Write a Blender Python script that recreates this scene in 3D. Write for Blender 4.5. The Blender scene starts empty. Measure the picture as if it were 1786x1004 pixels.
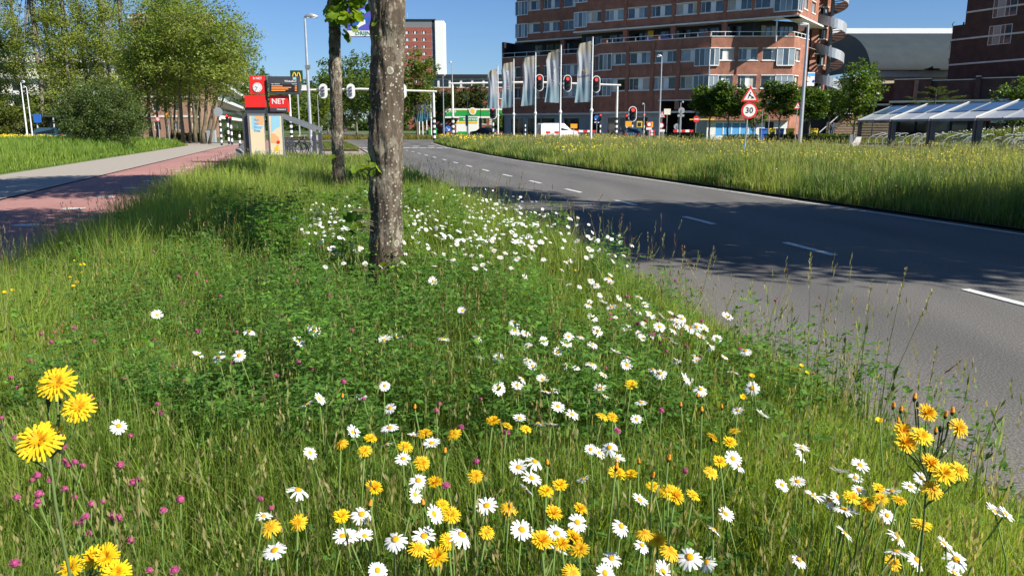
import bpy, math, random
import numpy as np
from mathutils import Matrix, Vector
random.seed(11); rng = np.random.default_rng(11)
R = math.radians
scene = bpy.context.scene
C = scene.collection

# ---------------------------------------------------------------- camera
EYE = 1.5; FPX = 1350.0; PITCH = math.atan((502 - 222) / FPX)
cd = bpy.data.cameras.new('camera'); cam = bpy.data.objects.new('camera', cd); C.objects.link(cam)
cd.sensor_width = 36; cd.lens = 36 * FPX / 1786; cd.clip_end = 6000; cd.clip_start = 0.05
cam.location = (0, 0, EYE); cam.rotation_euler = (math.pi / 2 - PITCH, 0, 0)
scene.camera = cam
# ---------------------------------------------------------------- sky, sun, exposure
SUN_EL = R(38); SUN_H = Vector((0.87, -0.5)).normalized()
SUN = Vector((SUN_H.x * math.cos(SUN_EL), SUN_H.y * math.cos(SUN_EL), math.sin(SUN_EL)))
w = bpy.data.worlds.new('World'); scene.world = w; w.use_nodes = True
nt = w.node_tree; bg = nt.nodes['Background']
sky = nt.nodes.new('ShaderNodeTexSky'); sky.sky_type = 'NISHITA'; sky.sun_disc = False
sky.sun_elevation = SUN_EL; sky.sun_rotation = math.atan2(SUN_H.x, SUN_H.y)
sky.air_density = 1.0; sky.dust_density = 0.1; sky.ozone_density = 4.0; sky.altitude = 0
tint = nt.nodes.new('ShaderNodeMix'); tint.data_type = 'RGBA'; tint.blend_type = 'MULTIPLY'; tint.inputs[0].default_value = 1.0
tint.inputs[7].default_value = (0.79, 0.99, 1.30, 1)            # the clear, deep blue of this morning's sky
nt.links.new(sky.outputs[0], tint.inputs[6]); nt.links.new(tint.outputs[2], bg.inputs[0]); bg.inputs[1].default_value = 0.052
sl = bpy.data.lights.new('sun', 'SUN'); sl.energy = 5.0; sl.angle = R(0.53); sl.color = (1.0, 0.95, 0.86)
so = bpy.data.objects.new('sun', sl); C.objects.link(so); so.rotation_euler = (-SUN).to_track_quat('-Z', 'Y').to_euler()
so.location = (30, -20, 40)
scene.view_settings.view_transform = 'Standard'; scene.view_settings.look = 'None'
scene.view_settings.exposure = 0.8; scene.view_settings.gamma = 1.0
scene.render.engine = 'CYCLES'
scene.cycles.max_bounces = 4; scene.cycles.diffuse_bounces = 2; scene.cycles.glossy_bounces = 1
scene.cycles.transmission_bounces = 3; scene.cycles.transparent_max_bounces = 6; scene.cycles.caustics_reflective = False
scene.cycles.caustics_refractive = False; scene.cycles.use_denoising = True; scene.cycles.adaptive_threshold = 0.02; scene.cycles.sample_clamp_indirect = 4

# ---------------------------------------------------------------- measuring helpers (photo pixel -> place)
def _ray(px, py):
    u = px - 893; v = 502 - py
    return Vector((u, FPX * math.cos(PITCH) + v * math.sin(PITCH), -FPX * math.sin(PITCH) + v * math.cos(PITCH)))
def G(px, py, z=0.0):
    d = _ray(px, py); t = (z - EYE) / d.z
    return Vector((d.x * t, d.y * t, z))
def at(px, py, Y):
    d = _ray(px, py); t = Y / d.y
    return Vector((d.x * t, Y, EYE + d.z * t))
def X(px, Y): return (px - 893) / 1380.0 * Y      # near the horizon

# ---------------------------------------------------------------- materials
M = {}
def mat(name, col, rough=0.6, metal=0.0, var=0.0, scale=8.0, bump=0.0, bscale=60.0, emit=0.0, spec=0.5, col2=None, detail=4.0):
    m = bpy.data.materials.new(name); m.use_nodes = True; n = m.node_tree; b = n.nodes['Principled BSDF']
    b.inputs['Base Color'].default_value = (*col, 1); b.inputs['Roughness'].default_value = rough
    b.inputs['Metallic'].default_value = metal; b.inputs['Specular IOR Level'].default_value = spec
    if var > 0 or col2 is not None:
        tc = n.nodes.new('ShaderNodeTexCoord'); no = n.nodes.new('ShaderNodeTexNoise')
        no.inputs['Scale'].default_value = scale; no.inputs['Detail'].default_value = detail; no.inputs['Roughness'].default_value = 0.65
        rp = n.nodes.new('ShaderNodeValToRGB')
        c2 = col2 if col2 is not None else tuple(min(1, c * (1 + var)) for c in col)
        c1 = col if col2 is not None else tuple(c * (1 - var) for c in col)
        rp.color_ramp.elements[0].color = (*c1, 1); rp.color_ramp.elements[1].color = (*c2, 1)
        rp.color_ramp.elements[0].position = 0.32; rp.color_ramp.elements[1].position = 0.68
        n.links.new(tc.outputs['Object'], no.inputs['Vector']); n.links.new(no.outputs['Fac'], rp.inputs[0])
        n.links.new(rp.outputs[0], b.inputs['Base Color'])
    if bump > 0:
        tc = n.nodes.new('ShaderNodeTexCoord'); no = n.nodes.new('ShaderNodeTexNoise')
        no.inputs['Scale'].default_value = bscale; no.inputs['Detail'].default_value = 5
        bp = n.nodes.new('ShaderNodeBump'); bp.inputs['Strength'].default_value = bump; bp.inputs['Distance'].default_value = 0.02
        n.links.new(tc.outputs['Object'], no.inputs['Vector']); n.links.new(no.outputs['Fac'], bp.inputs['Height'])
        n.links.new(bp.outputs[0], b.inputs['Normal'])
    if emit > 0:
        b.inputs['Emission Color'].default_value = (*col, 1); b.inputs['Emission Strength'].default_value = emit
    M[name] = m; return m
def foliage(name, transl=0.35, rough=0.45, spec=0.35, tint=(1.25, 1.2, 0.45)):
    m = bpy.data.materials.new(name); m.use_nodes = True; n = m.node_tree; b = n.nodes['Principled BSDF']; out = n.nodes['Material Output']
    a = n.nodes.new('ShaderNodeAttribute'); a.attribute_name = 'Col'
    n.links.new(a.outputs['Color'], b.inputs['Base Color'])
    b.inputs['Roughness'].default_value = rough; b.inputs['Specular IOR Level'].default_value = spec
    t = n.nodes.new('ShaderNodeBsdfTranslucent'); mx = n.nodes.new('ShaderNodeMixShader'); mx.inputs[0].default_value = transl
    mu = n.nodes.new('ShaderNodeMix'); mu.data_type = 'RGBA'; mu.blend_type = 'MULTIPLY'; mu.inputs[0].default_value = 1.0
    n.links.new(a.outputs['Color'], mu.inputs[6]); mu.inputs[7].default_value = (*tint, 1)
    n.links.new(mu.outputs[2], t.inputs['Color'])
    n.links.new(b.outputs[0], mx.inputs[1]); n.links.new(t.outputs[0], mx.inputs[2]); n.links.new(mx.outputs[0], out.inputs[0])
    M[name] = m; return m
foliage('leaf', 0.45, 0.45, 0.35, (1.9, 1.8, 0.6)); foliage('blade', 0.47, 0.5, 0.3, (1.75, 1.62, 0.85))
foliage('petal', 0.25, 0.6, 0.15, (1, 1, 1))
mat('soil', (0.035, 0.045, 0.016), 0.95, var=0.5, scale=3)
mat('turf', (0.07, 0.11, 0.02), 0.95, var=0.45, scale=1.3, bump=0.6, bscale=25)
mat('mown', (0.12, 0.15, 0.035), 0.95, var=0.35, scale=0.8, bump=0.6, bscale=20)
mat('footpath', (0.33, 0.29, 0.24), 0.9, var=0.08, scale=5, bump=0.2, bscale=150)
mat('paving', (0.33, 0.25, 0.22), 0.9, var=0.12, scale=4, bump=0.2, bscale=90)
mat('kerb', (0.33, 0.31, 0.28), 0.9, var=0.22, scale=9, bump=0.4, bscale=120)
mat('paint', (0.50, 0.50, 0.47), 0.8, col2=(0.72, 0.72, 0.68), scale=14)
mat('white', (0.78, 0.78, 0.76), 0.45, var=0.03, scale=6)
mat('cream', (0.74, 0.70, 0.58), 0.6, var=0.05, scale=3)
mat('stone_white', (0.68, 0.66, 0.61), 0.7, var=0.08, scale=2)
mat('galv', (0.50, 0.52, 0.54), 0.42, metal=0.55, var=0.08, scale=5)
mat('alu_white', (0.70, 0.71, 0.71), 0.4, var=0.05, scale=4)
mat('anthracite', (0.055, 0.06, 0.07), 0.5, var=0.12, scale=6)
mat('steel_grey', (0.17, 0.185, 0.20), 0.5, var=0.10, scale=5)
mat('steel_light', (0.34, 0.36, 0.37), 0.45, var=0.08, scale=5)
mat('black', (0.018, 0.018, 0.02), 0.55, var=0.15, scale=10)
mat('rubber', (0.02, 0.02, 0.02), 0.8)
mat('red', (0.74, 0.025, 0.02), 0.4, var=0.04, scale=4)
mat('sign_red', (0.70, 0.03, 0.03), 0.4)
mat('red_lit', (1.0, 0.03, 0.02), 0.4, emit=2.2)
mat('lens_dark', (0.02, 0.018, 0.018), 0.25)
mat('yellow', (0.80, 0.52, 0.02), 0.5, var=0.05, scale=4)
mat('orange', (0.85, 0.36, 0.02), 0.5, var=0.05, scale=4)
mat('blue', (0.03, 0.13, 0.48), 0.45, var=0.06, scale=4)
mat('pale_blue', (0.10, 0.38, 0.75), 0.5)
mat('violet_blue', (0.10, 0.10, 0.50), 0.45)
mat('green', (0.02, 0.32, 0.06), 0.45, var=0.05, scale=4)
mat('dark_green', (0.012, 0.06, 0.045), 0.5)
mat('text_white', (0.82, 0.82, 0.82), 0.5)
mat('text_dark', (0.03, 0.04, 0.08), 0.5)
mat('text_teal', (0.02, 0.22, 0.18), 0.5)
mat('text_orange', (0.9, 0.30, 0.06), 0.5, emit=0.25)
mat('text_red', (0.85, 0.05, 0.05), 0.5, emit=0.3)
mat('text_blue', (0.20, 0.45, 0.75), 0.5)
mat('poster_cream', (0.80, 0.66, 0.44), 0.4); mat('poster_blue', (0.32, 0.62, 0.76), 0.4); mat('poster_orange', (0.82, 0.44, 0.20), 0.4)
mat('glass', (0.05, 0.075, 0.10), 0.06, spec=0.9, var=0.35, scale=0.7)
mat('glass_dark', (0.012, 0.016, 0.02), 0.08, spec=0.8, var=0.4, scale=0.8)
mat('glass_pale', (0.26, 0.31, 0.34), 0.12, spec=0.8, var=0.25, scale=0.6)
mat('glass_green', (0.02, 0.06, 0.05), 0.1, spec=0.8, var=0.4, scale=0.5)
mat('blind', (0.46, 0.43, 0.37), 0.5, var=0.15, scale=2.0)
mat('glass_sky', (0.07, 0.14, 0.24), 0.12, spec=0.9, var=0.15, scale=0.8)
mat('poly_pale', (0.48, 0.50, 0.50), 0.3, var=0.07, scale=1.5)
mat('dark_cladding', (0.016, 0.018, 0.022), 0.6, var=0.2, scale=2)
mat('roof_slate', (0.035, 0.048, 0.056), 0.8, var=0.12, scale=0.6, spec=0.2)
mat('sand', (0.50, 0.42, 0.28), 0.85, var=0.1, scale=1.2)
mat('pinkbrick', (0.33, 0.19, 0.135), 0.9, var=0.14, scale=2.5)
mat('towerbrick', (0.29, 0.085, 0.062), 0.9, var=0.14, scale=1.5)
mat('car_blue', (0.04, 0.085, 0.12), 0.25, spec=0.6); mat('car_dark', (0.02, 0.024, 0.03), 0.25, spec=0.6); mat('car_white', (0.75, 0.75, 0.74), 0.3)
mat('skin', (0.5, 0.3, 0.22), 0.6); mat('navy', (0.02, 0.03, 0.07), 0.8)

def add_nodes_brick(name, c1, c2, mortar, scale=1.0):
    m = bpy.data.materials.new(name); m.use_nodes = True; n = m.node_tree; b = n.nodes['Principled BSDF']
    tc = n.nodes.new('ShaderNodeTexCoord'); mp = n.nodes.new('ShaderNodeMapping'); mp.inputs['Rotation'].default_value = (R(90), 0, 0)
    br = n.nodes.new('ShaderNodeTexBrick'); br.inputs['Scale'].default_value = scale
    br.inputs['Color1'].default_value = (*c1, 1); br.inputs['Color2'].default_value = (*c2, 1); br.inputs['Mortar'].default_value = (*mortar, 1)
    br.inputs['Brick Width'].default_value = 0.22; br.inputs['Row Height'].default_value = 0.065; br.inputs['Mortar Size'].default_value = 0.008
    no = n.nodes.new('ShaderNodeTexNoise'); no.inputs['Scale'].default_value = 1.1; no.inputs['Detail'].default_value = 5
    rp = n.nodes.new('ShaderNodeValToRGB'); rp.color_ramp.elements[0].color = (0.72, 0.72, 0.72, 1); rp.color_ramp.elements[1].color = (1.2, 1.2, 1.2, 1)
    rp.color_ramp.elements[0].position = 0.3; rp.color_ramp.elements[1].position = 0.7
    mu = n.nodes.new('ShaderNodeMix'); mu.data_type = 'RGBA'; mu.blend_type = 'MULTIPLY'; mu.inputs[0].default_value = 1.0
    n.links.new(tc.outputs['Object'], mp.inputs[0]); n.links.new(mp.outputs[0], br.inputs['Vector']); n.links.new(tc.outputs['Object'], no.inputs['Vector'])
    n.links.new(no.outputs['Fac'], rp.inputs[0]); n.links.new(br.outputs['Color'], mu.inputs[6]); n.links.new(rp.outputs[0], mu.inputs[7])
    n.links.new(mu.outputs[2], b.inputs['Base Color']); b.inputs['Roughness'].default_value = 0.9
    M[name] = m
add_nodes_brick('brick', (0.37, 0.132, 0.078), (0.28, 0.095, 0.056), (0.29, 0.19, 0.14))
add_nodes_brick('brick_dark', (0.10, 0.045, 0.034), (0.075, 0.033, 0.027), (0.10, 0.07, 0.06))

def speckled(name, base, dark, light, scale, stain=0.25):
    m = bpy.data.materials.new(name); m.use_nodes = True; n = m.node_tree; b = n.nodes['Principled BSDF']
    tc = n.nodes.new('ShaderNodeTexCoord')
    n1 = n.nodes.new('ShaderNodeTexNoise'); n1.inputs['Scale'].default_value = scale; n1.inputs['Detail'].default_value = 3; n1.inputs['Roughness'].default_value = 0.8
    rp = n.nodes.new('ShaderNodeValToRGB'); e = rp.color_ramp.elements
    e[0].position = 0.36; e[0].color = (*dark, 1); e[1].position = 0.66; e[1].color = (*light, 1); k = rp.color_ramp.elements.new(0.5); k.color = (*base, 1)
    n2 = n.nodes.new('ShaderNodeTexNoise'); n2.inputs['Scale'].default_value = 0.35; n2.inputs['Detail'].default_value = 6
    mp = n.nodes.new('ShaderNodeMapping'); mp.inputs['Rotation'].default_value = (0, 0, R(-14)); mp.inputs['Scale'].default_value = (2.2, 0.35, 1)
    r2 = n.nodes.new('ShaderNodeValToRGB'); r2.color_ramp.elements[0].position = 0.3; r2.color_ramp.elements[1].position = 0.72
    r2.color_ramp.elements[0].color = (1 - stain,) * 3 + (1,); r2.color_ramp.elements[1].color = (1 + stain,) * 3 + (1,)
    mu = n.nodes.new('ShaderNodeMix'); mu.data_type = 'RGBA'; mu.blend_type = 'MULTIPLY'; mu.inputs[0].default_value = 1.0
    n.links.new(tc.outputs['Object'], n1.inputs['Vector']); n.links.new(tc.outputs['Object'], mp.inputs[0]); n.links.new(mp.outputs[0], n2.inputs['Vector'])
    n.links.new(n1.outputs['Fac'], rp.inputs[0]); n.links.new(n2.outputs['Fac'], r2.inputs[0])
    n.links.new(rp.outputs[0], mu.inputs[6]); n.links.new(r2.outputs[0], mu.inputs[7]); n.links.new(mu.outputs[2], b.inputs['Base Color'])
    bp = n.nodes.new('ShaderNodeBump'); bp.inputs['Strength'].default_value = 0.5; bp.inputs['Distance'].default_value = 0.006
    n.links.new(n1.outputs['Fac'], bp.inputs['Height']); n.links.new(bp.outputs[0], b.inputs['Normal'])
    # wear across the lane: polished wheel tracks, darker middle, dusty edge
    at_ = n.nodes.new('ShaderNodeAttribute'); at_.attribute_name = 'Lane'; r3 = n.nodes.new('ShaderNodeValToRGB'); e3 = r3.color_ramp.elements
    e3[0].position = 0.0; e3[0].color = (1, 1, 1, 1); e3[1].position = 1.0; e3[1].color = (1.15, 1.1, 1.0, 1)
    for p_, c_ in ((0.012, (1.45, 1.32, 1.12)), (0.05, (1.12, 1.08, 1.0)), (0.12, (1.07, 1.07, 1.07)), (0.22, (0.88, 0.88, 0.89)), (0.33, (1.08, 1.08, 1.08)), (0.45, (0.97, 0.97, 0.97)), (0.62, (1.08, 1.08, 1.08)), (0.73, (0.88, 0.88, 0.89)), (0.85, (1.07, 1.07, 1.07)), (0.95, (1.0, 1.0, 0.98))):
        k = e3.new(p_); k.color = (*c_, 1)
    ad = n.nodes.new('ShaderNodeMath'); ad.operation = 'MULTIPLY_ADD'; sb = n.nodes.new('ShaderNodeMath'); sb.operation = 'SUBTRACT'; sb.inputs[1].default_value = 0.5
    gt = n.nodes.new('ShaderNodeMath'); gt.operation = 'GREATER_THAN'; gt.inputs[1].default_value = 0.0
    n.links.new(n2.outputs['Fac'], sb.inputs[0]); n.links.new(sb.outputs[0], ad.inputs[0]); ad.inputs[1].default_value = 0.10; n.links.new(at_.outputs['Fac'], ad.inputs[2])
    mg = n.nodes.new('ShaderNodeMath'); mg.operation = 'MULTIPLY'; n.links.new(at_.outputs['Fac'], gt.inputs[0]); n.links.new(ad.outputs[0], mg.inputs[0]); n.links.new(gt.outputs[0], mg.inputs[1])
    n.links.new(mg.outputs[0], r3.inputs[0]); m3 = n.nodes.new('ShaderNodeMix'); m3.data_type = 'RGBA'; m3.blend_type = 'MULTIPLY'; m3.inputs[0].default_value = 1.0
    n.links.new(mu.outputs[2], m3.inputs[6]); n.links.new(r3.outputs[0], m3.inputs[7]); n.links.new(m3.outputs[2], b.inputs['Base Color'])
    b.inputs['Roughness'].default_value = 0.85; b.inputs['Specular IOR Level'].default_value = 0.3
    M[name] = m
speckled('asphalt', (0.118, 0.113, 0.104), (0.055, 0.053, 0.05), (0.225, 0.215, 0.197), 75, 0.2)
speckled('red_asphalt', (0.36, 0.18, 0.155), (0.26, 0.13, 0.11), (0.47, 0.25, 0.22), 60, 0.12)

# ---------------------------------------------------------------- objects
def props(o, label=None, cat=None, group=None, kind=None):
    if label: o['label'] = label
    if cat: o['category'] = cat
    if group: o['group'] = group
    if kind: o['kind'] = kind
    return o
def thing(name, label, cat, loc=(0, 0, 0), rz=0.0, group=None):
    o = bpy.data.objects.new(name, None); C.objects.link(o); o.location = loc; o.rotation_euler = (0, 0, rz)
    o.empty_display_size = 0.1
    return props(o, label, cat, group)
def wm(o):
    m = Matrix.LocRotScale(o.location, o.rotation_euler, o.scale)
    return wm(o.parent) @ m if o.parent else m
def put(o, parent=None, Mw=None):
    if Mw is None: Mw = Matrix.Identity(4)
    if parent is not None:
        o.parent = parent; Mw = wm(parent).inverted() @ Mw
    l, q, s = Mw.decompose(); o.location = l; o.rotation_euler = q.to_euler(); o.scale = s
    return o
def obj(name, me, material=None, parent=None, Mw=None):
    if material is not None and len(me.materials) == 0: me.materials.append(M[material] if isinstance(material, str) else material)
    o = bpy.data.objects.new(name, me); C.objects.link(o)
    return put(o, parent, Mw)
def copy_tree(o, parent=None):
    c = o.copy(); C.objects.link(c); c.parent = parent
    for ch in o.children: copy_tree(ch, c)
    return c
class MB:
    """collects shapes, builds one mesh"""
    def __init__(s): s.v = []; s.f = []
    def add(s, vs, fs):
        b = len(s.v); s.v += [tuple(p) for p in vs]; s.f += [tuple(b + i for i in q) for q in fs]; return s
    def box(s, x0, x1, y0, y1, z0, z1):
        return s.add([(x0, y0, z0), (x1, y0, z0), (x1, y1, z0), (x0, y1, z0), (x0, y0, z1), (x1, y0, z1), (x1, y1, z1), (x0, y1, z1)],
                     [(0, 3, 2, 1), (4, 5, 6, 7), (0, 1, 5, 4), (1, 2, 6, 5), (2, 3, 7, 6), (3, 0, 4, 7)])
    def quad(s, a, b, c, d): return s.add([a, b, c, d], [(0, 1, 2, 3)])
    def prism(s, poly, axis, a0, a1):
        """poly of 2D points, extruded along axis from a0 to a1"""
        def p3(p, a): return {'x': (a, p[0], p[1]), 'y': (p[0], a, p[1]), 'z': (p[0], p[1], a)}[axis]
        n = len(poly); vs = [p3(p, a0) for p in poly] + [p3(p, a1) for p in poly]
        fs = [tuple(range(n)), tuple(range(2 * n - 1, n - 1, -1))] + [(i, n + i, n + (i + 1) % n, (i + 1) % n) for i in range(n)]
        return s.add(vs, fs)
    def tube(s, pts, rad, n=8, cap=True):
        pts = [Vector(p) for p in pts]; rads = rad if hasattr(rad, '__len__') else [rad] * len(pts)
        vs = []; prev = None
        for i, p in enumerate(pts):
            t = (pts[min(i + 1, len(pts) - 1)] - pts[max(i - 1, 0)]).normalized()
            if prev is None:
                u = t.orthogonal().normalized()
            else:
                u = (prev - t * prev.dot(t))
                u = u.normalized() if u.length > 1e-6 else t.orthogonal().normalized()
            prev = u; v = t.cross(u)
            for k in range(n):
                a = 2 * math.pi * k / n
                vs.append(p + (u * math.cos(a) + v * math.sin(a)) * rads[i])
        fs = [(i * n + k, i * n + (k + 1) % n, (i + 1) * n + (k + 1) % n, (i + 1) * n + k) for i in range(len(pts) - 1) for k in range(n)]
        if cap: fs += [tuple(range(n - 1, -1, -1)), tuple(range((len(pts) - 1) * n, len(pts) * n))]
        return s.add(vs, fs)
    def disc(s, c, r, axis='y', th=0.02, n=24, ry=None):
        ry = ry or r
        poly = [(c[0] + r * math.cos(2 * math.pi * i / n), c[2] + ry * math.sin(2 * math.pi * i / n)) for i in range(n)]
        return s.prism(poly, 'y', c[1], c[1] + th)
    def mesh(s, name, smooth=False):
        me = bpy.data.meshes.new(name); me.from_pydata(s.v, [], s.f); me.update()
        if smooth: me.polygons.foreach_set('use_smooth', [True] * len(me.polygons))
        return me
    def build(s, name, material, parent=None, Mw=None, smooth=False):
        return obj(name, s.mesh(name, smooth), material, parent, Mw)
def np_mesh(name, V, quads=None, tris=None, col=None, smooth=False):
    me = bpy.data.meshes.new(name); V = np.asarray(V, dtype=np.float32)
    nq = 0 if quads is None else len(quads); nt_ = 0 if tris is None else len(tris)
    me.vertices.add(len(V)); me.vertices.foreach_set('co', V.ravel())
    loops = []; starts = []
    if nq: loops.append(np.asarray(quads, dtype=np.int32).ravel()); starts.append(np.arange(nq, dtype=np.int32) * 4)
    if nt_: loops.append(np.asarray(tris, dtype=np.int32).ravel()); starts.append(nq * 4 + np.arange(nt_, dtype=np.int32) * 3)
    L = np.concatenate(loops); S = np.concatenate(starts)
    me.loops.add(len(L)); me.loops.foreach_set('vertex_index', L)
    me.polygons.add(len(S)); me.polygons.foreach_set('loop_start', S)
    if smooth: me.polygons.foreach_set('use_smooth', np.ones(len(S), dtype=bool))
    me.update(calc_edges=True)
    if col is not None:
        a = me.color_attributes.new('Col', 'FLOAT_COLOR', 'POINT')
        c4 = np.ones((len(V), 4), dtype=np.float32); c4[:, :3] = col; a.data.foreach_set('color', c4.ravel())
    return me
def text(body, size, Mw, material, parent, name='lettering', align='CENTER', extrude=0.003, sx=1.0):
    cu = bpy.data.curves.new(name, 'FONT'); cu.body = body; cu.size = size; cu.align_x = align; cu.align_y = 'CENTER'; cu.extrude = extrude
    cu.resolution_u = 2; cu.materials.append(M[material]); cu.offset = size * 0.012
    tmp = bpy.data.objects.new(name, cu); me = bpy.data.meshes.new_from_object(tmp); bpy.data.objects.remove(tmp)
    o = bpy.data.objects.new(name, me); C.objects.link(o)
    return put(o, parent, Mw @ Matrix.Rotation(R(90), 4, 'X') @ Matrix.Diagonal((sx, 1, 1, 1)))
T = Matrix.Translation
def RZ(a): return Matrix.Rotation(a, 4, 'Z')
def frame2(ox, oy, dx, dy, z=0.0):
    """local x along (dx,dy), local y to its left (inward), z up"""
    l = math.hypot(dx, dy); dx /= l; dy /= l
    return Matrix(((dx, -dy, 0, ox), (dy, dx, 0, oy), (0, 0, 1, z), (0, 0, 0, 1)))
# ================================================================ the setting
KY = [-3, 1, 3.9, 5.5, 7.9, 12.5, 16.5, 23.2, 27.5, 37, 52.5, 82, 200, 420]
KX = [2.6, 2.15, 1.74, 1.45, 1.05, 0.0, -1.0, -2.75, -3.9, -6.2, -9.9, -17.2, -47, -104]
RY = [-3, 2, 8, 11, 22.4, 36.1, 43.2, 60, 78, 90]
RX = [10.6, 9.5, 8.1, 7.35, 4.23, 0.32, -1.4, -5.0, -8.0, -10.2]
def kx(y): return np.interp(y, KY, KX)
def rx(y): return np.interp(y, RY, RX)
def dx_(y): return np.interp(y, [-3, 6.6, 9.6, 12.9, 16, 18.7, 21.7, 27.5, 45.6, 82, 200, 420], [6.4, 4.39, 3.75, 3.02, 2.22, 1.48, 0.66, -0.87, -5.35, -14.4, -44, -101])
def bc(y): return np.interp(y, [-3, 12, 17, 22.2, 29.4, 60, 90], [-3.8, -7.63, -8.95, -10.35, -12.2, -20.2, -28])
def strip(name, fl, fr, ys, z, material, kind='structure', parent=None):
    mb = MB(); vs = []; 
    for y in ys: vs += [(float(fl(y)), y, z), (float(fr(y)), y, z)]
    mb.add(vs, [(2 * i, 2 * i + 1, 2 * i + 3, 2 * i + 2) for i in range(len(ys) - 1)])
    o = mb.build(name, material, parent)
    if material == 'asphalt':
        a = o.data.color_attributes.new('Lane', 'FLOAT_COLOR', 'POINT'); a.data.foreach_set('color', np.array([[t, t, t, 1] for _ in ys for t in (0.002, 1.0)], dtype=np.float32).ravel())
    if kind: o['kind'] = kind
    return o
g = MB(); g.quad((-2500, -300, -0.035), (2500, -300, -0.035), (2500, 4000, -0.035), (-2500, 4000, -0.035))
ground = g.build('ground', 'turf'); ground['kind'] = 'structure'
ys = [-3, 0, 2, 3, 4, 5, 6, 7, 8, 9, 10, 12, 14, 16, 18, 20, 22.5, 25, 27.5, 30, 33, 36.5, 40, 44, 48, 52.5, 60, 67, 75, 82]
road = strip('road', kx, lambda y: rx(y) + 0.25, ys, 0.0, 'asphalt')
strip('road', kx, lambda y: kx(y) + 8.5, [82, 110, 150, 200, 300, 420], 0.0, 'asphalt').name = 'far_road'
# crossing road of the junction and the second carriageway beyond the meadow
cr = MB(); cr.add([(-8.6, 79, -0.004), (70, 118, -0.004), (66, 131, -0.004), (-24, 92, -0.004), (-60, 74, -0.004), (-57, 66, -0.004), (-15.5, 83, -0.004)], [(0, 1, 2, 3, 4, 5, 6)])
cr.build('crossing_road', 'asphalt')['kind'] = 'structure'
def off(d): return lambda y: rx(y) + d
strip('second_carriageway', off(18.5), off(26), [-3, 8, 22.4, 36, 43, 60, 78, 90], -0.008, 'asphalt')
strip('pavement', off(30), off(36), [-3, 8, 22.4, 36, 43, 60, 78, 82], -0.008, 'paving')
bike_path = strip('bicycle_path', lambda y: bc(y) - 1.95, lambda y: bc(y) + 1.9, [-3, 5, 9, 12, 17, 22.2, 26, 29.4, 36, 45, 60, 75, 90], 0.004, 'red_asphalt')
foot = strip('footpath', lambda y: bc(y) - 5.3, lambda y: bc(y) - 2.05, [-3, 5, 12, 17, 22.2, 29.4, 40, 50, 58, 66, 75], 0.008, 'footpath')
strip('crossing_pavement', lambda y: bc(y) - 14, lambda y: bc(y) - 1.5, [66, 70, 75], 0.012, 'footpath')
# plaza at the bus stop
pz = MB(); pz.add([(-12.2, 33.5, 0.012), (-7.0, 34.2, 0.012), (-8.0, 44, 0.012), (-11.0, 56, 0.012), (-17.5, 56, 0.012), (-15.2, 43, 0.012)], [(0, 1, 2, 3, 4, 5)])
pz.build('bus_stop_paving', 'paving')['kind'] = 'structure'
# painted marks: each dash its own piece
def sheet_box(w_, l_, th=0.006): 
    m = MB(); m.box(-w_ / 2, w_ / 2, -l_ / 2, l_ / 2, 0, th); return m.mesh('mark')
dash = sheet_box(0.10, 1.05)
for i in range(30):
    y = 3.6 + 3.03 * i
    if y > 81: break
    sl_ = float(dx_(y + .5) - dx_(y - .5))
    obj('lane_dash', dash, 'paint', road, T((float(dx_(y)), y, 0.003)) @ RZ(math.atan(-sl_)))
def edge_line(name, f, y0, y1, wd, parent, z=0.004):
    yy = np.arange(y0, y1, 2.0); return strip(name, lambda y: f(y) - wd / 2, lambda y: f(y) + wd / 2, list(yy), z, 'paint', None, parent)
edge_line('edge_line', lambda y: rx(y) - 0.05, -3, 78, 0.09, road)
edge_line('edge_line', lambda y: kx(y) + 0.28, 14, 50, 0.11, road)
tooth = sheet_box(0.5, 0.7)
for i in range(12):
    if i in (4, 5): continue
    u = i / 11; p = Vector((-11.5, 58.5, 0.003)).lerp(Vector((-4.8, 58.6, 0.003)), u)
    obj('give_way_mark', tooth, 'paint', road, T(p) @ RZ(0.26))
    if i % 2: obj('give_way_mark', tooth, 'paint', road, T(p + Vector((-0.5, 5.0, 0))) @ RZ(0.26))
bdash = sheet_box(0.36, 0.2)
for i in range(22):
    y = 7.0 + 2.52 * i
    obj('path_dash', bdash, 'paint', bike_path, T((float(bc(y)) + 0.05, y, 0.005)))
# kerb along the verge, stone by stone
kerb = MB().box(-0.09, 0.09, -0.48, 0.48, -0.1, 0.06); km = kerb.mesh('kerb_stone')
kr = bpy.data.objects.new('kerb', None); C.objects.link(kr); kr['kind'] = 'structure'
y = 0.5
while y < 52:
    sl_ = float(kx(y + .5) - kx(y - .5))
    obj('kerb_stone', km, 'kerb', kr, T((float(kx(y)) - 0.05, y, 0.012 + random.uniform(-.006, .006))) @ RZ(math.atan(-sl_) + random.uniform(-.008, .008)))
    y += 0.975
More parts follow.
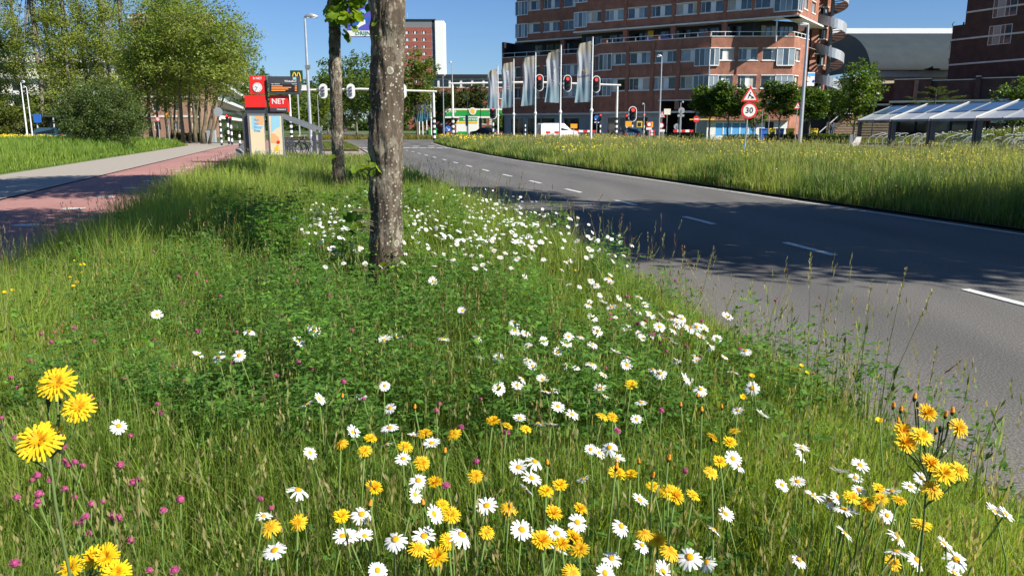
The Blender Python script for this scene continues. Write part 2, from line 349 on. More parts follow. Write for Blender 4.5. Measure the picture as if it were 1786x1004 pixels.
# verge between bicycle path and road: a low swell
def verge_z(x, y):
    l = bc(y) + 1.9; r = kx(y) - 0.1; u = np.clip((x - l) / np.maximum(r - l, .1), 0, 1)
    return 0.02 + 0.08 * u ** 0.6 + 0.03 * np.sin(np.pi * u) + 0.015 * np.sin(x * 2.1 + y) 
def terrain(name, fl, fr, fz, y0, y1, ny, nx, material):
    yy = np.linspace(y0, y1, ny); V = []
    for y in yy:
        a, b = float(fl(y)), float(fr(y)); xs = np.linspace(a, b, nx)
        V += [(x, y, float(fz(x, y))) for x in xs]
    q = [(j * nx + i, j * nx + i + 1, (j + 1) * nx + i + 1, (j + 1) * nx + i) for j in range(ny - 1) for i in range(nx - 1)]
    me = np_mesh(name, V, quads=q, smooth=True); o = obj(name, me, material); o['kind'] = 'structure'; return o
terrain('verge', lambda y: bc(y) + 1.9, lambda y: kx(y) - 0.1, verge_z, -1, 36, 75, 16, 'soil')
def bank_z(x, y):
    d = (bc(y) - 5.3) - x            # distance left of footpath
    return 0.0 + 0.55 * np.clip(d / 4.0, 0, 1) ** 0.8 * np.clip((80 - y) / 25, 0, 1)
terrain('grass_bank', lambda y: bc(y) - 45, lambda y: bc(y) - 5.3, bank_z, 12, 66, 40, 40, 'turf')
def median_z(x, y): return 0.03 + 0.10 * np.clip((x - rx(y)) / 2.0, 0, 1) + 0 * x
terrain('meadow_median', lambda y: rx(y) + 0.2, off(18.5), median_z, -1, 78, 40, 14, 'soil')
def mound_z(x, y):
    return 1.25 * np.exp(-(((x - 44) / 9.0) ** 2)) * np.clip((80 - y) / 14, 0, 1)
terrain('grass_mound', lambda y: 31.5 + 0 * y, lambda y: 66 + 0 * y, mound_z, 40, 80, 24, 30, 'mown')
terrain('mown_strip', off(26), off(30), lambda x, y: 0.02 + 0 * x, -1, 82, 20, 3, 'mown')
terrain('traffic_island', lambda y: kx(y) - 2.7, lambda y: kx(y) - 0.3, lambda x, y: 0.10 + 0 * x, 50, 76, 10, 3, 'mown')
# ================================================================ foliage tools
def unit(n):
    v = rng.normal(size=(n, 3)); return v / np.linalg.norm(v, axis=1, keepdims=True)
def leaf_quads(P, size, cols, up=0.5, aspect=0.62, jitter=0.35):
    n = len(P); nrm = unit(n); nrm[:, 2] = np.abs(nrm[:, 2]) + up; nrm /= np.linalg.norm(nrm, axis=1, keepdims=True)
    a = unit(n); u = np.cross(nrm, a); u /= np.maximum(np.linalg.norm(u, axis=1, keepdims=True), 1e-6); v = np.cross(nrm, u)
    s = (size * (1 + jitter * rng.uniform(-1, 1, n)))[:, None]
    fold = nrm * s * 0.18
    V = np.stack([P - u * s * .5, P - v * s * .5 * aspect + fold, P + u * s * .5, P + v * s * .5 * aspect + fold], 1).reshape(-1, 3)
    q = np.arange(n * 4).reshape(n, 4); return V, q, np.repeat(cols, 4, axis=0)
def mixcol(c1, c2, n, k=None):
    t = rng.random((n, 1)) if k is None else k
    return np.array(c1) * (1 - t) + np.array(c2) * t
def crown(blobs, n_clump, clump_r, per, leaf, c1, c2, up=0.5, flat=0.75, shell=2.4):
    tot = sum(b[3] * b[4] * b[5] for b in blobs) ; Cs = []
    for b in blobs:
        k = max(3, int(n_clump * b[3] * b[4] * b[5] / tot)); d = unit(k) * (rng.random((k, 1)) ** (1 / shell))
        Cs.append(np.array(b[:3]) + d * np.array(b[3:6]))
    Cs = np.concatenate(Cs); k = len(Cs); rr = clump_r * rng.uniform(.55, 1.35, k); cnt = np.maximum(4, (per * (rr / clump_r) ** 2).astype(int))
    idx = np.repeat(np.arange(k), cnt); n = len(idx)
    d = unit(n) * (rng.random((n, 1)) ** 0.45); d[:, 2] *= flat
    P = Cs[idx] + d * rr[idx][:, None]
    tone = rng.uniform(0.75, 1.25, k)[idx][:, None]
    cols = mixcol(c1, c2, n) * tone
    V, q, c = leaf_quads(P, np.full(n, leaf), cols, up)
    return Cs, V, q, c
def trunk_mb(mb, base, top, r0, r1, seg=7, wob=0.12, n=9, flare=1.35):
    pts = []; rads = []
    for i in range(seg + 1):
        t = i / seg; p = Vector(base).lerp(Vector(top), t)
        if 0 < i < seg: p += Vector((random.uniform(-wob, wob), random.uniform(-wob, wob), 0))
        pts.append(p); rads.append((r0 * (1 - t) + r1 * t) * (flare if i == 0 else 1))
    mb.tube(pts, rads, n); return pts
def tree(name, label, base, h_trunk, r, blobs, n_clump, clump_r, per, leaf, c1, c2, bark, group=None, stems=None, limbs=16, cat='tree', up=0.5, flat=0.75, shell=2.4):
    base = Vector(base); root = thing(name, label, cat, base, 0, group)
    Cs, V, q, c = crown([(b[0], b[1], b[2], b[3], b[4], b[5]) for b in blobs], n_clump, clump_r, per, leaf, c1, c2, up, flat, shell)
    mb = MB(); stems = stems or [((0, 0, 0), (0, 0, h_trunk), r)]
    tops = []
    for (b0, t0, rr) in stems:
        pts = trunk_mb(mb, b0, t0, rr, rr * 0.55, wob=0.03 * h_trunk / 2); tops.append((pts, rr))
    pick = rng.permutation(len(Cs))[:limbs * len(stems)]
    for j, k in enumerate(pick):
        tgt = Vector(Cs[k]); pts, rr = min(tops, key=lambda tp: (tp[0][-1] - tgt).length)
        s = pts[random.choice([-1, -1, -2, -3])]; mid = s.lerp(tgt, 0.5) + Vector((0, 0, 0.06 * (tgt - s).length))
        l = (tgt - s).length
        mb.tube([s, mid, tgt], [rr * .42, rr * .24, rr * .07], 5, False)
    mb.build('trunk', bark, root, T(base), True)
    obj('crown', np_mesh('crown', V, quads=q, col=c), 'leaf', root, T(base))
    return root
mat('bark_brown', (0.13, 0.10, 0.065), 0.95, var=0.35, scale=5, bump=0.8, bscale=12)
mat('bark_pale', (0.13, 0.105, 0.065), 0.95, var=0.35, scale=4, bump=0.6, bscale=10)
mat('bark_grey', (0.15, 0.135, 0.11), 0.95, var=0.35, scale=4, bump=0.6, bscale=10)

# bark of the two street trees: fissures, lichen rings and pale crust
def street_bark():
    m = bpy.data.materials.new('street_bark'); m.use_nodes = True; n = m.node_tree; b = n.nodes['Principled BSDF']; L = n.links.new
    tc = n.nodes.new('ShaderNodeTexCoord')
    def noise(scale, detail=5, sc=(1, 1, 1)):
        mp = n.nodes.new('ShaderNodeMapping'); mp.inputs['Scale'].default_value = sc; L(tc.outputs['Object'], mp.inputs[0])
        no = n.nodes.new('ShaderNodeTexNoise'); no.inputs['Scale'].default_value = scale; no.inputs['Detail'].default_value = detail
        no.inputs['Roughness'].default_value = 0.7; L(mp.outputs[0], no.inputs['Vector']); return no
    def ramp(src, p0, c0, p1, c1):
        r = n.nodes.new('ShaderNodeValToRGB'); r.color_ramp.elements[0].position = p0; r.color_ramp.elements[1].position = p1
        r.color_ramp.elements[0].color = (*c0, 1); r.color_ramp.elements[1].color = (*c1, 1); L(src, r.inputs[0]); return r
    def mix(f, a, c):
        x = n.nodes.new('ShaderNodeMix'); x.data_type = 'RGBA'; L(f, x.inputs[0]); L(a, x.inputs[6])
        if isinstance(c, tuple): x.inputs[7].default_value = (*c, 1)
        else: L(c, x.inputs[7])
        return x
    n1 = noise(9, 6, (1.6, 1.6, 0.35)); base = ramp(n1.outputs['Fac'], 0.3, (0.045, 0.035, 0.026), 0.7, (0.145, 0.112, 0.083))
    # small lichen dots
    vo = n.nodes.new('ShaderNodeTexVoronoi'); vo.inputs['Scale'].default_value = 34; L(tc.outputs['Object'], vo.inputs['Vector'])
    dots = ramp(vo.outputs['Distance'], 0.20, (1, 1, 1), 0.30, (0, 0, 0))
    patch = noise(3.2, 3); pm = ramp(patch.outputs['Fac'], 0.40, (0, 0, 0), 0.52, (1, 1, 1))
    f1 = n.nodes.new('ShaderNodeMath'); f1.operation = 'MULTIPLY'; L(dots.outputs[0], f1.inputs[0]); L(pm.outputs[0], f1.inputs[1])
    c1 = mix(f1.outputs[0], base.outputs[0], (0.42, 0.40, 0.31))
    # large ring lichens
    v2 = n.nodes.new('ShaderNodeTexVoronoi'); v2.inputs['Scale'].default_value = 6.5; L(tc.outputs['Object'], v2.inputs['Vector'])
    ring = n.nodes.new('ShaderNodeValToRGB'); e = ring.color_ramp.elements
    e[0].position = 0.0; e[0].color = (0.45, 0.45, 0.45, 1); e[1].position = 0.14; e[1].color = (0.3, 0.3, 0.3, 1)
    k = e.new(0.17); k.color = (1, 1, 1, 1); k = e.new(0.2); k.color = (0, 0, 0, 1); L(v2.outputs['Distance'], ring.inputs[0])
    p2 = noise(1.7, 2); pm2 = ramp(p2.outputs['Fac'], 0.46, (0, 0, 0), 0.50, (1, 1, 1))
    f2 = n.nodes.new('ShaderNodeMath'); f2.operation = 'MULTIPLY'; L(ring.outputs[0], f2.inputs[0]); L(pm2.outputs[0], f2.inputs[1])
    c2 = mix(f2.outputs[0], c1.outputs[2], (0.46, 0.45, 0.37))
    # pale crust toward one side
    n4 = noise(13, 6, (1, 1, 0.6)); cr_ = ramp(n4.outputs['Fac'], 0.49, (0, 0, 0), 0.55, (0.6, 0.6, 0.6))
    n5 = noise(0.9, 2); cm = ramp(n5.outputs['Fac'], 0.42, (0, 0, 0), 0.54, (1, 1, 1))
    f3 = n.nodes.new('ShaderNodeMath'); f3.operation = 'MULTIPLY'; L(cr_.outputs[0], f3.inputs[0]); L(cm.outputs[0], f3.inputs[1])
    c3 = mix(f3.outputs[0], c2.outputs[2], (0.40, 0.36, 0.28))
    L(c3.outputs[2], b.inputs['Base Color']); b.inputs['Roughness'].default_value = 0.95; b.inputs['Specular IOR Level'].default_value = 0.2
    nb = noise(22, 6, (1.5, 1.5, 0.5)); bp = n.nodes.new('ShaderNodeBump'); bp.inputs['Strength'].default_value = 0.9; bp.inputs['Distance'].default_value = 0.02
    L(nb.outputs['Fac'], bp.inputs['Height']); L(bp.outputs[0], b.inputs['Normal']); M['street_bark'] = m
street_bark()

# lime-like leaf: lobed polygon with a fold
def big_leaf_mesh(seed):
    r_ = random.Random(seed); pts = []
    for i in range(15):
        a = -math.pi / 2 + (i / 14.0) * 2 * math.pi; t = abs(((a + math.pi / 2) / math.pi) - 1)   # 1 at stalk, 0 at tip
        rad = 0.5 * (1.0 - 0.12 * (1 - t)) * (1 + (0.16 if i % 2 == 0 else -0.06) + r_.uniform(-.05, .05))
        if t > 0.93: rad *= 0.55
        pts.append((math.cos(a) * rad * 0.92, 0.45 + math.sin(a) * rad, 0.0))
    V = [(0, 0.42, -0.05)] + [(x, y, 0.16 * abs(x) + r_.uniform(-.05, .05) - 0.22 * max(0, y - .4) ** 2) for x, y, z in pts]
    t = [(0, i + 1, (i + 1) % len(pts) + 1) for i in range(len(pts))]
    c = np.array([0.22, 0.34, 0.035]) * rng.uniform(.8, 1.2) + np.zeros((len(V), 3)); c[0] *= 0.8
    return np_mesh('leaf', V, tris=t, col=c)
LEAVES = [big_leaf_mesh(i) for i in range(4)]
DARK_LEAVES = []
for i in range(2):
    me = big_leaf_mesh(20 + i); a = me.color_attributes['Col']; n_ = len(a.data)
    a.data.foreach_set('color', np.tile(np.array([0.055, 0.13, 0.02, 1], dtype=np.float32), n_)); DARK_LEAVES.append(me)

def street_tree(name, label, base, lean, r, h, seed, knots, scars, crown_spec):
    rs = np.random.default_rng(seed); base = Vector(base); root = thing(name, label, 'tree', base)
    NA, NZ = 72, int(h / 0.035); V = []; zz = np.linspace(-0.12, h, NZ); ang = np.linspace(0, 2 * math.pi, NA, endpoint=False)
    ph = rs.uniform(0, 6.28, 40); Zg, Ag = np.meshgrid(zz, ang, indexing='ij')
    rad = r * (1.0 + 0.42 * np.exp(-np.maximum(Zg, 0) / 0.17) - 0.015 * Zg)
    for k in range(14):
        fa = [1, 2, 3, 4, 5, 7, 9, 11, 13, 17, 19, 23, 29, 31][k]; fz = rs.uniform(0.5, 2 + k * 2.2)
        rad += r * 0.055 / (1 + k * .45) * np.sin(fa * Ag + fz * Zg + ph[k]) * (0.6 + 0.4 * np.sin(1.7 * Zg + ph[k + 14]))
    nz = rs.normal(size=rad.shape); nz = (nz + np.roll(nz, 1, 0) + np.roll(nz, 1, 1) + np.roll(nz, 2, 0)) / 4
    rough_side = np.clip(np.cos(Ag - R(200)), 0, 1) ** 0.7       # the rough, knobbly flank
    rad += r * nz * (0.035 + 0.10 * rough_side * (0.3 + 0.7 * np.clip((Zg - .6) / 1.2, 0, 1)))
    for (a0, z0, sz, amp) in knots:
        da = np.angle(np.exp(1j * (Ag - a0))) * r; d = np.sqrt(da ** 2 + (Zg - z0) ** 2) / sz
        rad += amp * np.exp(-(d * 1.15) ** 4) 
        rad -= amp * 0.6 * np.exp(-(d / 0.45) ** 2)
        rad += amp * 0.35 * np.exp(-((d - 1.0) / 0.18) ** 2)
    cx = lean[0] * Zg; cy = lean[1] * Zg
    Vn = np.stack([cx + rad * np.cos(Ag), cy + rad * np.sin(Ag), Zg], -1).reshape(-1, 3)
    i, j = np.meshgrid(np.arange(NZ - 1), np.arange(NA), indexing='ij'); a = i * NA + j; b = i * NA + (j + 1) % NA
    q = np.stack([a, b, b + NA, a + NA], -1).reshape(-1, 4)
    obj('trunk', np_mesh('trunk', Vn, quads=q, smooth=True), 'street_bark', root, T(base))
    for (a0, z0, sz) in scars:      # pruning scars: a collar ring round a dark hollow
        P = Vector((lean[0] * z0 + (r * 1.03) * math.cos(a0), lean[1] * z0 + (r * 1.03) * math.sin(a0), z0))
        n_ = Vector((math.cos(a0), math.sin(a0), 0)); mb = MB(); t_ = Vector((-n_.y, n_.x, 0))
        mb.tube([P + t_ * math.cos(k * .524) * sz + Vector((0, 0, math.sin(k * .524) * sz * 1.25)) for k in range(13)], sz * .33, 6, False)
        mb.build('pruning_scar', 'bark_pale', root, T(base), True)
        hb = MB(); hb.add([P + n_ * 0.004] + [P + n_ * .012 + t_ * math.cos(k * .524) * sz * .9 + Vector((0, 0, math.sin(k * .524) * sz * 1.1)) for k in range(12)], [(0, k + 1, (k + 1) % 12 + 1) for k in range(12)])
        hb.build('hollow', 'soil', root, T(base))
    # limbs and crown above
    ch, cr, crz, n_clump, per = crown_spec; top = Vector((lean[0] * h, lean[1] * h, h)); mb = MB()
    Cs, Vc, qc, cc = crown([(top.x, top.y, ch, cr, cr, crz)], n_clump, 0.62, per, 0.17, (0.05, 0.11, 0.018), (0.11, 0.19, 0.03), 0.4, 0.6, 2.8)
    Cs = Cs.copy()
    trunk_mb(mb, top - Vector((0, 0, .1)), (top.x, top.y, ch + crz * .5), r * .96, r * .25, wob=0.06, flare=1)
    for k in rng.permutation(len(Cs))[:26]:
        tgt = Vector(Cs[k]); s = Vector((top.x, top.y, random.uniform(h, max(h + .3, min(tgt.z - .3, ch)))))
        mb.tube([s, s.lerp(tgt, .5) + Vector((0, 0, .25)), tgt], [r * .33, r * .18, r * .04], 5, False)
    mb.build('limbs', 'bark_grey', root, T(base), True)
    obj('crown', np_mesh('crown', Vc, quads=qc, col=cc), 'leaf', root, T(base))
    return root
def leaf_on(root, p, size, dark=False, droop=0.6):
    """one large leaf on a shoot; p in world"""
    m = random.choice(DARK_LEAVES if dark else LEAVES)
    rot = Matrix.Rotation(random.uniform(0, 6.28), 4, 'Z') @ Matrix.Rotation(-droop + random.uniform(-.5, .5), 4, 'X') @ Matrix.Rotation(random.uniform(-.5, .5), 4, 'Y')
    return obj('leaf', m, 'leaf', root, T(p) @ rot @ Matrix.Scale(size, 4))

T1 = street_tree('street_tree', 'stout lichen-spotted street tree trunk standing among the clover in the verge', (-1.055, 6.25, 0.09), (0.050, 0.0), 0.127, 3.6, 3,
    [(R(-62), 2.22, .10, .035), (R(-150), 2.35, .10, .03), (R(-165), 1.35, .16, .03), (R(-70), 1.75, .06, .008), (R(-178), 0.95, .12, .025)], [],
    (6.0, 3.9, 1.9, 420, 62))
T2 = street_tree('street_tree', 'slimmer farther street tree trunk with two hollow pruning scars', (-3.66, 16.45, 0.08), (0.016, 0.0), 0.122, 5.0, 7,
    [(R(-105), 2.95, .12, .025), (R(-60), 3.25, .12, .03), (R(-170), 2.6, .14, .03)], [(R(-95), 2.95, .055), (R(-42), 3.28, .055)],
    (6.7, 3.8, 2.0, 420, 62))
# shoots of big leaves on the trunks
def shoot(root, specs, dark=0.0, size=0.16):
    tw_ = MB()
    for (px, py, Y) in specs:
        Y = Y - (0.55 if Y < 8 else 0.3); P_ = at(px, py, Y); B_ = root.location; ln = 0.050 if Y < 8 else 0.016
        A_ = Vector((B_.x + ln * (P_.z - B_.z), B_.y - .06, P_.z - .05)); tw_.tube([A_, A_.lerp(P_, .6) + Vector((0, 0, .03)), P_], [.006, .004, .003], 4, False)
        leaf_on(root, at(px, py, Y), size * random.uniform(.75, 1.25), random.random() < dark)
    tw_.build('twigs', 'bark_brown', root)['kind'] = 'stuff'
sp = []
for _ in range(62):
    u = random.gauss(0, 1); v = random.random()
    sp.append((598 + u * 12 + (12 if v < .25 else 0), -2 + v * 34 + abs(u) * 2, 16.4 + random.uniform(-.35, .35)))
sp += [(600, 58, 16.5), (596, 52, 16.5), (580, 20, 16.4), (574, 8, 16.4), (590, 14, 16.4), (571, 16, 16.4), (645, 4, 16.4), (622, 34, 16.4), (617, 44, 16.4)]
for k in range(26): sp.append((random.uniform(572, 646), random.uniform(-26, 0), 16.5 + random.uniform(-.3, .3)))
shoot(T2, sp, 0.3, 0.22)
shoot(T2, [(583, 330, 16.5), (588, 322, 16.5), (578, 335, 16.4), (592, 328, 16.5), (586, 272, 16.55)], 0.2, 0.17)
shoot(T1, [(612, 297, 6.75), (622, 290, 6.7), (632, 284, 6.7), (640, 281, 6.72), (650, 282, 6.7), (657, 287, 6.7), (645, 290, 6.68), (636, 294, 6.7), (628, 297, 6.7), (660, 292, 6.68), (652, 296, 6.66)], 0.0, 0.078)
shoot(T1, [(600, 366, 6.7), (612, 368, 6.65), (606, 372, 6.7), (624, 372, 6.7), (612, 398, 6.7), (620, 402, 6.65), (605, 403, 6.7)], 1.0, 0.085)
shoot(T1, [(621, 390, 6.65), (627, 394, 6.65), (622, 386, 6.65)], 0.0, 0.07)
shoot(T1, [(682, 462, 6.55), (690, 466, 6.55), (676, 458, 6.55), (700, 475, 6.6), (712, 450, 6.6), (716, 462, 6.6), (707, 442, 6.6), (685, 490, 6.5), (703, 488, 6.5)], 0.0, 0.085)
shoot(T1, [(655, 38, 6.7), (665, 58, 6.7), (668, 66, 6.7), (653, 62, 6.7), (659, 54, 6.7), (690, 2, 6.75)], 0.1, 0.06)
# a tree of the median row, out of the picture to the right: its crown shades the road
tree('median_tree', 'broad street tree on the meadow median shading the road', (12.9, 7.0, 0.1), 4.2, 0.17,
     [(0, 0, 7.0, 4.9, 4.2, 2.5), (-1.5, .3, 6.4, 3.5, 3.4, 1.8)], 560, 0.75, 66, 0.2, (0.05, 0.11, 0.018), (0.11, 0.19, 0.03), 'bark_grey')

tree('median_tree', 'tall slender street tree on the meadow median shading the verge', (8.7, 11.8, 0.1), 6.5, 0.15,
     [(0, 0, 9.6, 2.3, 2.2, 2.2)], 260, 0.6, 60, 0.19, (0.05, 0.11, 0.018), (0.11, 0.19, 0.03), 'bark_grey')
# ---------------------------------------------------------------- trees behind, on the left
POP1 = (0.15, 0.195, 0.05); POP2 = (0.28, 0.335, 0.09)
ASH1 = (0.13, 0.185, 0.045); ASH2 = (0.26, 0.325, 0.085)
def poplar(px, Y, H, w_, dens, label):
    b = Vector((X(px, Y), Y, 0)); s = H / 20
    blobs = [(random.uniform(-.5, .5), 0, H * .26, w_ * .8, w_ * .8, H * .14), (random.uniform(-.7, .7), 0, H * .5, w_, w_, H * .2), (random.uniform(-.7, .7), 0, H * .78, w_ * .75, w_ * .75, H * .2)]
    tree('poplar_tree', label, b, H * .85, 0.22 * s, blobs, int(130 * dens + 25), 0.95, 64, 0.23, POP1, POP2, 'bark_grey', 'tall thin poplars left of the footpath', limbs=13, shell=2.0)
pl = [(8, 88, 21, 2.6, 1.1, 'tall thin poplar at the far left edge'), (42, 96, 21, 2.2, .8, 'tall poplar behind the two slim lamp posts'),
      (80, 84, 20, 1.9, .55, 'sparse tall poplar with ochre lower trunk above the blue bus shelter'), (101, 97, 21, 2.4, .75, 'sparse grey poplar just left of the willow bush'),
      (128, 86, 20, 2.4, .9, 'tall poplar rising behind the left side of the willow bush'), (160, 92, 21, 2.7, 1.15, 'tall poplar rising behind the middle of the willow bush'),
      (196, 88, 20, 2.8, 1.15, 'tall poplar rising behind the right side of the willow bush'), (228, 98, 21, 2.8, 1.1, 'dark stemmed poplar between willow bush and ash clump')]
for p in pl: poplar(*p)
def ash(px, Y, H, w_, label, lean=0.0):
    b = Vector((X(px, Y), Y, 0)); 
    blobs = [(lean * .6, 0, H * .52, w_, w_, H * .18), (lean, 0, H * .74, w_ * .9, w_ * .9, H * .22), (lean * .4, 0, H * .33, w_ * .75, w_ * .75, H * .10)][:2 if lean > 0 else 3]
    st = [((0, 0, 0), (lean * .5, 0, H * .5), 0.19), ((.5, .1, 0), (lean * .5 + 1.1, .3, H * .55), 0.12)]
    tree('ash_tree', label, b, H * .5, 0.25, blobs, 165, 0.95, 58, 0.225, ASH1, ASH2, 'bark_pale', 'leafy clump of ash trees before the apartment block', st, 14)
for a_ in [(300, 90, 19.0, 3.6, 'tallest tree at the back of the leafy clump, left'), (334, 92, 18.5, 3.6, 'tall tree at the back of the leafy clump, right'), (262, 76, 12.5, 2.9, 'leftmost tree of the leafy clump before the pink brick wall'), (292, 80, 15.2, 3.2, 'second tree of the leafy clump, left of its middle'),
           (318, 74, 15.6, 3.0, 'middle tree of the leafy clump before the pink brick wall'), (338, 79, 15.0, 3.0, 'fourth tree of the leafy clump, right of its middle'),
           (352, 72, 12.8, 2.9, 'tree with forked leaning limbs near the grey cabinet', 2.0), (358, 81, 13.2, 3.2, 'rightmost tree of the leafy clump, leaning toward the clock sign', 3.6)]: ash(*a_)
b = Vector((X(172, 47), 47, 0.35))
tree('willow_bush', 'large rounded grey-green willow bush on the grass bank', b, 1.0, 0.07,
     [(0, 0, 1.75, 2.6, 2.0, 1.75), (-1.4, -.2, 1.2, 1.5, 1.5, 1.2), (1.4, -.1, 1.5, 1.6, 1.5, 1.4), (.2, 0, 2.8, 1.8, 1.4, 1.1)], 420, 0.42, 54, 0.115, (0.05, 0.085, 0.03), (0.15, 0.205, 0.08), 'bark_brown',
     stems=[((0, 0, 0), (0, 0, 1.4), .06), ((.3, 0, 0), (.9, 0, 1.4), .05), ((-.3, 0, 0), (-.9, 0, 1.3), .05)], cat='bush', limbs=12, shell=3.2)
n = 9000; Yw = rng.uniform(330, 420, n); Xw = rng.uniform(-170, 40, n); P = np.stack([Xw, Yw, np.abs(rng.normal(0, 1, n)) * 3.2 * (1 + .4 * np.sin(Xw * .11) + .3 * np.sin(Xw * .31))], 1)
V, q, c = leaf_quads(P, np.full(n, 2.6), mixcol((.03, .055, .018), (.08, .12, .03), n), .3)
props(obj('distant_woodland', np_mesh('distant_woodland', V, quads=q, col=c), 'leaf'), 'low far-off wood closing the horizon beyond the junction', 'woodland', kind='stuff')
# undergrowth along the back of the field
for k, (px, Y, w_, h_) in enumerate([(10, 78, 3.6, 4.4), (60, 92, 3.8, 5.2), (120, 80, 3.2, 4.0), (205, 84, 3.4, 4.6)]):
    tree('shrub', ['broad olive shrub at the left edge beyond the yellow field', 'tall shrub behind the slim lamp posts', 'shrub half hidden left behind the willow bush', 'shrub half hidden right behind the willow bush'][k],
         (X(px, Y), Y, 0), 1.2, .1, [(0, 0, h_ * .5, w_, w_ * .8, h_ * .5)], 130, .7, 34, .27, (0.06, 0.085, 0.014), (0.14, 0.17, 0.03), 'bark_brown', 'shrubs under the poplars', cat='bush')
# mid-distance trees behind the junction
GR1 = (0.055, 0.10, 0.022); GR2 = (0.14, 0.21, 0.045)
def rtree(px, Y, H, w_, label, c1=GR1, c2=GR2, nc=120, leaf=None, name='broadleaf_tree', low=.2, per=30, group=None, bark='bark_grey', shell=2.4):
    leaf = leaf or max(.2, Y * .0034); bz = H * (1 + low) / 2
    return tree(name, label, (X(px, Y), Y, 0), H * low * 1.2, max(.12, H * .014), [(0, 0, bz, w_, w_, H - bz), (w_ * .25, 0, bz * 1.15, w_ * .8, w_ * .8, (H - bz) * .8), (-w_ * .3, 0, bz * .85, w_ * .75, w_ * .75, (H - bz) * .7)],
         nc, w_ * .26, per, leaf, c1, c2, bark, group, shell=shell)
grp = 'trees beyond the junction'
rtree(448, 200, 17, 5, 'dark conical tree top right of the clock sign', nc=90, group=grp)
rtree(474, 135, 9.5, 4.6, 'pale green tree behind the departures board', (0.08, .12, .025), (0.17, .23, .05), group=grp)
rtree(506, 112, 7.6, 3.6, 'bushy tree with pale bare stems behind the leaning beam', (0.07, .11, .02), (.15, .21, .045), group=grp)
rtree(541, 140, 8.2, 4.4, 'light green tree left of the slimmer trunk', (0.08, .12, .025), (0.17, .23, .05), group=grp)
rtree(572, 190, 17, 5.6, 'dark tree crown seen just left of the slimmer trunk', group=grp)
rtree(622, 170, 17.6, 5.4, 'tall full tree between the two trunks', (.06, .10, .02), (.14, .20, .04), group=grp, nc=170)
rtree(652, 150, 12, 4.6, 'tree mostly hidden behind the stout trunk', group=grp)
rtree(600, 260, 15, 8, 'dark tree mass closing the end of the road', (0.03, .05, .015), (.07, .10, .025), group=grp)
rtree(727, 104, 11.2, 2.9, 'slender pale-stemmed tree in front of the red tower', (.07, .11, .022), (.15, .21, .04), group=grp, nc=130, low=.25, bark='bark_pale')
rtree(700, 118, 8.5, 3.0, 'low tree beside the stout trunk near the far flags', group=grp)
rtree(752, 128, 7.6, 2.6, 'dark tree behind the gantry pole of the junction', group=grp)
rtree(790, 176, 10.6, 4.0, 'dark tree behind the petrol station canopy', (0.035, .055, .018), (.08, .10, .03), group=grp)
rtree(828, 178, 11.0, 3.8, 'feathery dark tree right behind the petrol station', (0.035, .055, .018), (.08, .10, .03), group=grp)
rtree(884, 140, 3.6, 2.2, 'small bush beside the petrol station near the flags', group=grp)
# trees and shrubs in front of the brick building
LM1 = (0.03, 0.07, 0.014); LM2 = (0.10, 0.165, 0.03)
def box_tree(px, Y, z0, z1, w_, label, trunk_r=.11):
    tree('lime_tree', label, (X(px, Y), Y, 0), z0 + .5, trunk_r, [(-w_ * .4, 0, (z0 + z1) / 2, w_ * .62, w_ * .6, (z1 - z0) / 2), (w_ * .4, 0, (z0 + z1) / 2, w_ * .62, w_ * .6, (z1 - z0) / 2)],
         170, .5, 34, .24, LM1, LM2, 'bark_grey', 'clipped lime trees before the brick building', shell=4.0)
box_tree(1238, 78, 2.5, 5.5, 1.75, 'left of the two dark clipped lime trees beside the passage')
box_tree(1270, 76, 2.4, 5.7, 1.8, 'right of the two dark clipped lime trees beside the passage')
box_tree(1360, 74, 2.5, 5.6, 1.7, 'clipped lime tree left of the leaning lamp mast')
box_tree(1412, 80, 2.5, 5.3, 1.5, 'clipped lime tree right of the leaning lamp mast')
box_tree(1446, 84, 2.6, 5.3, 1.4, 'clipped lime tree against the tall maple')
rtree(1315, 84, 5.6, 1.5, 'thin young tree half behind the speed sign', LM1, LM2, nc=60, leaf=.24)
rtree(1490, 72, 7.4, 2.1, 'tall leafy maple left of the bicycle shelter', (.04, .08, .014), (.12, .19, .03), nc=210, leaf=.23, low=.22)
rtree(1768, 60, 5.3, 1.7, 'dark round tree at the right edge above the bicycle shelter', LM1, LM2, nc=110, leaf=.2, low=.3)
# a layered conifer behind the shelter
cb = Vector((X(1627, 74), 74, 0)); croot = thing('cedar_tree', 'flat-tiered dark conifer behind the bicycle shelter', 'tree', cb)
mb = MB(); mb.tube([(0, 0, 0), (0, 0, 4.9)], [.12, .04], 7); mb.build('trunk', 'bark_brown', croot, T(cb))
P = []
for z_, l_ in ((2.9, 1.9), (3.4, 2.3), (3.9, 2.6), (4.4, 2.1), (4.8, 1.0)):
    for k in range(7):
        a_ = random.uniform(0, 6.28)
        for t_ in np.linspace(.2, 1, 22): P += [(math.cos(a_) * l_ * t_ + random.gauss(0, .1), math.sin(a_) * l_ * t_ + random.gauss(0, .1), z_ + .35 * t_ + random.gauss(0, .04)) for _ in range(5)]
P = np.array(P); V, q, c = leaf_quads(P, np.full(len(P), .16), mixcol((.03, .05, .025), (.08, .10, .05), len(P)), 1.5, .4)
obj('crown', np_mesh('crown', V, quads=q, col=c), 'leaf', croot, T(cb))
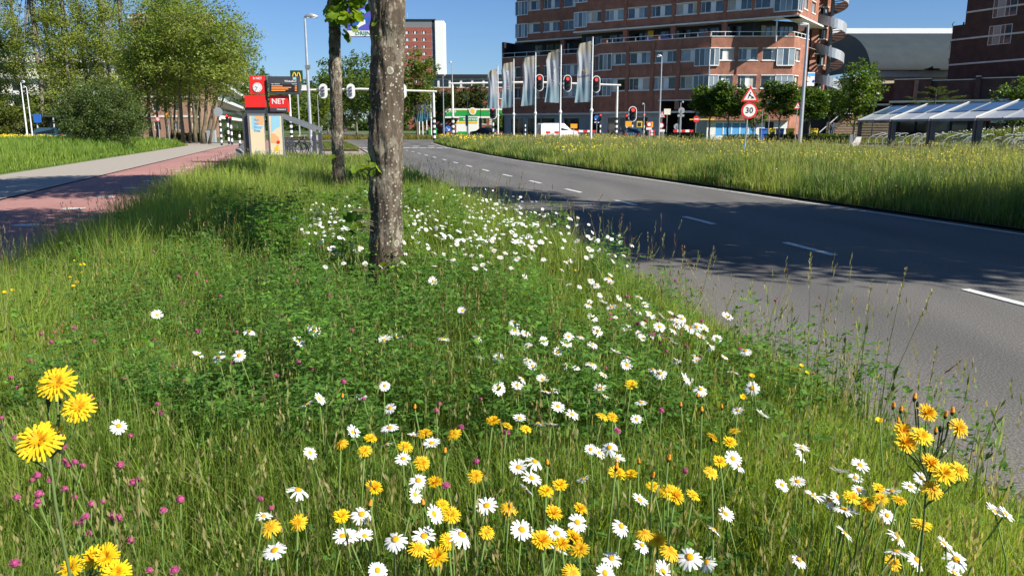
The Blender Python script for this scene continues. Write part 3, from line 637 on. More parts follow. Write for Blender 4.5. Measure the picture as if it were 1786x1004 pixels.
# hedges
def hedge(px0, px1, Y, h_, d_, label):
    x0, x1 = X(px0, Y), X(px1, Y); n = int((x1 - x0) * h_ * 420); base = Vector(((x0 + x1) / 2, Y, 0)); root = thing('hedge', label, 'hedge', base)
    w_ = (x1 - x0) / 2
    MB().box(-w_ + .1, w_ - .1, -d_ / 2 + .1, d_ / 2 - .1, 0.02, h_ - .12).build('core', 'soil', root, T(base))
    s = rng.integers(0, 3, n); P = np.stack([rng.uniform(-w_, w_, n), rng.uniform(-d_ / 2, d_ / 2, n), rng.uniform(.03, h_, n)], 1)
    P[s == 0, 2] = h_ + rng.normal(0, .05, (s == 0).sum()); P[s == 1, 1] = -d_ / 2 + rng.normal(0, .05, (s == 1).sum())
    V, q, c = leaf_quads(P, np.full(n, .16), mixcol(LM1, (.10, .15, .03), n), .3)
    obj('foliage', np_mesh('foliage', V, quads=q, col=c), 'leaf', root, T(base))
hedge(1163, 1228, 80, .85, 1.2, 'low clipped dark hedge in front of the passage')
hedge(1262, 1322, 79, .7, 1.2, 'low clipped hedge under the dark lime trees')
hedge(1335, 1408, 76, .75, 1.2, 'low hedge left of the leaning mast before the bins')
hedge(1412, 1492, 76, .8, 1.2, 'low hedge right of the leaning mast')
hedge(395, 440, 96, 1.3, 2.5, 'green hedge behind the cycle crossing signals')
hedge(300, 372, 84, .8, 2.0, 'ivy hedge at the foot of the ash clump')
# ================================================================ buildings
def wall(mb, x0, x1, z0, z1, openings, depth=0.22, y=0.0):
    """front wall in local x/z at y, real recesses at the openings"""
    xs = sorted({x0, x1, *[o[0] for o in openings], *[o[1] for o in openings]}); xs = [x for x in xs if x0 <= x <= x1]
    zs = sorted({z0, z1, *[o[2] for o in openings], *[o[3] for o in openings]}); zs = [z for z in zs if z0 <= z <= z1]
    for i in range(len(xs) - 1):
        run = None
        for j in range(len(zs) - 1):
            cx, cz = (xs[i] + xs[i + 1]) / 2, (zs[j] + zs[j + 1]) / 2
            hole = any(o[0] < cx < o[1] and o[2] < cz < o[3] for o in openings)
            if not hole:
                mb.quad((xs[i], y, zs[j]), (xs[i + 1], y, zs[j]), (xs[i + 1], y, zs[j + 1]), (xs[i], y, zs[j + 1]))
    for (a, b, c, d) in openings:
        mb.quad((a, y, c), (a, y, d), (a, y + depth, d), (a, y + depth, c)); mb.quad((b, y, d), (b, y, c), (b, y + depth, c), (b, y + depth, d))
        mb.quad((a, y, d), (b, y, d), (b, y + depth, d), (a, y + depth, d)); mb.quad((b, y, c), (a, y, c), (a, y + depth, c), (b, y + depth, c))
_wc = {}
def window(parent, F, x0, x1, z0, z1, pat, y=0.12, lintel=True, sill=True, fm='white', glasses=('glass', 'glass_dark', 'glass', 'glass_pale', 'glass_dark', 'blind', 'glass')):
    """pat: list of (width share, 'g' glass / 'p' panel); frame is the part, panes and sill its sub-parts"""
    w_, h_ = round(x1 - x0, 2), round(z1 - z0, 2); key = (w_, h_, tuple(pat), fm)
    if key not in _wc:
        fr_ = MB(); t = .055; fr_.box(0, w_, 0, .08, 0, t); fr_.box(0, w_, 0, .08, h_ - t, h_); fr_.box(0, t, 0, .08, t, h_ - t); fr_.box(w_ - t, w_, 0, .08, t, h_ - t)
        tot = sum(p[0] for p in pat); x = t; W = w_ - 2 * t; panes = []
        for k, (s, c) in enumerate(pat):
            xw = W * s / tot
            if c == 'p': fr_.box(x + .002, x + xw - .002, .012, .07, t, h_ - t)
            else: panes.append((x + .01, x + xw - .01))
            x += xw
            if k < len(pat) - 1: fr_.box(x - .025, x + .025, .004, .076, t, h_ - t)
        pm = [MB().box(a, b, .035, .06, t, h_ - t).mesh('pane') for a, b in panes]
        _wc[key] = (fr_.mesh('window'), pm, MB().box(-.08, w_ + .08, -.20, .0, -.13, -.002).mesh('sill'), MB().box(-.04, w_ + .04, -.17, .0, h_ + .002, h_ + .10).mesh('lintel'))
    fme, pms, sme, lme = _wc[key]; Mw = F @ T((x0, y, z0))
    wo = obj('window', fme, fm, parent, Mw)
    for pm_ in pms:
        me = pm_; gm_ = random.choice(glasses)
        if (pm_.name, gm_) not in _wc:
            c = pm_.copy(); c.materials.clear(); c.materials.append(M[gm_]); _wc[(pm_.name, gm_)] = c
        obj('pane', _wc[(pm_.name, gm_)], None, wo, Mw)
    if sill: obj('sill', sme, 'stone_white', wo, Mw)
    if lintel: obj('lintel', lme, 'stone_white', wo, Mw)
    return wo
PA = [(.34, 'g'), (.22, 'p'), (.26, 'g'), (.18, 'g')]; PB_ = [(.18, 'g'), (.26, 'g'), (.22, 'p'), (.34, 'g')]
# ---- the brick apartment building
U = Vector((30.4, 86.8, 0)); e1 = Vector((-.832, .555, 0)); e2 = Vector((.555, .832, 0))
def ab(a, b, z=0): return U + e1 * a + e2 * b + Vector((0, 0, z))
bld = thing('apartment_building', 'large stepped brick apartment building with white window bands', 'building', ab(14, 8))
def Fa(a, b): p = ab(a, b); return frame2(p.x, p.y, .832, -.555)        # facade looking left-forward, x runs right
def poly_prism(pts, z0, z1, name, material):
    m = MB(); m.prism([(p.x, p.y) for p in pts], 'z', z0, z1); return m.build(name, material, bld)
def brick_facade(F, x0, x1, z0, z1, wins, name='wall', material='brick', proud=True, y=0.0):
    m = MB(); wall(m, x0, x1, z0, z1, [w_[:4] for w_ in wins], .24, y); m.build(name, material, bld, F)
    for w_ in wins: window(bld, F, w_[0] + .002, w_[1] - .002, w_[2], w_[3], w_[4] if len(w_) > 4 else random.choice([PA, PB_]), y + .13)
rows_low = [(5.83, 7.18), (8.86, 10.09)]
# lower block, facade A (shaded)
FA = Fa(22.4, -1.89); LA = 22.4 - 8.7
wx = [(22.4 - a1, 22.4 - a0) for a0, a1 in ((8.9, 12.08), (12.63, 15.26), (15.84, 18.5), (19.02, 22.2))]
wins = [(x0, x1, z0, z1) for x0, x1 in wx for z0, z1 in rows_low]
pass_x = (22.4 - 14.5, 22.4 - 10.2)
m = MB(); wall(m, 0, LA, 3.34, 11.35, wins + [(pass_x[0], pass_x[1], 3.34, 4.5)], .24); m.build('wall', 'brick', bld, FA)
for i, w_ in enumerate(wins): window(bld, FA, w_[0] + .002, w_[1] - .002, w_[2], w_[3], PA if i % 2 else PB_, .13)
pil = MB().box(-.22, .22, -.10, -.002, 3.5, 11.3).mesh('pier')
for a in (12.36, 15.55, 18.76): obj('pier', pil, 'brick', bld, FA @ T((22.4 - a, 0, 0)))
rec = MB().box(-.5, .5, -.07, -.002, 7.45, 8.65).mesh('brick_panel'); rec2 = MB().box(-.5, .5, -.07, -.002, 4.6, 5.6).mesh('brick_panel')
for x0, x1 in wx: obj('brick_panel', rec, 'brick', bld, FA @ T(((x0 + x1) / 2 + .4, 0, 0)))
# deeper corner bays at the ends of the rows: glass stepping down below the sill
def corner_bay(F, x0, x1, z0, z1, n=3):
    r_ = MB(); r_.box(x0, x1, -.20, -.06, z0 - .1, z0 - .002); r_.box(x0, x1, -.20, .0, z1 + .002, z1 + .1)
    for k in range(n + 1): xx = x0 + (x1 - x0) * k / n; r_.box(xx - .035, xx + .035, -.16, -.08, z0, z1)
    o = r_.build('bay_window', 'white', bld, F)
    for k in range(n): MB().box(x0 + (x1 - x0) * k / n + .04, x0 + (x1 - x0) * (k + 1) / n - .04, -.14, -.10, z0 + .002, z1 - .002).build('pane', random.choice(['glass', 'glass_pale']), o, F)
    MB().box(x0, x1, -.098, -.02, z0, z1).build('bay_core', 'glass_dark', o, F)
for z0, z1 in rows_low:
    corner_bay(FA, LA - 1.7, LA + .1, z0 - .55, z1); corner_bay(FA, -.1, 1.6, z0 - .55, z1)
# splayed left end of the lower block
p0, p1 = ab(22.4, -1.89), ab(24.6, .4); FS = frame2(p1.x, p1.y, (p0 - p1).x, (p0 - p1).y); LS = (p0 - p1).length
m = MB(); wall(m, 0, LS, 3.34, 11.35, [(.5, LS - .3, z0 - .5, z1) for z0, z1 in rows_low], .24); m.build('wall', 'brick', bld, FS)
for z0, z1 in rows_low: window(bld, FS, .502, LS - .302, z0 - .5, z1, [(1, 'g'), (1, 'g'), (1, 'g')], .13)
m = MB(); p2 = ab(24.6, 3.4); m.quad(tuple(p2), tuple(p1), tuple(p1 + Vector((0, 0, 11.35))), tuple(p2 + Vector((0, 0, 11.35)))); m.build('wall', 'brick', bld)
# facade B (sunlit, looks at the viewer)
FBm = frame2(22.2, 90.0, 1, 0); LB = 9.25
wb = []
for z0, z1 in rows_low: wb += [(.4, 2.62, z0, z1), (3.14, 5.25, z0, z1), (5.8, 8.9, z0, z1)]
m = MB(); wall(m, 0, LB, 3.0, 11.35, wb, .24); m.build('wall', 'brick', bld, FBm)
for w_ in wb: window(bld, FBm, w_[0] + .002, w_[1] - .002, w_[2], w_[3], PA if w_[0] > 5 else PB_, .13)
for z0, z1 in rows_low: corner_bay(FBm, 7.4, LB + .1, z0 - .55, z1); corner_bay(FBm, -.1, .95, z0 - .55, z1, 2)
# facade C (right end)
FC = frame2(31.45, 90.0, .64, .768); LC = 4.6
wc_ = [(.7, 1.9, z0, z1) for z0, z1 in rows_low]; m = MB(); wall(m, 0, LC, 0, 11.35, wc_, .24); m.build('wall', 'brick', bld, FC)
for w_ in wc_: window(bld, FC, w_[0] + .002, w_[1] - .002, w_[2], w_[3], [(1, 'g'), (1, 'g')], .13)
# terrace deck, parapet cap, dark recessed storey, railings
foot_low = [ab(22.4, -1.87), Vector((22.2, 90.02, 0)), Vector((31.45, 90.02, 0)), Vector((34.38, 93.5, 0)), ab(.4, 15), ab(24.6, 15), ab(24.58, .4)]
poly_prism(foot_low, 10.55, 10.6, 'terrace_deck', 'footpath')
MB().box(0, LA, -.06, .22, 11.352, 11.44).build('parapet_cap', 'stone_white', bld, FA); MB().box(0, LB, -.06, .22, 11.352, 11.44).build('parapet_cap', 'stone_white', bld, FBm)
MB().box(0, LC, -.06, .22, 11.352, 11.44).build('parapet_cap', 'stone_white', bld, FC); MB().box(0, LS, -.06, .22, 11.352, 11.44).build('parapet_cap', 'stone_white', bld, FS)
def railing(F, L, n):
    m = MB(); m.box(0, L, .05, .11, 11.86, 11.92); 
    for k in range(n + 1): m.box(L * k / n - .03, L * k / n + .03, .055, .105, 11.44, 11.86)
    m.build('railing', 'alu_white', bld, F)
railing(FA, LA, 9); railing(FBm, LB, 6); railing(FC, LC, 4)
blk = MB().box(-.35, .35, -.08, .24, 11.44, 11.75).mesh('parapet_block')
for F, x in ((FA, LA - .4), (FA, 7.2), (FA, .5), (FBm, LB - .4)): obj('parapet_block', blk, 'brick', bld, F @ T((x, 0, 0)))
FT = Fa(27.0, 1.7); LT = 27 - 5.0
tw = []; x = .5
while x < LT - 1.3:
    tw.append((x, x + 1.1, 11.2, 12.75)); x += random.choice([1.3, 1.35, 2.1])
m = MB(); wall(m, 0, LT, 10.6, 13.3, tw, .15); m.build('recessed_wall', 'dark_cladding', bld, FT)
for w_ in tw: window(bld, FT, w_[0] + .002, w_[1] - .002, w_[2], w_[3], [(1, 'g'), (.6, 'g')], .08, False, False, 'anthracite', ('glass', 'glass_dark', 'glass_dark'))
FT2 = frame2(*ab(5.0, 1.7).to_2d(), .93, .37); m = MB(); wall(m, 0, 6.2, 10.6, 13.3, [(1, 3.2, 11.3, 12.8), (3.6, 5.6, 11.3, 12.8)], .15); m.build('recessed_wall', 'dark_cladding', bld, FT2)
for a, b in ((1, 3.2), (3.6, 5.6)): window(bld, FT2, a + .002, b - .002, 11.3, 12.8, [(1, 'g'), (1, 'g'), (1, 'g')], .08, False, False, 'anthracite')
MB().box(9.2, 9.9, 1.55, 1.68, 10.65, 12.9).build('terrace_door', 'yellow', bld, Fa(27, 0)); MB().box(10.0, 13.0, -1.0, -.96, 10.65, 11.75).build('screen', 'violet_blue', bld, Fa(27, 0))
# upper block, long facade and right end, three storeys above the soffit
Z3 = [(14.24, 15.42), (17.2, 18.38), (20.2, 21.38)]
FU = Fa(27.0, 0); LU = 27.0
au = [(.85, 4.55), (4.93, 7.64), (8.1, 10.71), (11.18, 13.68), (14.25, 16.77), (17.28, 19.81), (20.35, 22.81), (23.4, 26.6)]
wu = [(27 - a1, 27 - a0, z0, z1) for a0, a1 in au for z0, z1 in Z3]
m = MB(); wall(m, 0, LU, 13.23, 22.6, wu, .24); m.build('wall', 'brick', bld, FU)
for i, w_ in enumerate(wu): window(bld, FU, w_[0] + .002, w_[1] - .002, w_[2], w_[3], PA if (i // 3) % 2 else PB_, .13)
for z0, z1 in Z3: corner_bay(FU, LU - 2.4, LU + .1, z0 - .5, z1, 4); corner_bay(FU, -.1, 1.7, z0 - .5, z1, 3)
pil2 = MB().box(-.2, .2, -.10, -.002, 13.5, 22.5).mesh('pier')
for a in (7.87, 13.96, 20.08): obj('pier', pil2, 'brick', bld, FU @ T((27 - a, 0, 0)))
MB().box(-.2, LU + .2, -.2, 1.8, 13.06, 13.226).build('soffit', 'stone_white', bld, FU)
for a in (7.87, 14.0, 20.1): MB().box(27 - a - .28, 27 - a + .28, 0, .5, 10.6, 13.05).build('brick_pier', 'brick', bld, FU)
MB().box(24.9, 25.05, -.1, .05, 10.6, 13.05).build('column', 'alu_white', bld, FU)
FR = frame2(U.x, U.y, .555, .832); wr = [(x0, x0 + 1.7, z0, z1) for x0 in (2.6, 6.2) for z0, z1 in Z3]; m = MB(); wall(m, 0, 9.5, 13.23, 22.6, wr, .24); m.build('wall', 'brick', bld, FR)
for w_ in wr: window(bld, FR, w_[0] + .002, w_[1] - .002, w_[2], w_[3], [(1, 'g'), (1, 'g')], .13)
MB().box(-.2, 12.6, -.35, 1.4, 13.06, 13.224).build('soffit', 'stone_white', bld, FR)
for z0, z1 in Z3: corner_bay(FR, -.1, 1.5, z0 - .5, z1, 2)
poly_prism([ab(0, 0), ab(0, 15), ab(27, 15), ab(27, 0)], 22.6, 22.9, 'roof', 'stone_white')
m = MB(); a_, b_, c_ = ab(27, 15), ab(27, 0), ab(27, 5.3); m.quad(tuple(a_ + Vector((0, 0, 13.2))), tuple(b_ + Vector((0, 0, 13.2))), tuple(b_ + Vector((0, 0, 22.6))), tuple(a_ + Vector((0, 0, 22.6)))); m.build('wall', 'brick', bld)
# right annex behind the corner, with the narrow dark gap
FX = frame2(*ab(1.45, 10.6).to_2d(), .93, .37); wxr = [(1.9, 3.1, z0, z1) for z0, z1 in ((5.8, 7.1), (8.9, 10.1), (11.9, 13.1), (14.3, 15.5), (17.2, 18.4))]
m = MB(); wall(m, .8, 3.6, 3.5, 22.6, wxr, .24); m.build('wall', 'brick', bld, FX)
for w_ in wxr: window(bld, FX, w_[0] + .002, w_[1] - .002, w_[2], w_[3], [(1, 'g'), (1, 'g')], .13)
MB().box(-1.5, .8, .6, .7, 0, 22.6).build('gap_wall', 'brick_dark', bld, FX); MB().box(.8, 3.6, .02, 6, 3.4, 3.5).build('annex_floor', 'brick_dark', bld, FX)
MB().box(3.59, 3.6, 0, 6, 3.5, 22.6).build('wall', 'brick', bld, FX)
# left wing, set back
FW = Fa(39.3, 5.3); LW = 39.3 - 27
aw = [(27.9, 31.8), (32.36, 34.9), (35.45, 39.0)]; ww = [(39.3 - a1, 39.3 - a0, z0, z1) for a0, a1 in aw for z0, z1 in Z3]
m = MB(); wall(m, 0, LW, 13.23, 22.6, ww, .24); m.build('wall', 'brick', bld, FW)
for i, w_ in enumerate(ww): window(bld, FW, w_[0] + .002, w_[1] - .002, w_[2], w_[3], PA if i % 2 else PB_, .13)
for z0, z1 in Z3: corner_bay(FW, -.1, 1.9, z0 - .5, z1, 4)
MB().box(-.1, LW, -.2, 1.8, 13.06, 13.226).build('soffit', 'stone_white', bld, FW)
poly_prism([ab(27, 5.32), ab(39.3, 5.32), ab(39.3, 15), ab(27, 15)], 22.6, 22.9, 'roof', 'stone_white')
m = MB(); a_, b_ = ab(39.3, 15), ab(39.3, 5.3); m.quad(tuple(a_ + Vector((0, 0, 13.2))), tuple(b_ + Vector((0, 0, 13.2))), tuple(b_ + Vector((0, 0, 22.6))), tuple(a_ + Vector((0, 0, 22.6)))); m.build('wall', 'brick', bld)
FWT = Fa(39.6, 6.6); tw = [(x, x + 1.3, 11.1, 12.7) for x in (2.4, 4.2, 5.6, 7.6, 9.6)]; m = MB(); wall(m, -.9, 13, 10.3, 13.2, tw, .15); m.build('recessed_wall', 'dark_cladding', bld, FWT)
for w_ in tw: window(bld, FWT, w_[0] + .002, w_[1] - .002, w_[2], w_[3], [(1, 'g'), (1, 'g')], .08, False, False, 'anthracite', ('glass', 'glass_dark'))
MB().box(-1.3, -.9, -2.6, 1, 3.4, 13.1).build('side_screen', 'dark_cladding', bld, FWT); MB().box(LW - 5.2, LW - 4.6, 0, .5, 10.3, 13.05).build('brick_pier', 'brick', bld, FW)
FV = Fa(40.4, 3.4); LV = 40.4 - 24.6; av = [(25.2, 27.6), (28.2, 30.7), (31.25, 33.7), (34.3, 37.0), (37.4, 40.0)]
wv = [(40.4 - a1, 40.4 - a0, z0, z1) for a0, a1 in av for z0, z1 in ((5.45, 6.8), (8.25, 9.56))]
m = MB(); wall(m, 0, LV, 3.35, 10.9, wv, .24); m.build('wall', 'brick', bld, FV)
for i, w_ in enumerate(wv): window(bld, FV, w_[0] + .002, w_[1] - .002, w_[2], w_[3], PB_ if i % 2 else PA, .13)
MB().box(0, LV, -.06, .22, 10.902, 11.0).build('parapet_cap', 'stone_white', bld, FV)
r_ = MB(); r_.box(0, LV, .05, .1, 11.5, 11.56); 
for k in range(9): r_.box(LV * k / 8 - .03, LV * k / 8 + .03, .05, .1, 11.0, 11.5)
r_.build('railing', 'alu_white', bld, FV)
m = MB(); a_, b_ = ab(40.4, 15), ab(40.4, 3.4); m.quad(tuple(a_), tuple(b_), tuple(b_ + Vector((0, 0, 10.9))), tuple(a_ + Vector((0, 0, 10.9)))); m.build('wall', 'dark_cladding', bld)
poly_prism([ab(24.6, 3.42), ab(40.4, 3.42), ab(40.4, 15), ab(24.6, 15)], 10.2, 10.28, 'terrace_deck', 'footpath')
# ground floor: pale shop fronts under a white band
MB().box(-.15, LA + .1, -.14, .2, 3.12, 3.336).build('fascia', 'stone_white', bld, FA); MB().box(0, LV, -.1, .2, 3.12, 3.346).build('fascia', 'stone_white', bld, FV); MB().box(0, LS, -.1, .2, 3.12, 3.336).build('fascia', 'stone_white', bld, FS)
def shop(F, x0, x1, y, pat, glass='glass_dark'):
    xs = x0; hol = []
    for k, (s, c) in enumerate(pat):
        if c == 'g': hol.append((xs + .06, xs + s - .06, .5, 2.7))
        xs += s
    m = MB(); wall(m, x0, xs, 0, 3.12, hol, .12, y); m.build('shop_front', 'steel_light', bld, F)
    for h_ in hol: MB().box(h_[0] + .01, h_[1] - .01, y + .06, y + .1, h_[2] + .01, h_[3] - .01).build('shop_window', random.choice([glass, 'glass']), bld, F)
shop(FA, 0, 7.9, .35, [(1.0, 'p'), (1.6, 'g'), (1.6, 'g'), (.7, 'p'), (1.5, 'g'), (1.4, 'p')])
shop(FA, 12.2, LA, .35, [(1.5, 'p')])
shop(FV, 0, LV, .3, [(1.2, 'p'), (2.2, 'g'), (.6, 'p'), (2.2, 'g'), (2.2, 'g'), (1.4, 'p'), (2.4, 'g'), (2.6, 'p')])
MB().box(pass_x[0] + .01, pass_x[1] - .01, 6.0, 6.1, 0, 4.5).build('passage_shade_sheet', 'black', bld, FA); MB().box(pass_x[0] - .1, pass_x[0], .25, 6, 0, 4.6).build('passage_wall', 'brick_dark', bld, FA)  # passage shade put into colour: black sheet at the end, darker brick lining
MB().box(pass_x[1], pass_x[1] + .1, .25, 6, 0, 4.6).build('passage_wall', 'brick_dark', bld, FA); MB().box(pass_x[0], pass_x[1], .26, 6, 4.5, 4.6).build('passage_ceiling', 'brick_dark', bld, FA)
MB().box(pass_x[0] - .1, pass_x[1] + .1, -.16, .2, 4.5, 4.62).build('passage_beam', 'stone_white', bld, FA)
MB().box(7.6, 8.2, .36, .46, .6, 1.5).build('poster_frame', 'yellow', bld, FA)
# ground floor of facade B: brick band, white wall with blue panels, shop name
MB().box(0, LB, -.45, -.02, 2.25, 2.99).build('canopy', 'brick', bld, FBm)
m = MB(); wall(m, 0, LB, 0, 2.25, [(1.0 + k * .95, 1.8 + k * .95, .55, 2.0) for k in range(5)] + [(6.6, 7.6, 0.02, 2.1)], .12, .05); m.build('shop_front', 'white', bld, FBm)
for k in range(5): MB().box(1.01 + k * .95, 1.79 + k * .95, .08, .14, .56, 1.99).build('blue_panel', 'pale_blue', bld, FBm)
MB().box(6.61, 7.59, .1, .15, .03, 2.09).build('door', 'black', bld, FBm); MB().box(-2.2, .6, -.8, -.68, 2.3, 2.42).build('height_bar', 'yellow', bld, FBm)
text('DE CHINEES', .62, FBm @ T((7.0, -.48, 3.35)), 'text_red', bld, 'shop_lettering')
# ---- helical outside stair
sc = Vector((X(1436, 97), 97, 0)); stair = thing('spiral_staircase', 'grey spiral outside staircase at the right end of the brick building', 'staircase', sc)
MB().tube([(0, 0, 0), (0, 0, 24)], .22, 10).build('column', 'steel_grey', stair, T(sc))
pitch_ = 3.35; nturn = 6.2; z0_ = 3.4; N = int(nturn * 28); V = []; Q = []; ro = 1.75
for i in range(N + 1):
    a = 2 * math.pi * i / 28 + 2.2; z = z0_ + pitch_ * i / 28; c_, s_ = math.cos(a), -math.sin(a)
    V += [(ro * c_, ro * s_, z - .25), (ro * c_, ro * s_, z + .85), ((ro - .05) * c_, (ro - .05) * s_, z + .85), ((ro - .05) * c_, (ro - .05) * s_, z - .25)]
Q = [(4 * i + k, 4 * i + 4 + k, 4 * i + 4 + (k + 1) % 4, 4 * i + (k + 1) % 4) for i in range(N) for k in range(4)]
MB().add(V, Q).build('balustrade', 'galv', stair, T(sc))
st_me = MB().box(.15, ro - .06, -.17, .17, -.03, .03).mesh('step')
for i in range(0, N, 2):
    a = 2 * math.pi * i / 28 + 2.2; obj('step', st_me, 'steel_grey', stair, T(sc + Vector((0, 0, z0_ + pitch_ * i / 28))) @ RZ(-a))
lm_ = MB().box(-2.4, -.2, -.6, .6, -.06, .0).mesh('landing')
for k in range(5): obj('landing', lm_, 'steel_light', stair, T(sc + Vector((0, 0, 6.8 + 3.35 * k))) @ RZ(-.3))
# ---- hall with curved slate roof
hall = thing('hall_building', 'hall with a large curved slate roof behind the shops', 'building', (62, 118, 0))
prof = [(112 + 14 * t, 9.4 + 6.2 * math.sqrt(max(0, 1 - (1 - t) ** 2)) ** 1.15) for t in np.linspace(0, 1, 30) ** 1.6]
full = prof + [(140, 15.6), (150, 9.4)]
m = MB(); n_ = len(prof); vs = [(50, y, z) for y, z in prof] + [(92, y, z) for y, z in prof]; m.add(vs, [(i, n_ + i, n_ + i + 1, i + 1) for i in range(n_ - 1)]); m.build('roof', 'roof_slate', hall, smooth=True)
MB().add([(50, y, z) for y, z in full], [tuple(range(len(full)))]).build('gable', 'dark_cladding', hall)
MB().box(44, 92, 125.6, 128, 15.55, 16.5).build('ridge_cap', 'white', hall); MB().box(50.1, 92, 112.2, 112.6, 8.4, 9.35).build('white_band', 'stone_white', hall); MB().box(50.05, 92, 111.6, 112.1, 9.3, 9.5).build('eave', 'dark_cladding', hall)
MB().box(48, 92, 112.5, 140, 0, 8.45).build('lower_wall', 'sand', hall)
# ---- dark brick apartment building at the right edge
rb = thing('dark_apartment_building', 'dark brick apartment building with white bands at the right edge', 'building', (60, 96, 0))
q0, q1 = Vector((55.2, 101.5, 0)), Vector((63.5, 82.6, 0)); FD = frame2(q0.x, q0.y, (q1 - q0).x, (q1 - q0).y); LD = (q1 - q0).length
def pxs(px): k = (px - 893) / 1380; d = (q1 - q0).normalized(); return (k * q0.y - q0.x) / (d.x - k * d.y)
rows_d = [(z, z + 1.9) for z in (11.2, 14.2, 17.2)]; xa, xb = pxs(1706), pxs(1745)
wd_ = [(xa, xb, 11.1, 13.3), (xa + .2, xb + .3, 14.2, 16.3), (xa + .2, xb + .3, 17.3, 19.2)]
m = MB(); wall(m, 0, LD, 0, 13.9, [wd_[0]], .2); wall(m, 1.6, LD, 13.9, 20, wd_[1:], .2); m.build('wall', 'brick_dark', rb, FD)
for w_ in wd_: window(rb, FD, w_[0] + .002, w_[1] - .002, w_[2], w_[3], [(.5, 'g'), (.9, 'g'), (.5, 'g'), (.8, 'g')], -.05, False, False, 'white', ('glass', 'glass_pale', 'glass'))
for z in (9.2, 12.2, 15.3): MB().box(0 if z < 14 else 1.6, LD, -.08, -.002, z - .12, z + .08).build('stone_band', 'stone_white', rb, FD)
MB().box(0, LD, .01, 10, 13.7, 13.9).build('roof', 'brick_dark', rb, FD); MB().prism([(1.6, 15.4), (LD, 15.4), (LD, 24), (5.2, 24)], 'y', .01, 8).build('gable', 'brick_dark', rb, FD)
MB().box(LD - 6.2, LD - 3.2, -1.1, -.01, 13.2, 13.4).build('balcony', 'stone_white', rb, FD); bb = MB(); bb.box(LD - 6.2, LD - 3.2, -1.1, -1.05, 14.2, 14.27)
for k in range(9): bb.box(LD - 6.2 + k * .37, LD - 6.16 + k * .37, -1.1, -1.05, 13.4, 14.2)
bb.build('balcony_rail', 'alu_white', rb, FD)
m = MB(); e_ = Vector((-5, 14, 0)); m.quad(tuple(q0 + Vector((8, 8, 0))), tuple(q0), tuple(q0 + Vector((0, 0, 13.9))), tuple(q0 + Vector((8, 8, 13.9)))); m.build('wall', 'brick_dark', rb)
# thin dark fire stair
fc = Vector((X(1649, 102), 102, 0)); fs_ = thing('fire_stair', 'thin dark spiral fire stair beside the dark building', 'staircase', fc)
MB().tube([(.9, 0, 0), (.9, 0, 14.4)], .10, 6).build('column', 'anthracite', fs_, T(fc)); V = []; fm_ = MB(); rm = []
for i in range(80):
    a = i * .28; z = 6 + i * .095; c_, s_ = math.cos(a), math.sin(a); rm.append((.9 + 1.25 * c_, 1.25 * s_, z + .9)); 
    if i % 2 == 0: fm_.box(.9 + .62 * c_ - .3, .9 + .62 * c_ + .3, .62 * s_ - .3, .62 * s_ + .3, z - .02, z + .02)
fm_.build('steps', 'anthracite', fs_, T(fc)); MB().tube(rm, .035, 5).build('handrail', 'anthracite', fs_, T(fc))
bl_ = MB()
for p in rm[::3]: bl_.tube([(p[0], p[1], p[2] - .9), p], .018, 4)
bl_.build('balusters', 'anthracite', fs_, T(fc))
# ---- low dark shops in front
lo = thing('low_shop_building', 'low dark brick shop row with white canopy edge behind the bicycle shelter', 'building', (52, 92, 0))
FL_ = frame2(X(1500, 99), 99, .832, -.555)
def sl_px(px): k = (px - 893) / 1380; return (k * 99 - X(1500, 99)) / (.832 + k * .555)
def lowblk(px0, px1, y0, ztop, name, material='brick_dark', zb=4.6):
    x0, x1 = sl_px(px0), sl_px(px1); MB().box(x0, x1, y0, y0 + 7, zb, ztop).build(name, material, lo, FL_); MB().box(x0, x1, y0 - .05, y0 + .2, ztop + .002, ztop + .1).build('coping', 'stone_white', lo, FL_)
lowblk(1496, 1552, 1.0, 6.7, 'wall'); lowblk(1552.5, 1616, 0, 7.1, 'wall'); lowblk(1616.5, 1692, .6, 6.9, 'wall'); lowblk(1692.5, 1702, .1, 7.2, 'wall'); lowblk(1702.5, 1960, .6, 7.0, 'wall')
pq = FL_ @ Vector((sl_px(1592), -.3, 0)); MB().box(0, 1.75, 0, .3, 4.62, 7.0).build('sunlit_tone_wall', 'pinkbrick', lo, frame2(pq.x, pq.y, .9, .43))  # sun-facing patch; its sunlight is also put into a paler brick colour
MB().box(sl_px(1552), sl_px(1960), -2.2, .58, 4.36, 4.58).build('canopy', 'stone_white', lo, FL_); MB().box(sl_px(1490), sl_px(1551), -1.0, .98, 4.1, 4.3).build('canopy', 'stone_white', lo, FL_)
MB().box(sl_px(1490), sl_px(1960), 3.0, 3.2, 0, 4.6).build('back_wall', 'dark_cladding', lo, FL_)
for k in range(16):
    x_ = .4 + k * 1.9; MB().box(x_, x_ + 1.6, 2.88, 2.95, .3, 3.4).build('shop_window', random.choice(['glass_dark', 'glass', 'glass_dark']), lo, FL_)
a_ = sl_px(1708); MB().box(a_, a_ + 1.0, .3, .4, 2.2, 4.2).build('red_panel', 'sign_red', lo, FL_); MB().box(a_ + 1.1, a_ + 2.6, .3, .4, 2.0, 4.2).build('pale_panel', 'stone_white', lo, FL_)
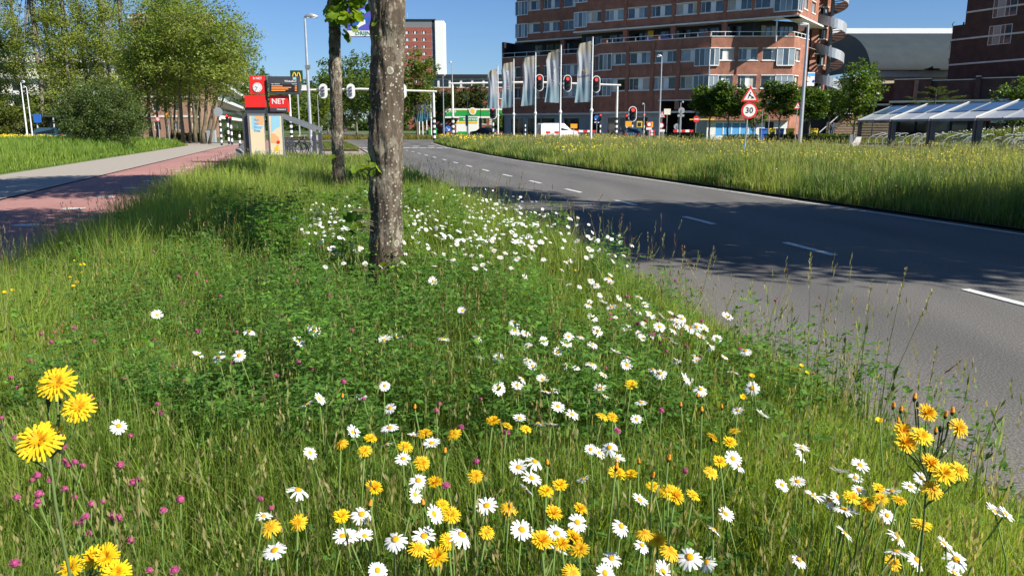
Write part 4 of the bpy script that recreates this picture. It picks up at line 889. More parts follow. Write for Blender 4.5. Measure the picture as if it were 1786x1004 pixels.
# stairs and brick ramp right of the trees, dark shop front under the limes
rp_ = thing('brick_ramp', 'brick ramp with a white handrail behind the hedge', 'ramp', (X(1455, 92), 92, 0))
MB().prism([(X(1440, 92), 0), (X(1500, 92), 0), (X(1500, 92), 2.9), (X(1478, 92), 2.9)], 'y', 91.6, 92.4).build('ramp_wall', 'pinkbrick', rp_); MB().tube([(X(1430, 91.4), 91.4, .9), (X(1478, 91.4), 91.4, 3.8)], .06, 6).build('handrail', 'alu_white', rp_)
sb_ = thing('awning_shop', 'dark shop front under a white awning behind the lime trees', 'building', (X(1410, 93.5), 93.5, 0))
MB().box(X(1345, 94), X(1476, 94), 94, 97, 0, 3.0).build('front', 'dark_cladding', sb_); MB().prism([(92.3, 3.0), (94, 3.02), (94, 3.7)], 'x', X(1375, 94), X(1476, 94)).build('awning', 'alu_white', sb_)
text('Winkelhof', .5, T((X(1390, 93.9), 93.95, 2.3)), 'text_white', sb_, 'shop_lettering')
bw_ = thing('plank_bench_wall', 'long slatted dark wooden wall left of the bicycle shelter', 'wall', (X(1490, 86), 86, 0))
for k in range(6): MB().box(X(1442, 86), X(1560, 86), 86, 86.08, .35 + k * .28, .35 + k * .28 + .2).build('plank', 'bark_brown', bw_)
MB().box(X(1444, 86), X(1446, 86), 86.09, 86.2, 0, 2.1).build('post', 'anthracite', bw_)
# ---- left apartment slab with galleries
la = thing('gallery_flats', 'long apartment slab with white galleries behind the ash clump', 'building', (-47, 122, 0))
FE = frame2(-56.5, 120, 1, 0); LE = 10.4; zf = [3.1 + 2.85 * k for k in range(6)]
we = [(x0, x0 + 1.0, z - 2.05, z - .75) for z in zf for x0 in (2.2, 5.4, 8.0)]
m = MB(); wall(m, 0, LE, 0, 17.9, we, .2); m.build('end_wall', 'pinkbrick', la, FE)
for w_ in we: window(la, FE, w_[0] + .002, w_[1] - .002, w_[2], w_[3], [(1, 'g')], .1, False, False, 'white', ('glass_dark', 'glass'))
for z in zf: MB().box(-.1, LE + .1, -.1, -.002, z - .15, z + .15).build('white_band', 'stone_white', la, FE)
dg = Vector((-.28, 1, 0)).normalized(); FG = frame2(-46.1, 120.05, dg.x, dg.y); LG = 98
brk = MB().prism([(-1.48, -.205), (0, -.205), (0, -.75)], 'x', 0, .25).mesh('bracket'); glw = MB().box(0, 2.6, 1.5, 1.59, .3, 2.3).mesh('gallery_window')
MB().box(2.7, LG, 1.6, 9, 0, 17.9).build('gallery_wall', 'cream', la, FG)
for z in zf: 
    MB().box(0, LG, -1.5, 1.6, z - .2, z).build('gallery_floor', 'stone_white', la, FG); MB().box(0, LG, -1.55, -1.5, z - .3, z + .25).build('gallery_edge', 'white', la, FG)
    MB().box(0, LG, -1.49, -1.45, z + .26, z + 1.0).build('gallery_glass', 'glass_green', la, FG)
    for k in range(33): obj('bracket', brk, 'white', la, FG @ T((k * 3.0, 0, z)))
    for k in range(23): obj('gallery_window', glw, 'glass', la, FG @ T((k * 4 + 3.4, 0, z)))
MB().box(LG, LG + 4, -1.8, 9, 0, 19).build('stair_tower', 'white', la, FG); MB().box(2.7, LG, -1.5, 9, 17.9, 18.2).build('roof', 'stone_white', la, FG)
MB().box(-.3, 0, -1.5, 1.0, 0, 17.9).build('end_screen', 'pinkbrick', la, FG)
# white flats far left, seen through the poplars
wf = thing('white_flats', 'white apartment block glimpsed through the poplars at left', 'building', (-95, 150, 0))
MB().box(-130, -60, 150, 160, 0, 14.6).build('wall', 'cream', wf)
for z in (2.5, 5.4, 8.3, 11.2): 
    for k in range(14): MB().box(-128 + k * 4.9, -125.2 + k * 4.9, 149.9, 149.98, z, z + 1.5).build('window', 'glass_dark', wf)
for z in (4.6, 7.5, 10.4, 13.3): MB().box(-130, -60, 149.3, 149.98, z, z + .5).build('white_band', 'white', wf)
# ---- red tower with white flank
rt_ = thing('red_tower', 'distant red brick tower block with a white flank', 'building', (-42, 340, 0))
Yt = 340; x0, x1 = X(690, Yt), X(756.5, Yt); ztop = 1.5 + (222 - 55) / 1380 * Yt
wt = []
for k in range(13):
    z = ztop - 3.2 - k * 2.85
    for xx in (1.5, 4.9, 8.3, 12.0): wt.append((xx, xx + 1.9, z, z + 1.5))
FTw = frame2(x0, Yt, 1, 0); m = MB(); wall(m, 0, x1 - x0, 0, ztop, wt, .25); m.build('wall', 'towerbrick', rt_, FTw)
for w_ in wt: window(rt_, FTw, w_[0] + .002, w_[1] - .002, w_[2], w_[3], [(1, 'g'), (.8, 'p'), (1, 'g')], .1, False, False)
for k in range(14): MB().box(-.1, x1 - x0, -.06, -.002, ztop - .3 - k * 2.85, ztop - k * 2.85).build('floor_band', 'pinkbrick', rt_, FTw)
MB().box(.2, x1 - x0, .2, 10, ztop + .01, ztop + 2.6).build('penthouse', 'steel_grey', rt_, FTw); MB().box(0, x1 - x0 + 1.5, -.2, 10.2, ztop + 2.62, ztop + 3.1).build('roof_slab', 'dark_cladding', rt_, FTw)
MB().box(x1 - x0, X(762, Yt) - x0, .8, 10, 0, ztop + 2).build('dark_strip', 'steel_grey', rt_, FTw); MB().box(X(762, Yt) - x0, X(777, Yt) - x0, -.3, 10, 0, 1.5 + (222 - 45) / 1380 * Yt).build('white_flank', 'white', rt_, FTw)
bx_ = MB()
for k in range(12): bx_.box(x1 - x0 + .3, x1 - x0 + 1.2, .6, .79, ztop - 2 - k * 2.85, ztop - 1 - k * 2.85)
bx_.build('stair_windows', 'glass_dark', rt_, FTw); MB().tube([(5.8, 3, ztop + 3.1), (5.8, 3, ztop + 6.0)], .12, 6).build('mast', 'galv', rt_, FTw)
# ---- low flats behind the petrol station
lf_ = thing('low_flats', 'low red brick flats with dark roof behind the petrol station', 'building', (-8, 185, 0))
Yl = 185; x0, x1 = X(745, Yl), X(905, Yl); wl = []
FLf = frame2(x0, Yl, 1, 0)
for z in (2.2, 5.1, 8.0):
    for k in range(9): wl.append((.8 + k * 2.3, 2.3 + k * 2.3, z, z + 1.5))
m = MB(); wall(m, 0, x1 - x0, 0, 10.4, wl, .25); m.build('wall', 'towerbrick', lf_, FLf)
for w_ in wl: window(lf_, FLf, w_[0] + .002, w_[1] - .002, w_[2], w_[3], [(1, 'g'), (1, 'g')], .1, False, True)
MB().box(0, x1 - x0, -.1, 8, 10.41, 12.6).build('attic', 'stone_white', lf_, FLf); MB().box(-.4, x1 - x0 + .4, -.5, 8.5, 12.62, 13.4).build('roof', 'dark_cladding', lf_, FLf)
for k in range(8): MB().box(.6 + k * 2.6, 2.6 + k * 2.6, -.16, -.11, 10.7, 12.2).build('attic_window', 'glass_dark', lf_, FLf)
# ================================================================ street things
def pole(mb, p0, p1, r0, r1=None, n=10): return mb.tube([p0, p1], [r0, r1 or r0], n)
def banded(root, base, z1, r, n, parent_mat='white', start_black=True):
    h = z1 / n
    for k in range(n):
        MB().tube([(0, 0, k * h), (0, 0, (k + 1) * h - .002)], r, 10).build('band', 'black' if (k % 2 == 0) == start_black else 'white', root, T(base))
def oval(w_, h_, n=10):
    r = w_ / 2; pts = []
    for k in range(n + 1): a = math.pi * k / n; pts.append((r * math.cos(a), (h_ / 2 - r) + r * math.sin(a)))
    for k in range(n + 1): a = math.pi + math.pi * k / n; pts.append((r * math.cos(a), -(h_ / 2 - r) + r * math.sin(a)))
    return pts
def signal_head(label, pos, w_=.9, h_=1.85, lit=True, rear=False, rz=0.0, group=None, plate=True):
    pos = Vector(pos); root = thing('traffic_signal', label, 'traffic light', pos, rz, group); F = T(pos) @ RZ(rz); s = w_ / .9
    if plate:
        MB().prism(oval(w_, h_), 'y', 0, .03).build('border_plate', 'white', root, F); MB().prism(oval(w_ - .16 * s, h_ - .16 * s), 'y', -.012 if not rear else .032, 0.0 if not rear else .04).build('back_plate', 'black' if not rear else 'stone_white', root, F)
    if not rear:
        MB().box(-.2 * s, .2 * s, -.10, -.013, -h_ * .40, h_ * .40).build('lamp_housing', 'black', root, F)
        for k, z in enumerate((h_ * .26, 0, -h_ * .26)):
            MB().disc((0, -.125, z), .155 * s, th=.02, n=16).build('lens', 'red_lit' if (k == 0 and lit) else 'lens_dark', root, F)
            v = MB(); n = 9; a0 = [math.pi * (.02 + .96 * j / (n - 1)) for j in range(n)]
            v.add([(math.cos(a) * .18 * s, -.10, z + math.sin(a) * .18 * s) for a in a0] + [(math.cos(a) * .18 * s, -.34, z + math.sin(a) * .18 * s + .02) for a in a0], [(j, j + 1, n + j + 1, n + j) for j in range(n - 1)])
            v.build('visor', 'black', root, F)
    else:
        MB().box(-.16 * s, .16 * s, -.12, -.002, -h_ * .30, h_ * .30).build('lamp_housing', 'steel_light', root, F)
        for z in (h_ * .22, -.02, -h_ * .22): MB().prism([(-.05, z + .12), (.2 * s, z + .12), (.05, z - .05)], 'y', -.26, -.13).build('visor', 'anthracite', root, F)
    return root
# ---- bus stop totem
Yk = 33.0
def k3(px, py, Y=Yk): return at(px, py, Y)
def panel(root, name, material, px0, px1, py0, py1, y0, y1, extra=None):
    a = at(px0, py1, Yk); b = at(px1, py0, Yk); return MB().box(a.x, b.x, y0, y1, a.z, b.z).build(name, material, root)
kb_ = at(468, 285, Yk); tot = thing('bus_stop_totem', 'red and anthracite bus stop totem with clock and lit departure board', 'bus stop sign', (kb_.x, Yk, 0))
a = at(462, 133, Yk); b = at(473, 285, Yk); MB().box(a.x, b.x, Yk - .06, Yk + .12, 0, a.z).build('post', 'anthracite', tot)
panel(tot, 'clock_panel', 'red', 438, 462.5, 132.5, 164.8, Yk - .10, Yk + .10)
panel(tot, 'red_panel', 'red', 429.3, 464, 166.5, 187.6, Yk - .12, Yk + .12)
panel(tot, 'name_panel', 'red', 473, 503, 166.5, 195.5, Yk - .12, Yk + .12)
panel(tot, 'name_strip', 'anthracite', 473, 502.6, 188.2, 194.3, Yk - .14, Yk - .121)
panel(tot, 'departure_board', 'anthracite', 472, 523.5, 134, 165, Yk - .22, Yk + .05)
panel(tot, 'board_screen', 'black', 475.5, 521, 148.2, 160.5, Yk - .235, Yk - .2205)
panel(tot, 'frame_bar', 'anthracite', 428, 493, 187.8, 198.5, Yk - .05, Yk + .14)
panel(tot, 'frame_leg', 'anthracite', 428, 437, 198.6, 281, Yk - .05, Yk + .14)
panel(tot, 'red_reveal', 'red', 437.2, 440.6, 196.5, 268, Yk + .0, Yk + .12)
panel(tot, 'poster_case', 'steel_grey', 438.5, 461.9, 198.6, 274, Yk - .16, Yk - .07); panel(tot, 'poster_case', 'steel_grey', 473.1, 494, 198.6, 273, Yk - .16, Yk - .07)
panel(tot, 'case_bottom', 'anthracite', 446, 478, 272.5, 287, Yk - .1, Yk + .1)
panel(tot, 'concrete_base', 'kerb', 477.5, 510, 272.5, 284, Yk + .13, Yk + .6)
p1_ = panel(tot, 'poster', 'poster_cream', 441.5, 461.4, 202.5, 270, Yk - .168, Yk - .1605); p2_ = panel(tot, 'poster', 'poster_cream', 475, 492, 202.5, 270, Yk - .168, Yk - .1605)
def patch(par, pts, material, y): MB().prism([(at(x, y_, Yk).x, at(x, y_, Yk).z) for x, y_ in pts], 'y', y, y + .003).build('print', material, par)
patch(p1_, [(441.6, 202.6), (446, 202.6), (446, 214), (455, 222), (461.3, 219), (461.3, 222), (450, 229), (441.6, 224)], 'poster_blue', Yk - .172)
patch(p1_, [(446.2, 202.6), (461.3, 202.6), (461.3, 218.5), (454, 217), (449, 212)], 'poster_orange', Yk - .173)
patch(p2_, [(475.1, 202.6), (490, 202.6), (491, 221), (484, 224), (475.1, 232)], 'poster_blue', Yk - .172); patch(p2_, [(475.1, 233), (481, 233), (488, 239), (491, 247), (485, 250), (475.1, 249)], 'poster_orange', Yk - .172)
MB().disc((at(487.5, 248, Yk).x, Yk - .178, at(487.5, 248, Yk).z), .07, th=.004, n=16).build('print', 'red', p2_); patch(p2_, [(481, 263), (481, 257), (484, 257), (484, 253), (488, 253), (488, 263)], 'yellow', Yk - .172)
def tx(body, px, py, size, material, y, name='lettering', al='CENTER'): p = at(px, py, Yk); return text(body, size, T((p.x, y, p.z)), material, tot, name, al)
tx('R·NET', 450.3, 137.3, .135, 'text_white', Yk - .104); tx('NET', 487, 177.5, .30, 'text_white', Yk - .124); tx('Winkelhof', 492.5, 191.4, .088, 'text_white', Yk - .145)
tx('Winkelhof', 509, 142.6, .115, 'text_white', Yk - .224); tx('Bus  Richting', 483.5, 147.2, .062, 'text_white', Yk - .224); tx('Vertrek', 515.8, 147.2, .062, 'text_white', Yk - .224)
for k, y_ in enumerate((150.6, 153.2, 155.9, 158.6)): 
    p = at(476.5, y_, Yk); MB().box(p.x, p.x + .45 + .12 * ((k * 7) % 4), Yk - .241, Yk - .236, p.z - .018, p.z + .012).build('text_row', 'text_orange', tot); p = at(517, y_, Yk); MB().box(p.x, p.x + .08, Yk - .241, Yk - .236, p.z - .018, p.z + .012).build('text_row', 'text_orange', tot)
panel(tot, 'stop_symbol', 'poster_blue', 513.5, 519, 135.5, 140, Yk - .235, Yk - .2205)
for k, s in enumerate(('Sun', 'Sea', 'Sorry', 'Free')): tx(s, 446, 209 + k * 6.3, .14, 'text_blue', Yk - .176, 'lettering', 'LEFT')
tx('NAIF', 452, 264.5, .11, 'text_blue', Yk - .172)
ck = at(450.5, 153, Yk); cf = MB().disc((ck.x, Yk - .125, ck.z), .19, th=.024, n=28).build('clock_face', 'white', tot)
hd = MB(); 
for ang_, l_, w_ in ((R(-75), .10, .012), (R(215), .15, .009)): d = Vector((math.sin(ang_), 0, math.cos(ang_))); s = Vector((d.z, 0, -d.x)) * w_; c_ = Vector((ck.x, Yk - .128, ck.z)); hd.quad(c_ - s, c_ + s, c_ + d * l_ + s, c_ + d * l_ - s)
hd.build('clock_hands', 'black', cf)
tk = MB()
for k in range(12): d = Vector((math.sin(k * .5236), 0, math.cos(k * .5236))); s = Vector((d.z, 0, -d.x)) * .006; c_ = Vector((ck.x, Yk - .128, ck.z)); tk.quad(c_ + d * .14 - s, c_ + d * .14 + s, c_ + d * .175 + s, c_ + d * .175 - s)
tk.build('clock_marks', 'black', cf)
# ---- dark steel cabinet beside it
cb_ = thing('steel_cabinet', 'low dark steel cabinet left of the bus stop totem', 'cabinet', (at(427, 272, 36).x, 36, 0))
x0, x1 = at(415, 260, 36).x, at(439, 260, 36).x; MB().prism([(x0, 0), (x1, 0), (x1, .82), (x1 - .1, .86), (x0 + .12, .62), (x0, .56)], 'y', 35.7, 36.4).build('body', 'steel_grey', cb_); 
MB().tube([(x0 + .3, 35.68, .02), (x0 + .34, 35.66, .4), (x0 + .2, 35.66, .52), (x0 + .05, 35.68, .55)], .025, 6).build('bracket', 'galv', cb_); MB().tube([(x0 + .05, 36, .66), (x1 - .06, 36, .9)], .03, 6).build('lid_handle', 'anthracite', cb_)
# ---- leaning-beam shelter and its bicycles
Ys = 39.5; sh = thing('bus_shelter', 'anthracite shelter with a sloping roof beam behind the totem', 'shelter', (at(530, 270, Ys).x, Ys, 0))
P0, P1 = at(470, 196, Ys), at(550, 226, Ys)
for dy in (0, 1.2): MB().prism([(P0.x, P0.z - .06), (P1.x, P1.z - .10), (P1.x, P1.z + .10), (P0.x, P0.z + .08)], 'y', Ys + dy, Ys + dy + .12).build('roof_beam', 'steel_grey', sh)
for dy in (.0, 1.2): MB().box(P1.x - .18, P1.x, Ys + dy + .003, Ys + dy + .117, 0, P1.z - .16).build('post', 'anthracite', sh)
for px in (495, 501, 506): p = at(px, 270, Ys); MB().box(p.x, p.x + .1, Ys + .3, Ys + .36, 0, .95).build('fence_bar', 'anthracite', sh)
def bicycle(label, pos, rz, colr='black', basket=False, group=None):
    pos = Vector(pos); root = thing('bicycle', label, 'bicycle', pos, rz, group); F = T(pos) @ RZ(rz)
    for wx in (-.54, .54):
        m = MB(); m.tube([(wx + .34 * math.cos(a), 0, .34 + .34 * math.sin(a)) for a in np.linspace(0, 2 * math.pi, 21)], .021, 5, False); wo = m.build('wheel', 'rubber', root, F)
        s = MB()
        for k in range(9): a = k * math.pi / 9; s.tube([(wx + .33 * math.cos(a), 0, .34 + .33 * math.sin(a)), (wx - .33 * math.cos(a), 0, .34 - .33 * math.sin(a))], .004, 3, False)
        s.build('spokes', 'galv', wo, F)
    f = MB(); bb_, st, hd_, rw, fw = (-.08, 0, .30), (-.24, 0, .82), (.40, 0, .86), (-.54, 0, .34), (.54, 0, .34)
    for a, b in ((bb_, st), (bb_, (.42, 0, .78)), (st, hd_), (bb_, rw), (st, rw), (hd_, fw)): f.tube([a, b], .018, 6)
    f.build('frame', colr, root, F); MB().tube([(.36, -.27, 1.02), (.44, -.22, 1.06), (.42, 0, 1.06), (.44, .22, 1.06), (.36, .27, 1.02)], .014, 5).build('handlebar', 'galv', root, F)
    MB().tube([(.40, 0, .85), (.42, 0, 1.06)], .014, 5).build('handlebar_stem', 'galv', root, F); MB().prism([(-.38, .9), (-.12, .92), (-.12, .97), (-.38, .97)], 'y', -.07, .07).build('saddle', 'black', root, F); MB().tube([(-.24, 0, .8), (-.26, 0, .92)], .014, 5).build('seat_post', 'galv', root, F)
    MB().tube([(-.54 + .37 * math.cos(a), 0, .34 + .37 * math.sin(a)) for a in np.linspace(.3, 2.9, 8)], .025, 4).build('mudguard', colr, root, F); MB().box(-.85, -.35, -.06, .06, .74, .76).build('carrier', 'galv', root, F)
    if basket: MB().box(.45, .8, -.18, .18, .82, 1.06).build('crate', 'steel_light', root, F)
    return root
for k, (px, Y, rz, lb) in enumerate([(506, 42, .4, 'leftmost dark bicycle under the leaning-beam shelter'), (518, 42.6, -.3, 'second dark bicycle under the leaning-beam shelter'), (529, 41.8, .2, 'third dark bicycle behind the slim lamp mast'), (538, 42.5, -.2, 'rightmost dark bicycle by the shelter post')]):
    bicycle(lb, (X(px, Y), Y, .015), rz, 'black', k == 2)
# ---- lamp posts
def lamp(label, px, pyb, pyt, Y, r=.075, zb=0.0, arm=.5, mat_='galv', head=(.7, .22, .14), group='street lamps', side=1):
    x = X(px, Y); zt = at(px, pyt, Y).z; root = thing('street_lamp', label, 'street lamp', (x, Y, zb), 0, group); B = Vector((x, Y, zb))
    MB().tube([(0, 0, 0), (0, 0, zt * .35), (0, 0, zt - zb)], [r * 1.15, r, r * .6], 10).build('pole', mat_, root, T(B)); h = zt - zb
    a_, b_, c_ = head; m = MB(); m.tube([(0 * side, 0, h), (.12 * side, 0, h + .08), (a_ * .5 * side, 0, h + .1), (a_ * side, 0, h + .03)], [r * .7, c_ * .6, c_, c_ * .45], 8); m.build('lamp_head', 'galv', root, T(B), True); MB().box(*sorted((.15 * side, a_ * .85 * side)), -b_ / 3, b_ / 3, h - .03, h + .0).build('diffuser', 'white', root, T(B))
    return root
lamp('slim grey lamp mast right of the bus stop totem', 541, 270, 31, 43.6, .09)
MB().box(-.1, .16, -.1, .1, 4.6, 4.8).build('bracket_box', 'steel_grey', bpy.data.objects['street_lamp'], T((X(541, 43.6), 43.6, 0)))
lamp('thick leaning grey lamp mast before the clipped limes', 1397, 240, 44, 72, .17, head=(.9, .5, .16), side=-1)
lamp('grey lamp mast in front of the shaded brick facade', 1150, 236, 99, 82, .09, side=-1, head=(.6, .25, .13))
lamp('thin lamp post left of the petrol station canopy', 774, 232, 132, 100, .07, head=(.3, .2, .1)); lamp('tall lamp above the left gantry pole', 790, 240, 110, 96.5, .07, head=(.35, .3, .12), side=-1)
lamp('short lamp post in front of the petrol station shop', 816, 235, 168, 118, .06, head=(.5, .2, .1), side=-1); lamp('dark lamp post right of the petrol station roundel', 838, 232, 155, 120, .05, mat_='anthracite', head=(.5, .2, .08), side=-1)
lamp('left of two slim white lamp posts before the poplars', 45, 240, 144, 62, .06, .3, mat_='alu_white', head=(.35, .2, .1)); lamp('right of two slim white lamp posts before the poplars', 54, 240, 153, 64, .05, .3, mat_='alu_white', head=(.35, .2, .08), side=-1)
lamp('far thin lamp post near the distant signal', 556, 240, 165, 95, .05, head=(.3, .2, .08)); lamp('short disc-headed lamp beside the passage', 1186, 236, 179, 84, .07, head=(.3, .3, .08)); lamp('short disc-headed lamp behind the blue car', 1123, 232, 182, 88, .06, head=(.3, .3, .08), side=-1); lamp('small dark lamp before the low shops', 1522, 230, 165, 78, .05, mat_='anthracite', head=(.4, .3, .08))
# ---- gantry seen from behind (left) and from the front (middle)
def gantry(label, pxl, pxr, yl, yr, Y):
    xl, xr = X(pxl, Y), X(pxr, Y); zl, zr = at(pxl, yl, Y).z, at(pxr, yr, Y).z; B = Vector(((xl + xr) / 2, Y, 0)); root = thing('signal_gantry', label, 'gantry', B)
    for x, z in ((xl, zl), (xr, zr)):
        MB().tube([(x, Y, 2.62), (x, Y, z)], [.15, .13], 10).build('pole', 'stone_white', root); n = 9
        for k in range(n): MB().tube([(x, Y, k * .29), (x, Y, (k + 1) * .29 - .002)], .17, 10).build('band', 'black' if k % 2 == 0 else 'white', root)
    MB().tube([(xl - .4, Y - .05, zl), ((xl + xr) / 2, Y - .05, max(zl, zr) + .15), (xr + .4, Y - .05, zr)], [.10, .13, .11], 8).build('arm', 'stone_white', root); return zl, zr
gantry('white signal gantry seen from behind left of the junction', 507, 757, 158, 160, 90)
for px, lb in ((564, 'signal back left of the slimmer trunk on the rear gantry'), (612, 'signal back between the two trunks on the rear gantry'), (655, 'signal back behind the stout trunk on the rear gantry'), (702, 'signal back just right of the stout trunk on the rear gantry')): signal_head(lb, at(px, 159, 89.6), .92, 1.62, rear=True, group='signals on the rear gantry')
gantry('white signal gantry behind the row of flags', 790, 1075, 146, 149, 94)
for px, py, lb in ((941, 144.5, 'left red signal on the front gantry'), (990, 145.5, 'middle red signal on the front gantry'), (1040, 147, 'right red arrow signal on the front gantry')): signal_head(lb, at(px, py, 93.5), .96, 1.92, group='signals on the front gantry')
def signal_post(label, px, py, Y, w_=.85, h_=1.6, bands=7, lit=True, plate=True, thick=.1):
    x = X(px, Y); z = at(px, py, Y).z; B = Vector((x, Y, 0)); root = thing('signal_post', 'banded post of the ' + label, 'post', B, 0, 'banded signal posts'); hh = z - h_ / 2 - .05; n = bands
    for k in range(n): MB().tube([(0, 0, k * hh / n), (0, 0, (k + 1) * hh / n - .002)], thick, 10).build('band', 'black' if k % 2 == 0 else 'white', root, T(B))
    MB().tube([(0, 0, hh), (0, 0, z + h_ * .3)], thick * .7, 8).build('pole_top', 'anthracite', root, T(B + Vector((0, .12, 0)))); signal_head(label, (x, Y, z), w_, h_, lit, plate=plate)
signal_post('low oval signal right of the petrol station', 860, 196, 92); signal_post('oval red signal behind the blue car', 1103, 199, 92, .95, 1.75)
signal_post('small red signal right of the blue car', 1123, 205, 90, .6, 1.1, plate=False); signal_post('small red signal left of the blue car', 1093, 206, 90, .55, 1.0, plate=False); signal_post('small red signal by the round blue sign', 1047, 205, 91, .5, .95, plate=False)
signal_post('left red cycle signal by the ash clump', 397, 206, 70, .42, .8, 6, plate=False, thick=.09); signal_post('right red cycle signal by the ash clump', 402.5, 209, 68, .42, .8, 6, plate=False, thick=.09); signal_head('far signal above the distant road', at(574, 203, 170), .9, 1.6, False, True)
fs2 = thing('far_gantry', 'thin white far signal arm above the distant road', 'gantry', (X(560, 170), 170, 0)); MB().tube([(X(561, 170), 170.1, 0), (X(561, 170), 170.1, at(561, 203, 170).z)], .1, 6).build('pole', 'white', fs2); MB().tube([(X(560, 170), 170.1, at(561, 203, 170).z), (X(576, 170), 170.1, at(561, 203, 170).z)], .08, 6).build('arm', 'white', fs2)
for px, Y, h_, lb in ((384, 66, 2.3, 'banded post with a round sign back at the cycle crossing'), (416, 64, 1.15, 'short banded post right of the cycle signals'), (547, 75, 1.35, 'short banded post on the traffic island'), (916, 84, 2.0, 'banded post in the meadow between the flags'), (1236, 70, .01, '')):
    if h_ < .1: continue
    B = Vector((X(px, Y), Y, 0)); root = thing('banded_post', lb, 'post', B); n = max(5, int(h_ / .22))
    for k in range(n): MB().tube([(0, 0, k * h_ / n), (0, 0, (k + 1) * h_ / n - .002)], .085, 10).build('band', 'black' if k % 2 == 0 else 'white', root, T(B))
    if px == 384: MB().disc((-.05, -.12, 2.75), .36, th=.03).build('sign_back', 'galv', root, T(B)); MB().tube([(-.05, 0, 2.3), (-.05, 0, 3.1)], .05, 8).build('pole_top', 'galv', root, T(B))
# ---- flags
def flag_mat(name, top, midc, low, zl):
    m = bpy.data.materials.new(name); m.use_nodes = True; n = m.node_tree; b = n.nodes['Principled BSDF']; tc = n.nodes.new('ShaderNodeTexCoord'); sp_ = n.nodes.new('ShaderNodeSeparateXYZ'); mr = n.nodes.new('ShaderNodeMapRange'); mr.inputs['From Min'].default_value = 0; mr.inputs['From Max'].default_value = zl
    r = n.nodes.new('ShaderNodeValToRGB'); e = r.color_ramp.elements; e[0].color = (*low, 1); e[1].color = (*top, 1)
    for p, c in ((.28, low), (.42, midc), (.80, midc), (.93, top)): k = e.new(p); k.color = (*c, 1)
    n.links.new(tc.outputs['Object'], sp_.inputs[0]); n.links.new(sp_.outputs['Z'], mr.inputs[0]); n.links.new(mr.outputs[0], r.inputs[0]); n.links.new(r.outputs[0], b.inputs['Base Color']); b.inputs['Roughness'].default_value = .7
    t = n.nodes.new('ShaderNodeBsdfTranslucent'); n.links.new(r.outputs[0], t.inputs[0]); mx = n.nodes.new('ShaderNodeMixShader'); mx.inputs[0].default_value = .4; n.links.new(b.outputs[0], mx.inputs[1]); n.links.new(t.outputs[0], mx.inputs[2]); n.links.new(mx.outputs[0], n.nodes['Material Output'].inputs[0]); M[name] = m
flag_mat('flag_cloth', (.44, .40, .31), (.46, .48, .52), (.27, .38, .44), 3.9); flag_mat('flag_violet', (.45, .30, .18), (.16, .16, .42), (.06, .20, .28), 3.0)
def flag(label, px, pyt, Y, fl, fw, seed, material='flag_cloth', txt=1, bulge=.25, group='pale banner flags in the meadow'):
    x = X(px, Y); zt = at(px, pyt, Y).z; B = Vector((x, Y, 0)); root = thing('banner_flag', label, 'flag', B, 0, group); rs = random.Random(seed)
    MB().tube([(0, 0, 0), (0, 0, 2.7)], .085, 10).build('pole', 'alu_white', root, T(B)); MB().tube([(0, 0, 2.7), (0, 0, zt)], [.065, .05], 10).build('pole_upper', 'alu_white', root, T(B)); MB().tube([(0, 0, 2.55), (0, 0, 2.68), (0, 0, 2.82)], [.10, .15, .09], 10).build('collar', 'alu_white', root, T(B)); MB().tube([(0, 0, zt), (0, 0, zt + .07)], [.09, .03], 8).build('finial', 'galv', root, T(B))
    z1 = zt - .22; z0 = z1 - fl; nx, nz = 18, 26; ph = rs.uniform(0, 6)
    def cloth(u, v, lift=0.0):
        w_ = fw * (1 - .16 * math.sin(math.pi * v)) * (1 if v < .85 else 1 - .25 * (v - .85) / .15 * u)
        return (-.1 - u * w_, bulge * u * (1.2 - u) * math.sin(2.2 * v + ph) + .10 * u * math.sin(9 * u + 3.0 * v + ph) + .05 * u * math.sin(17 * u - 5 * v) - lift, fl * v - .28 * u * v * v - .10 * u * math.sin(3 * v + ph))
    V = [cloth(i / nx, j / nz) for j in range(nz + 1) for i in range(nx + 1)]
    q = [(j * (nx + 1) + i, j * (nx + 1) + i + 1, (j + 1) * (nx + 1) + i + 1, (j + 1) * (nx + 1) + i) for j in range(nz) for i in range(nx)]
    me = np_mesh('cloth', V, quads=q, smooth=True); c = obj('cloth', me, material, root, T(B + Vector((0, 0, z0))))
    def printed(body, size, fu, material_, name):       # lettering printed on the cloth: follows its folds
        cu = bpy.data.curves.new(name, 'FONT'); cu.body = body; cu.size = size; cu.align_x = 'CENTER'; cu.align_y = 'CENTER'; cu.resolution_u = 2
        tmp = bpy.data.objects.new(name, cu); tm = bpy.data.meshes.new_from_object(tmp); bpy.data.objects.remove(tmp)
        for v_ in tm.vertices: u, v = fu(v_.co.x, v_.co.y); v_.co = cloth(u, v, .02)
        tm.materials.clear(); tm.materials.append(M[material_]); obj(name, tm, None, root, T(B + Vector((0, 0, z0))))
    if txt == 1:
        printed('Winkelhof', .24, lambda x, y: (.5 + x / fw, .44 + y / fl), 'text_dark', 'lettering')
        w_ = MB()
        for u0, u1 in ((.27, .34), (.34, .41), (.41, .48), (.48, .56)):
            up = u0 in (.34, .48); w_.tube([cloth(u0, .5 if up else .55, .03), cloth(u1, .55 if up else .5, .03)], .018, 4)
        w_.build('emblem', 'yellow', root, T(B + Vector((0, 0, z0))))
    elif txt == 2: printed('Winkelhof', .42, lambda x, y: (.45 + y / fw, .60 + x / fl), 'text_white', 'lettering')
    for k in range(4): MB().box(-.12, .07, -.03, .03, z0 + fl * (.04 + .3 * k), z0 + fl * (.04 + .3 * k) + .05).build('clip', 'galv', root, T(B))
    return root
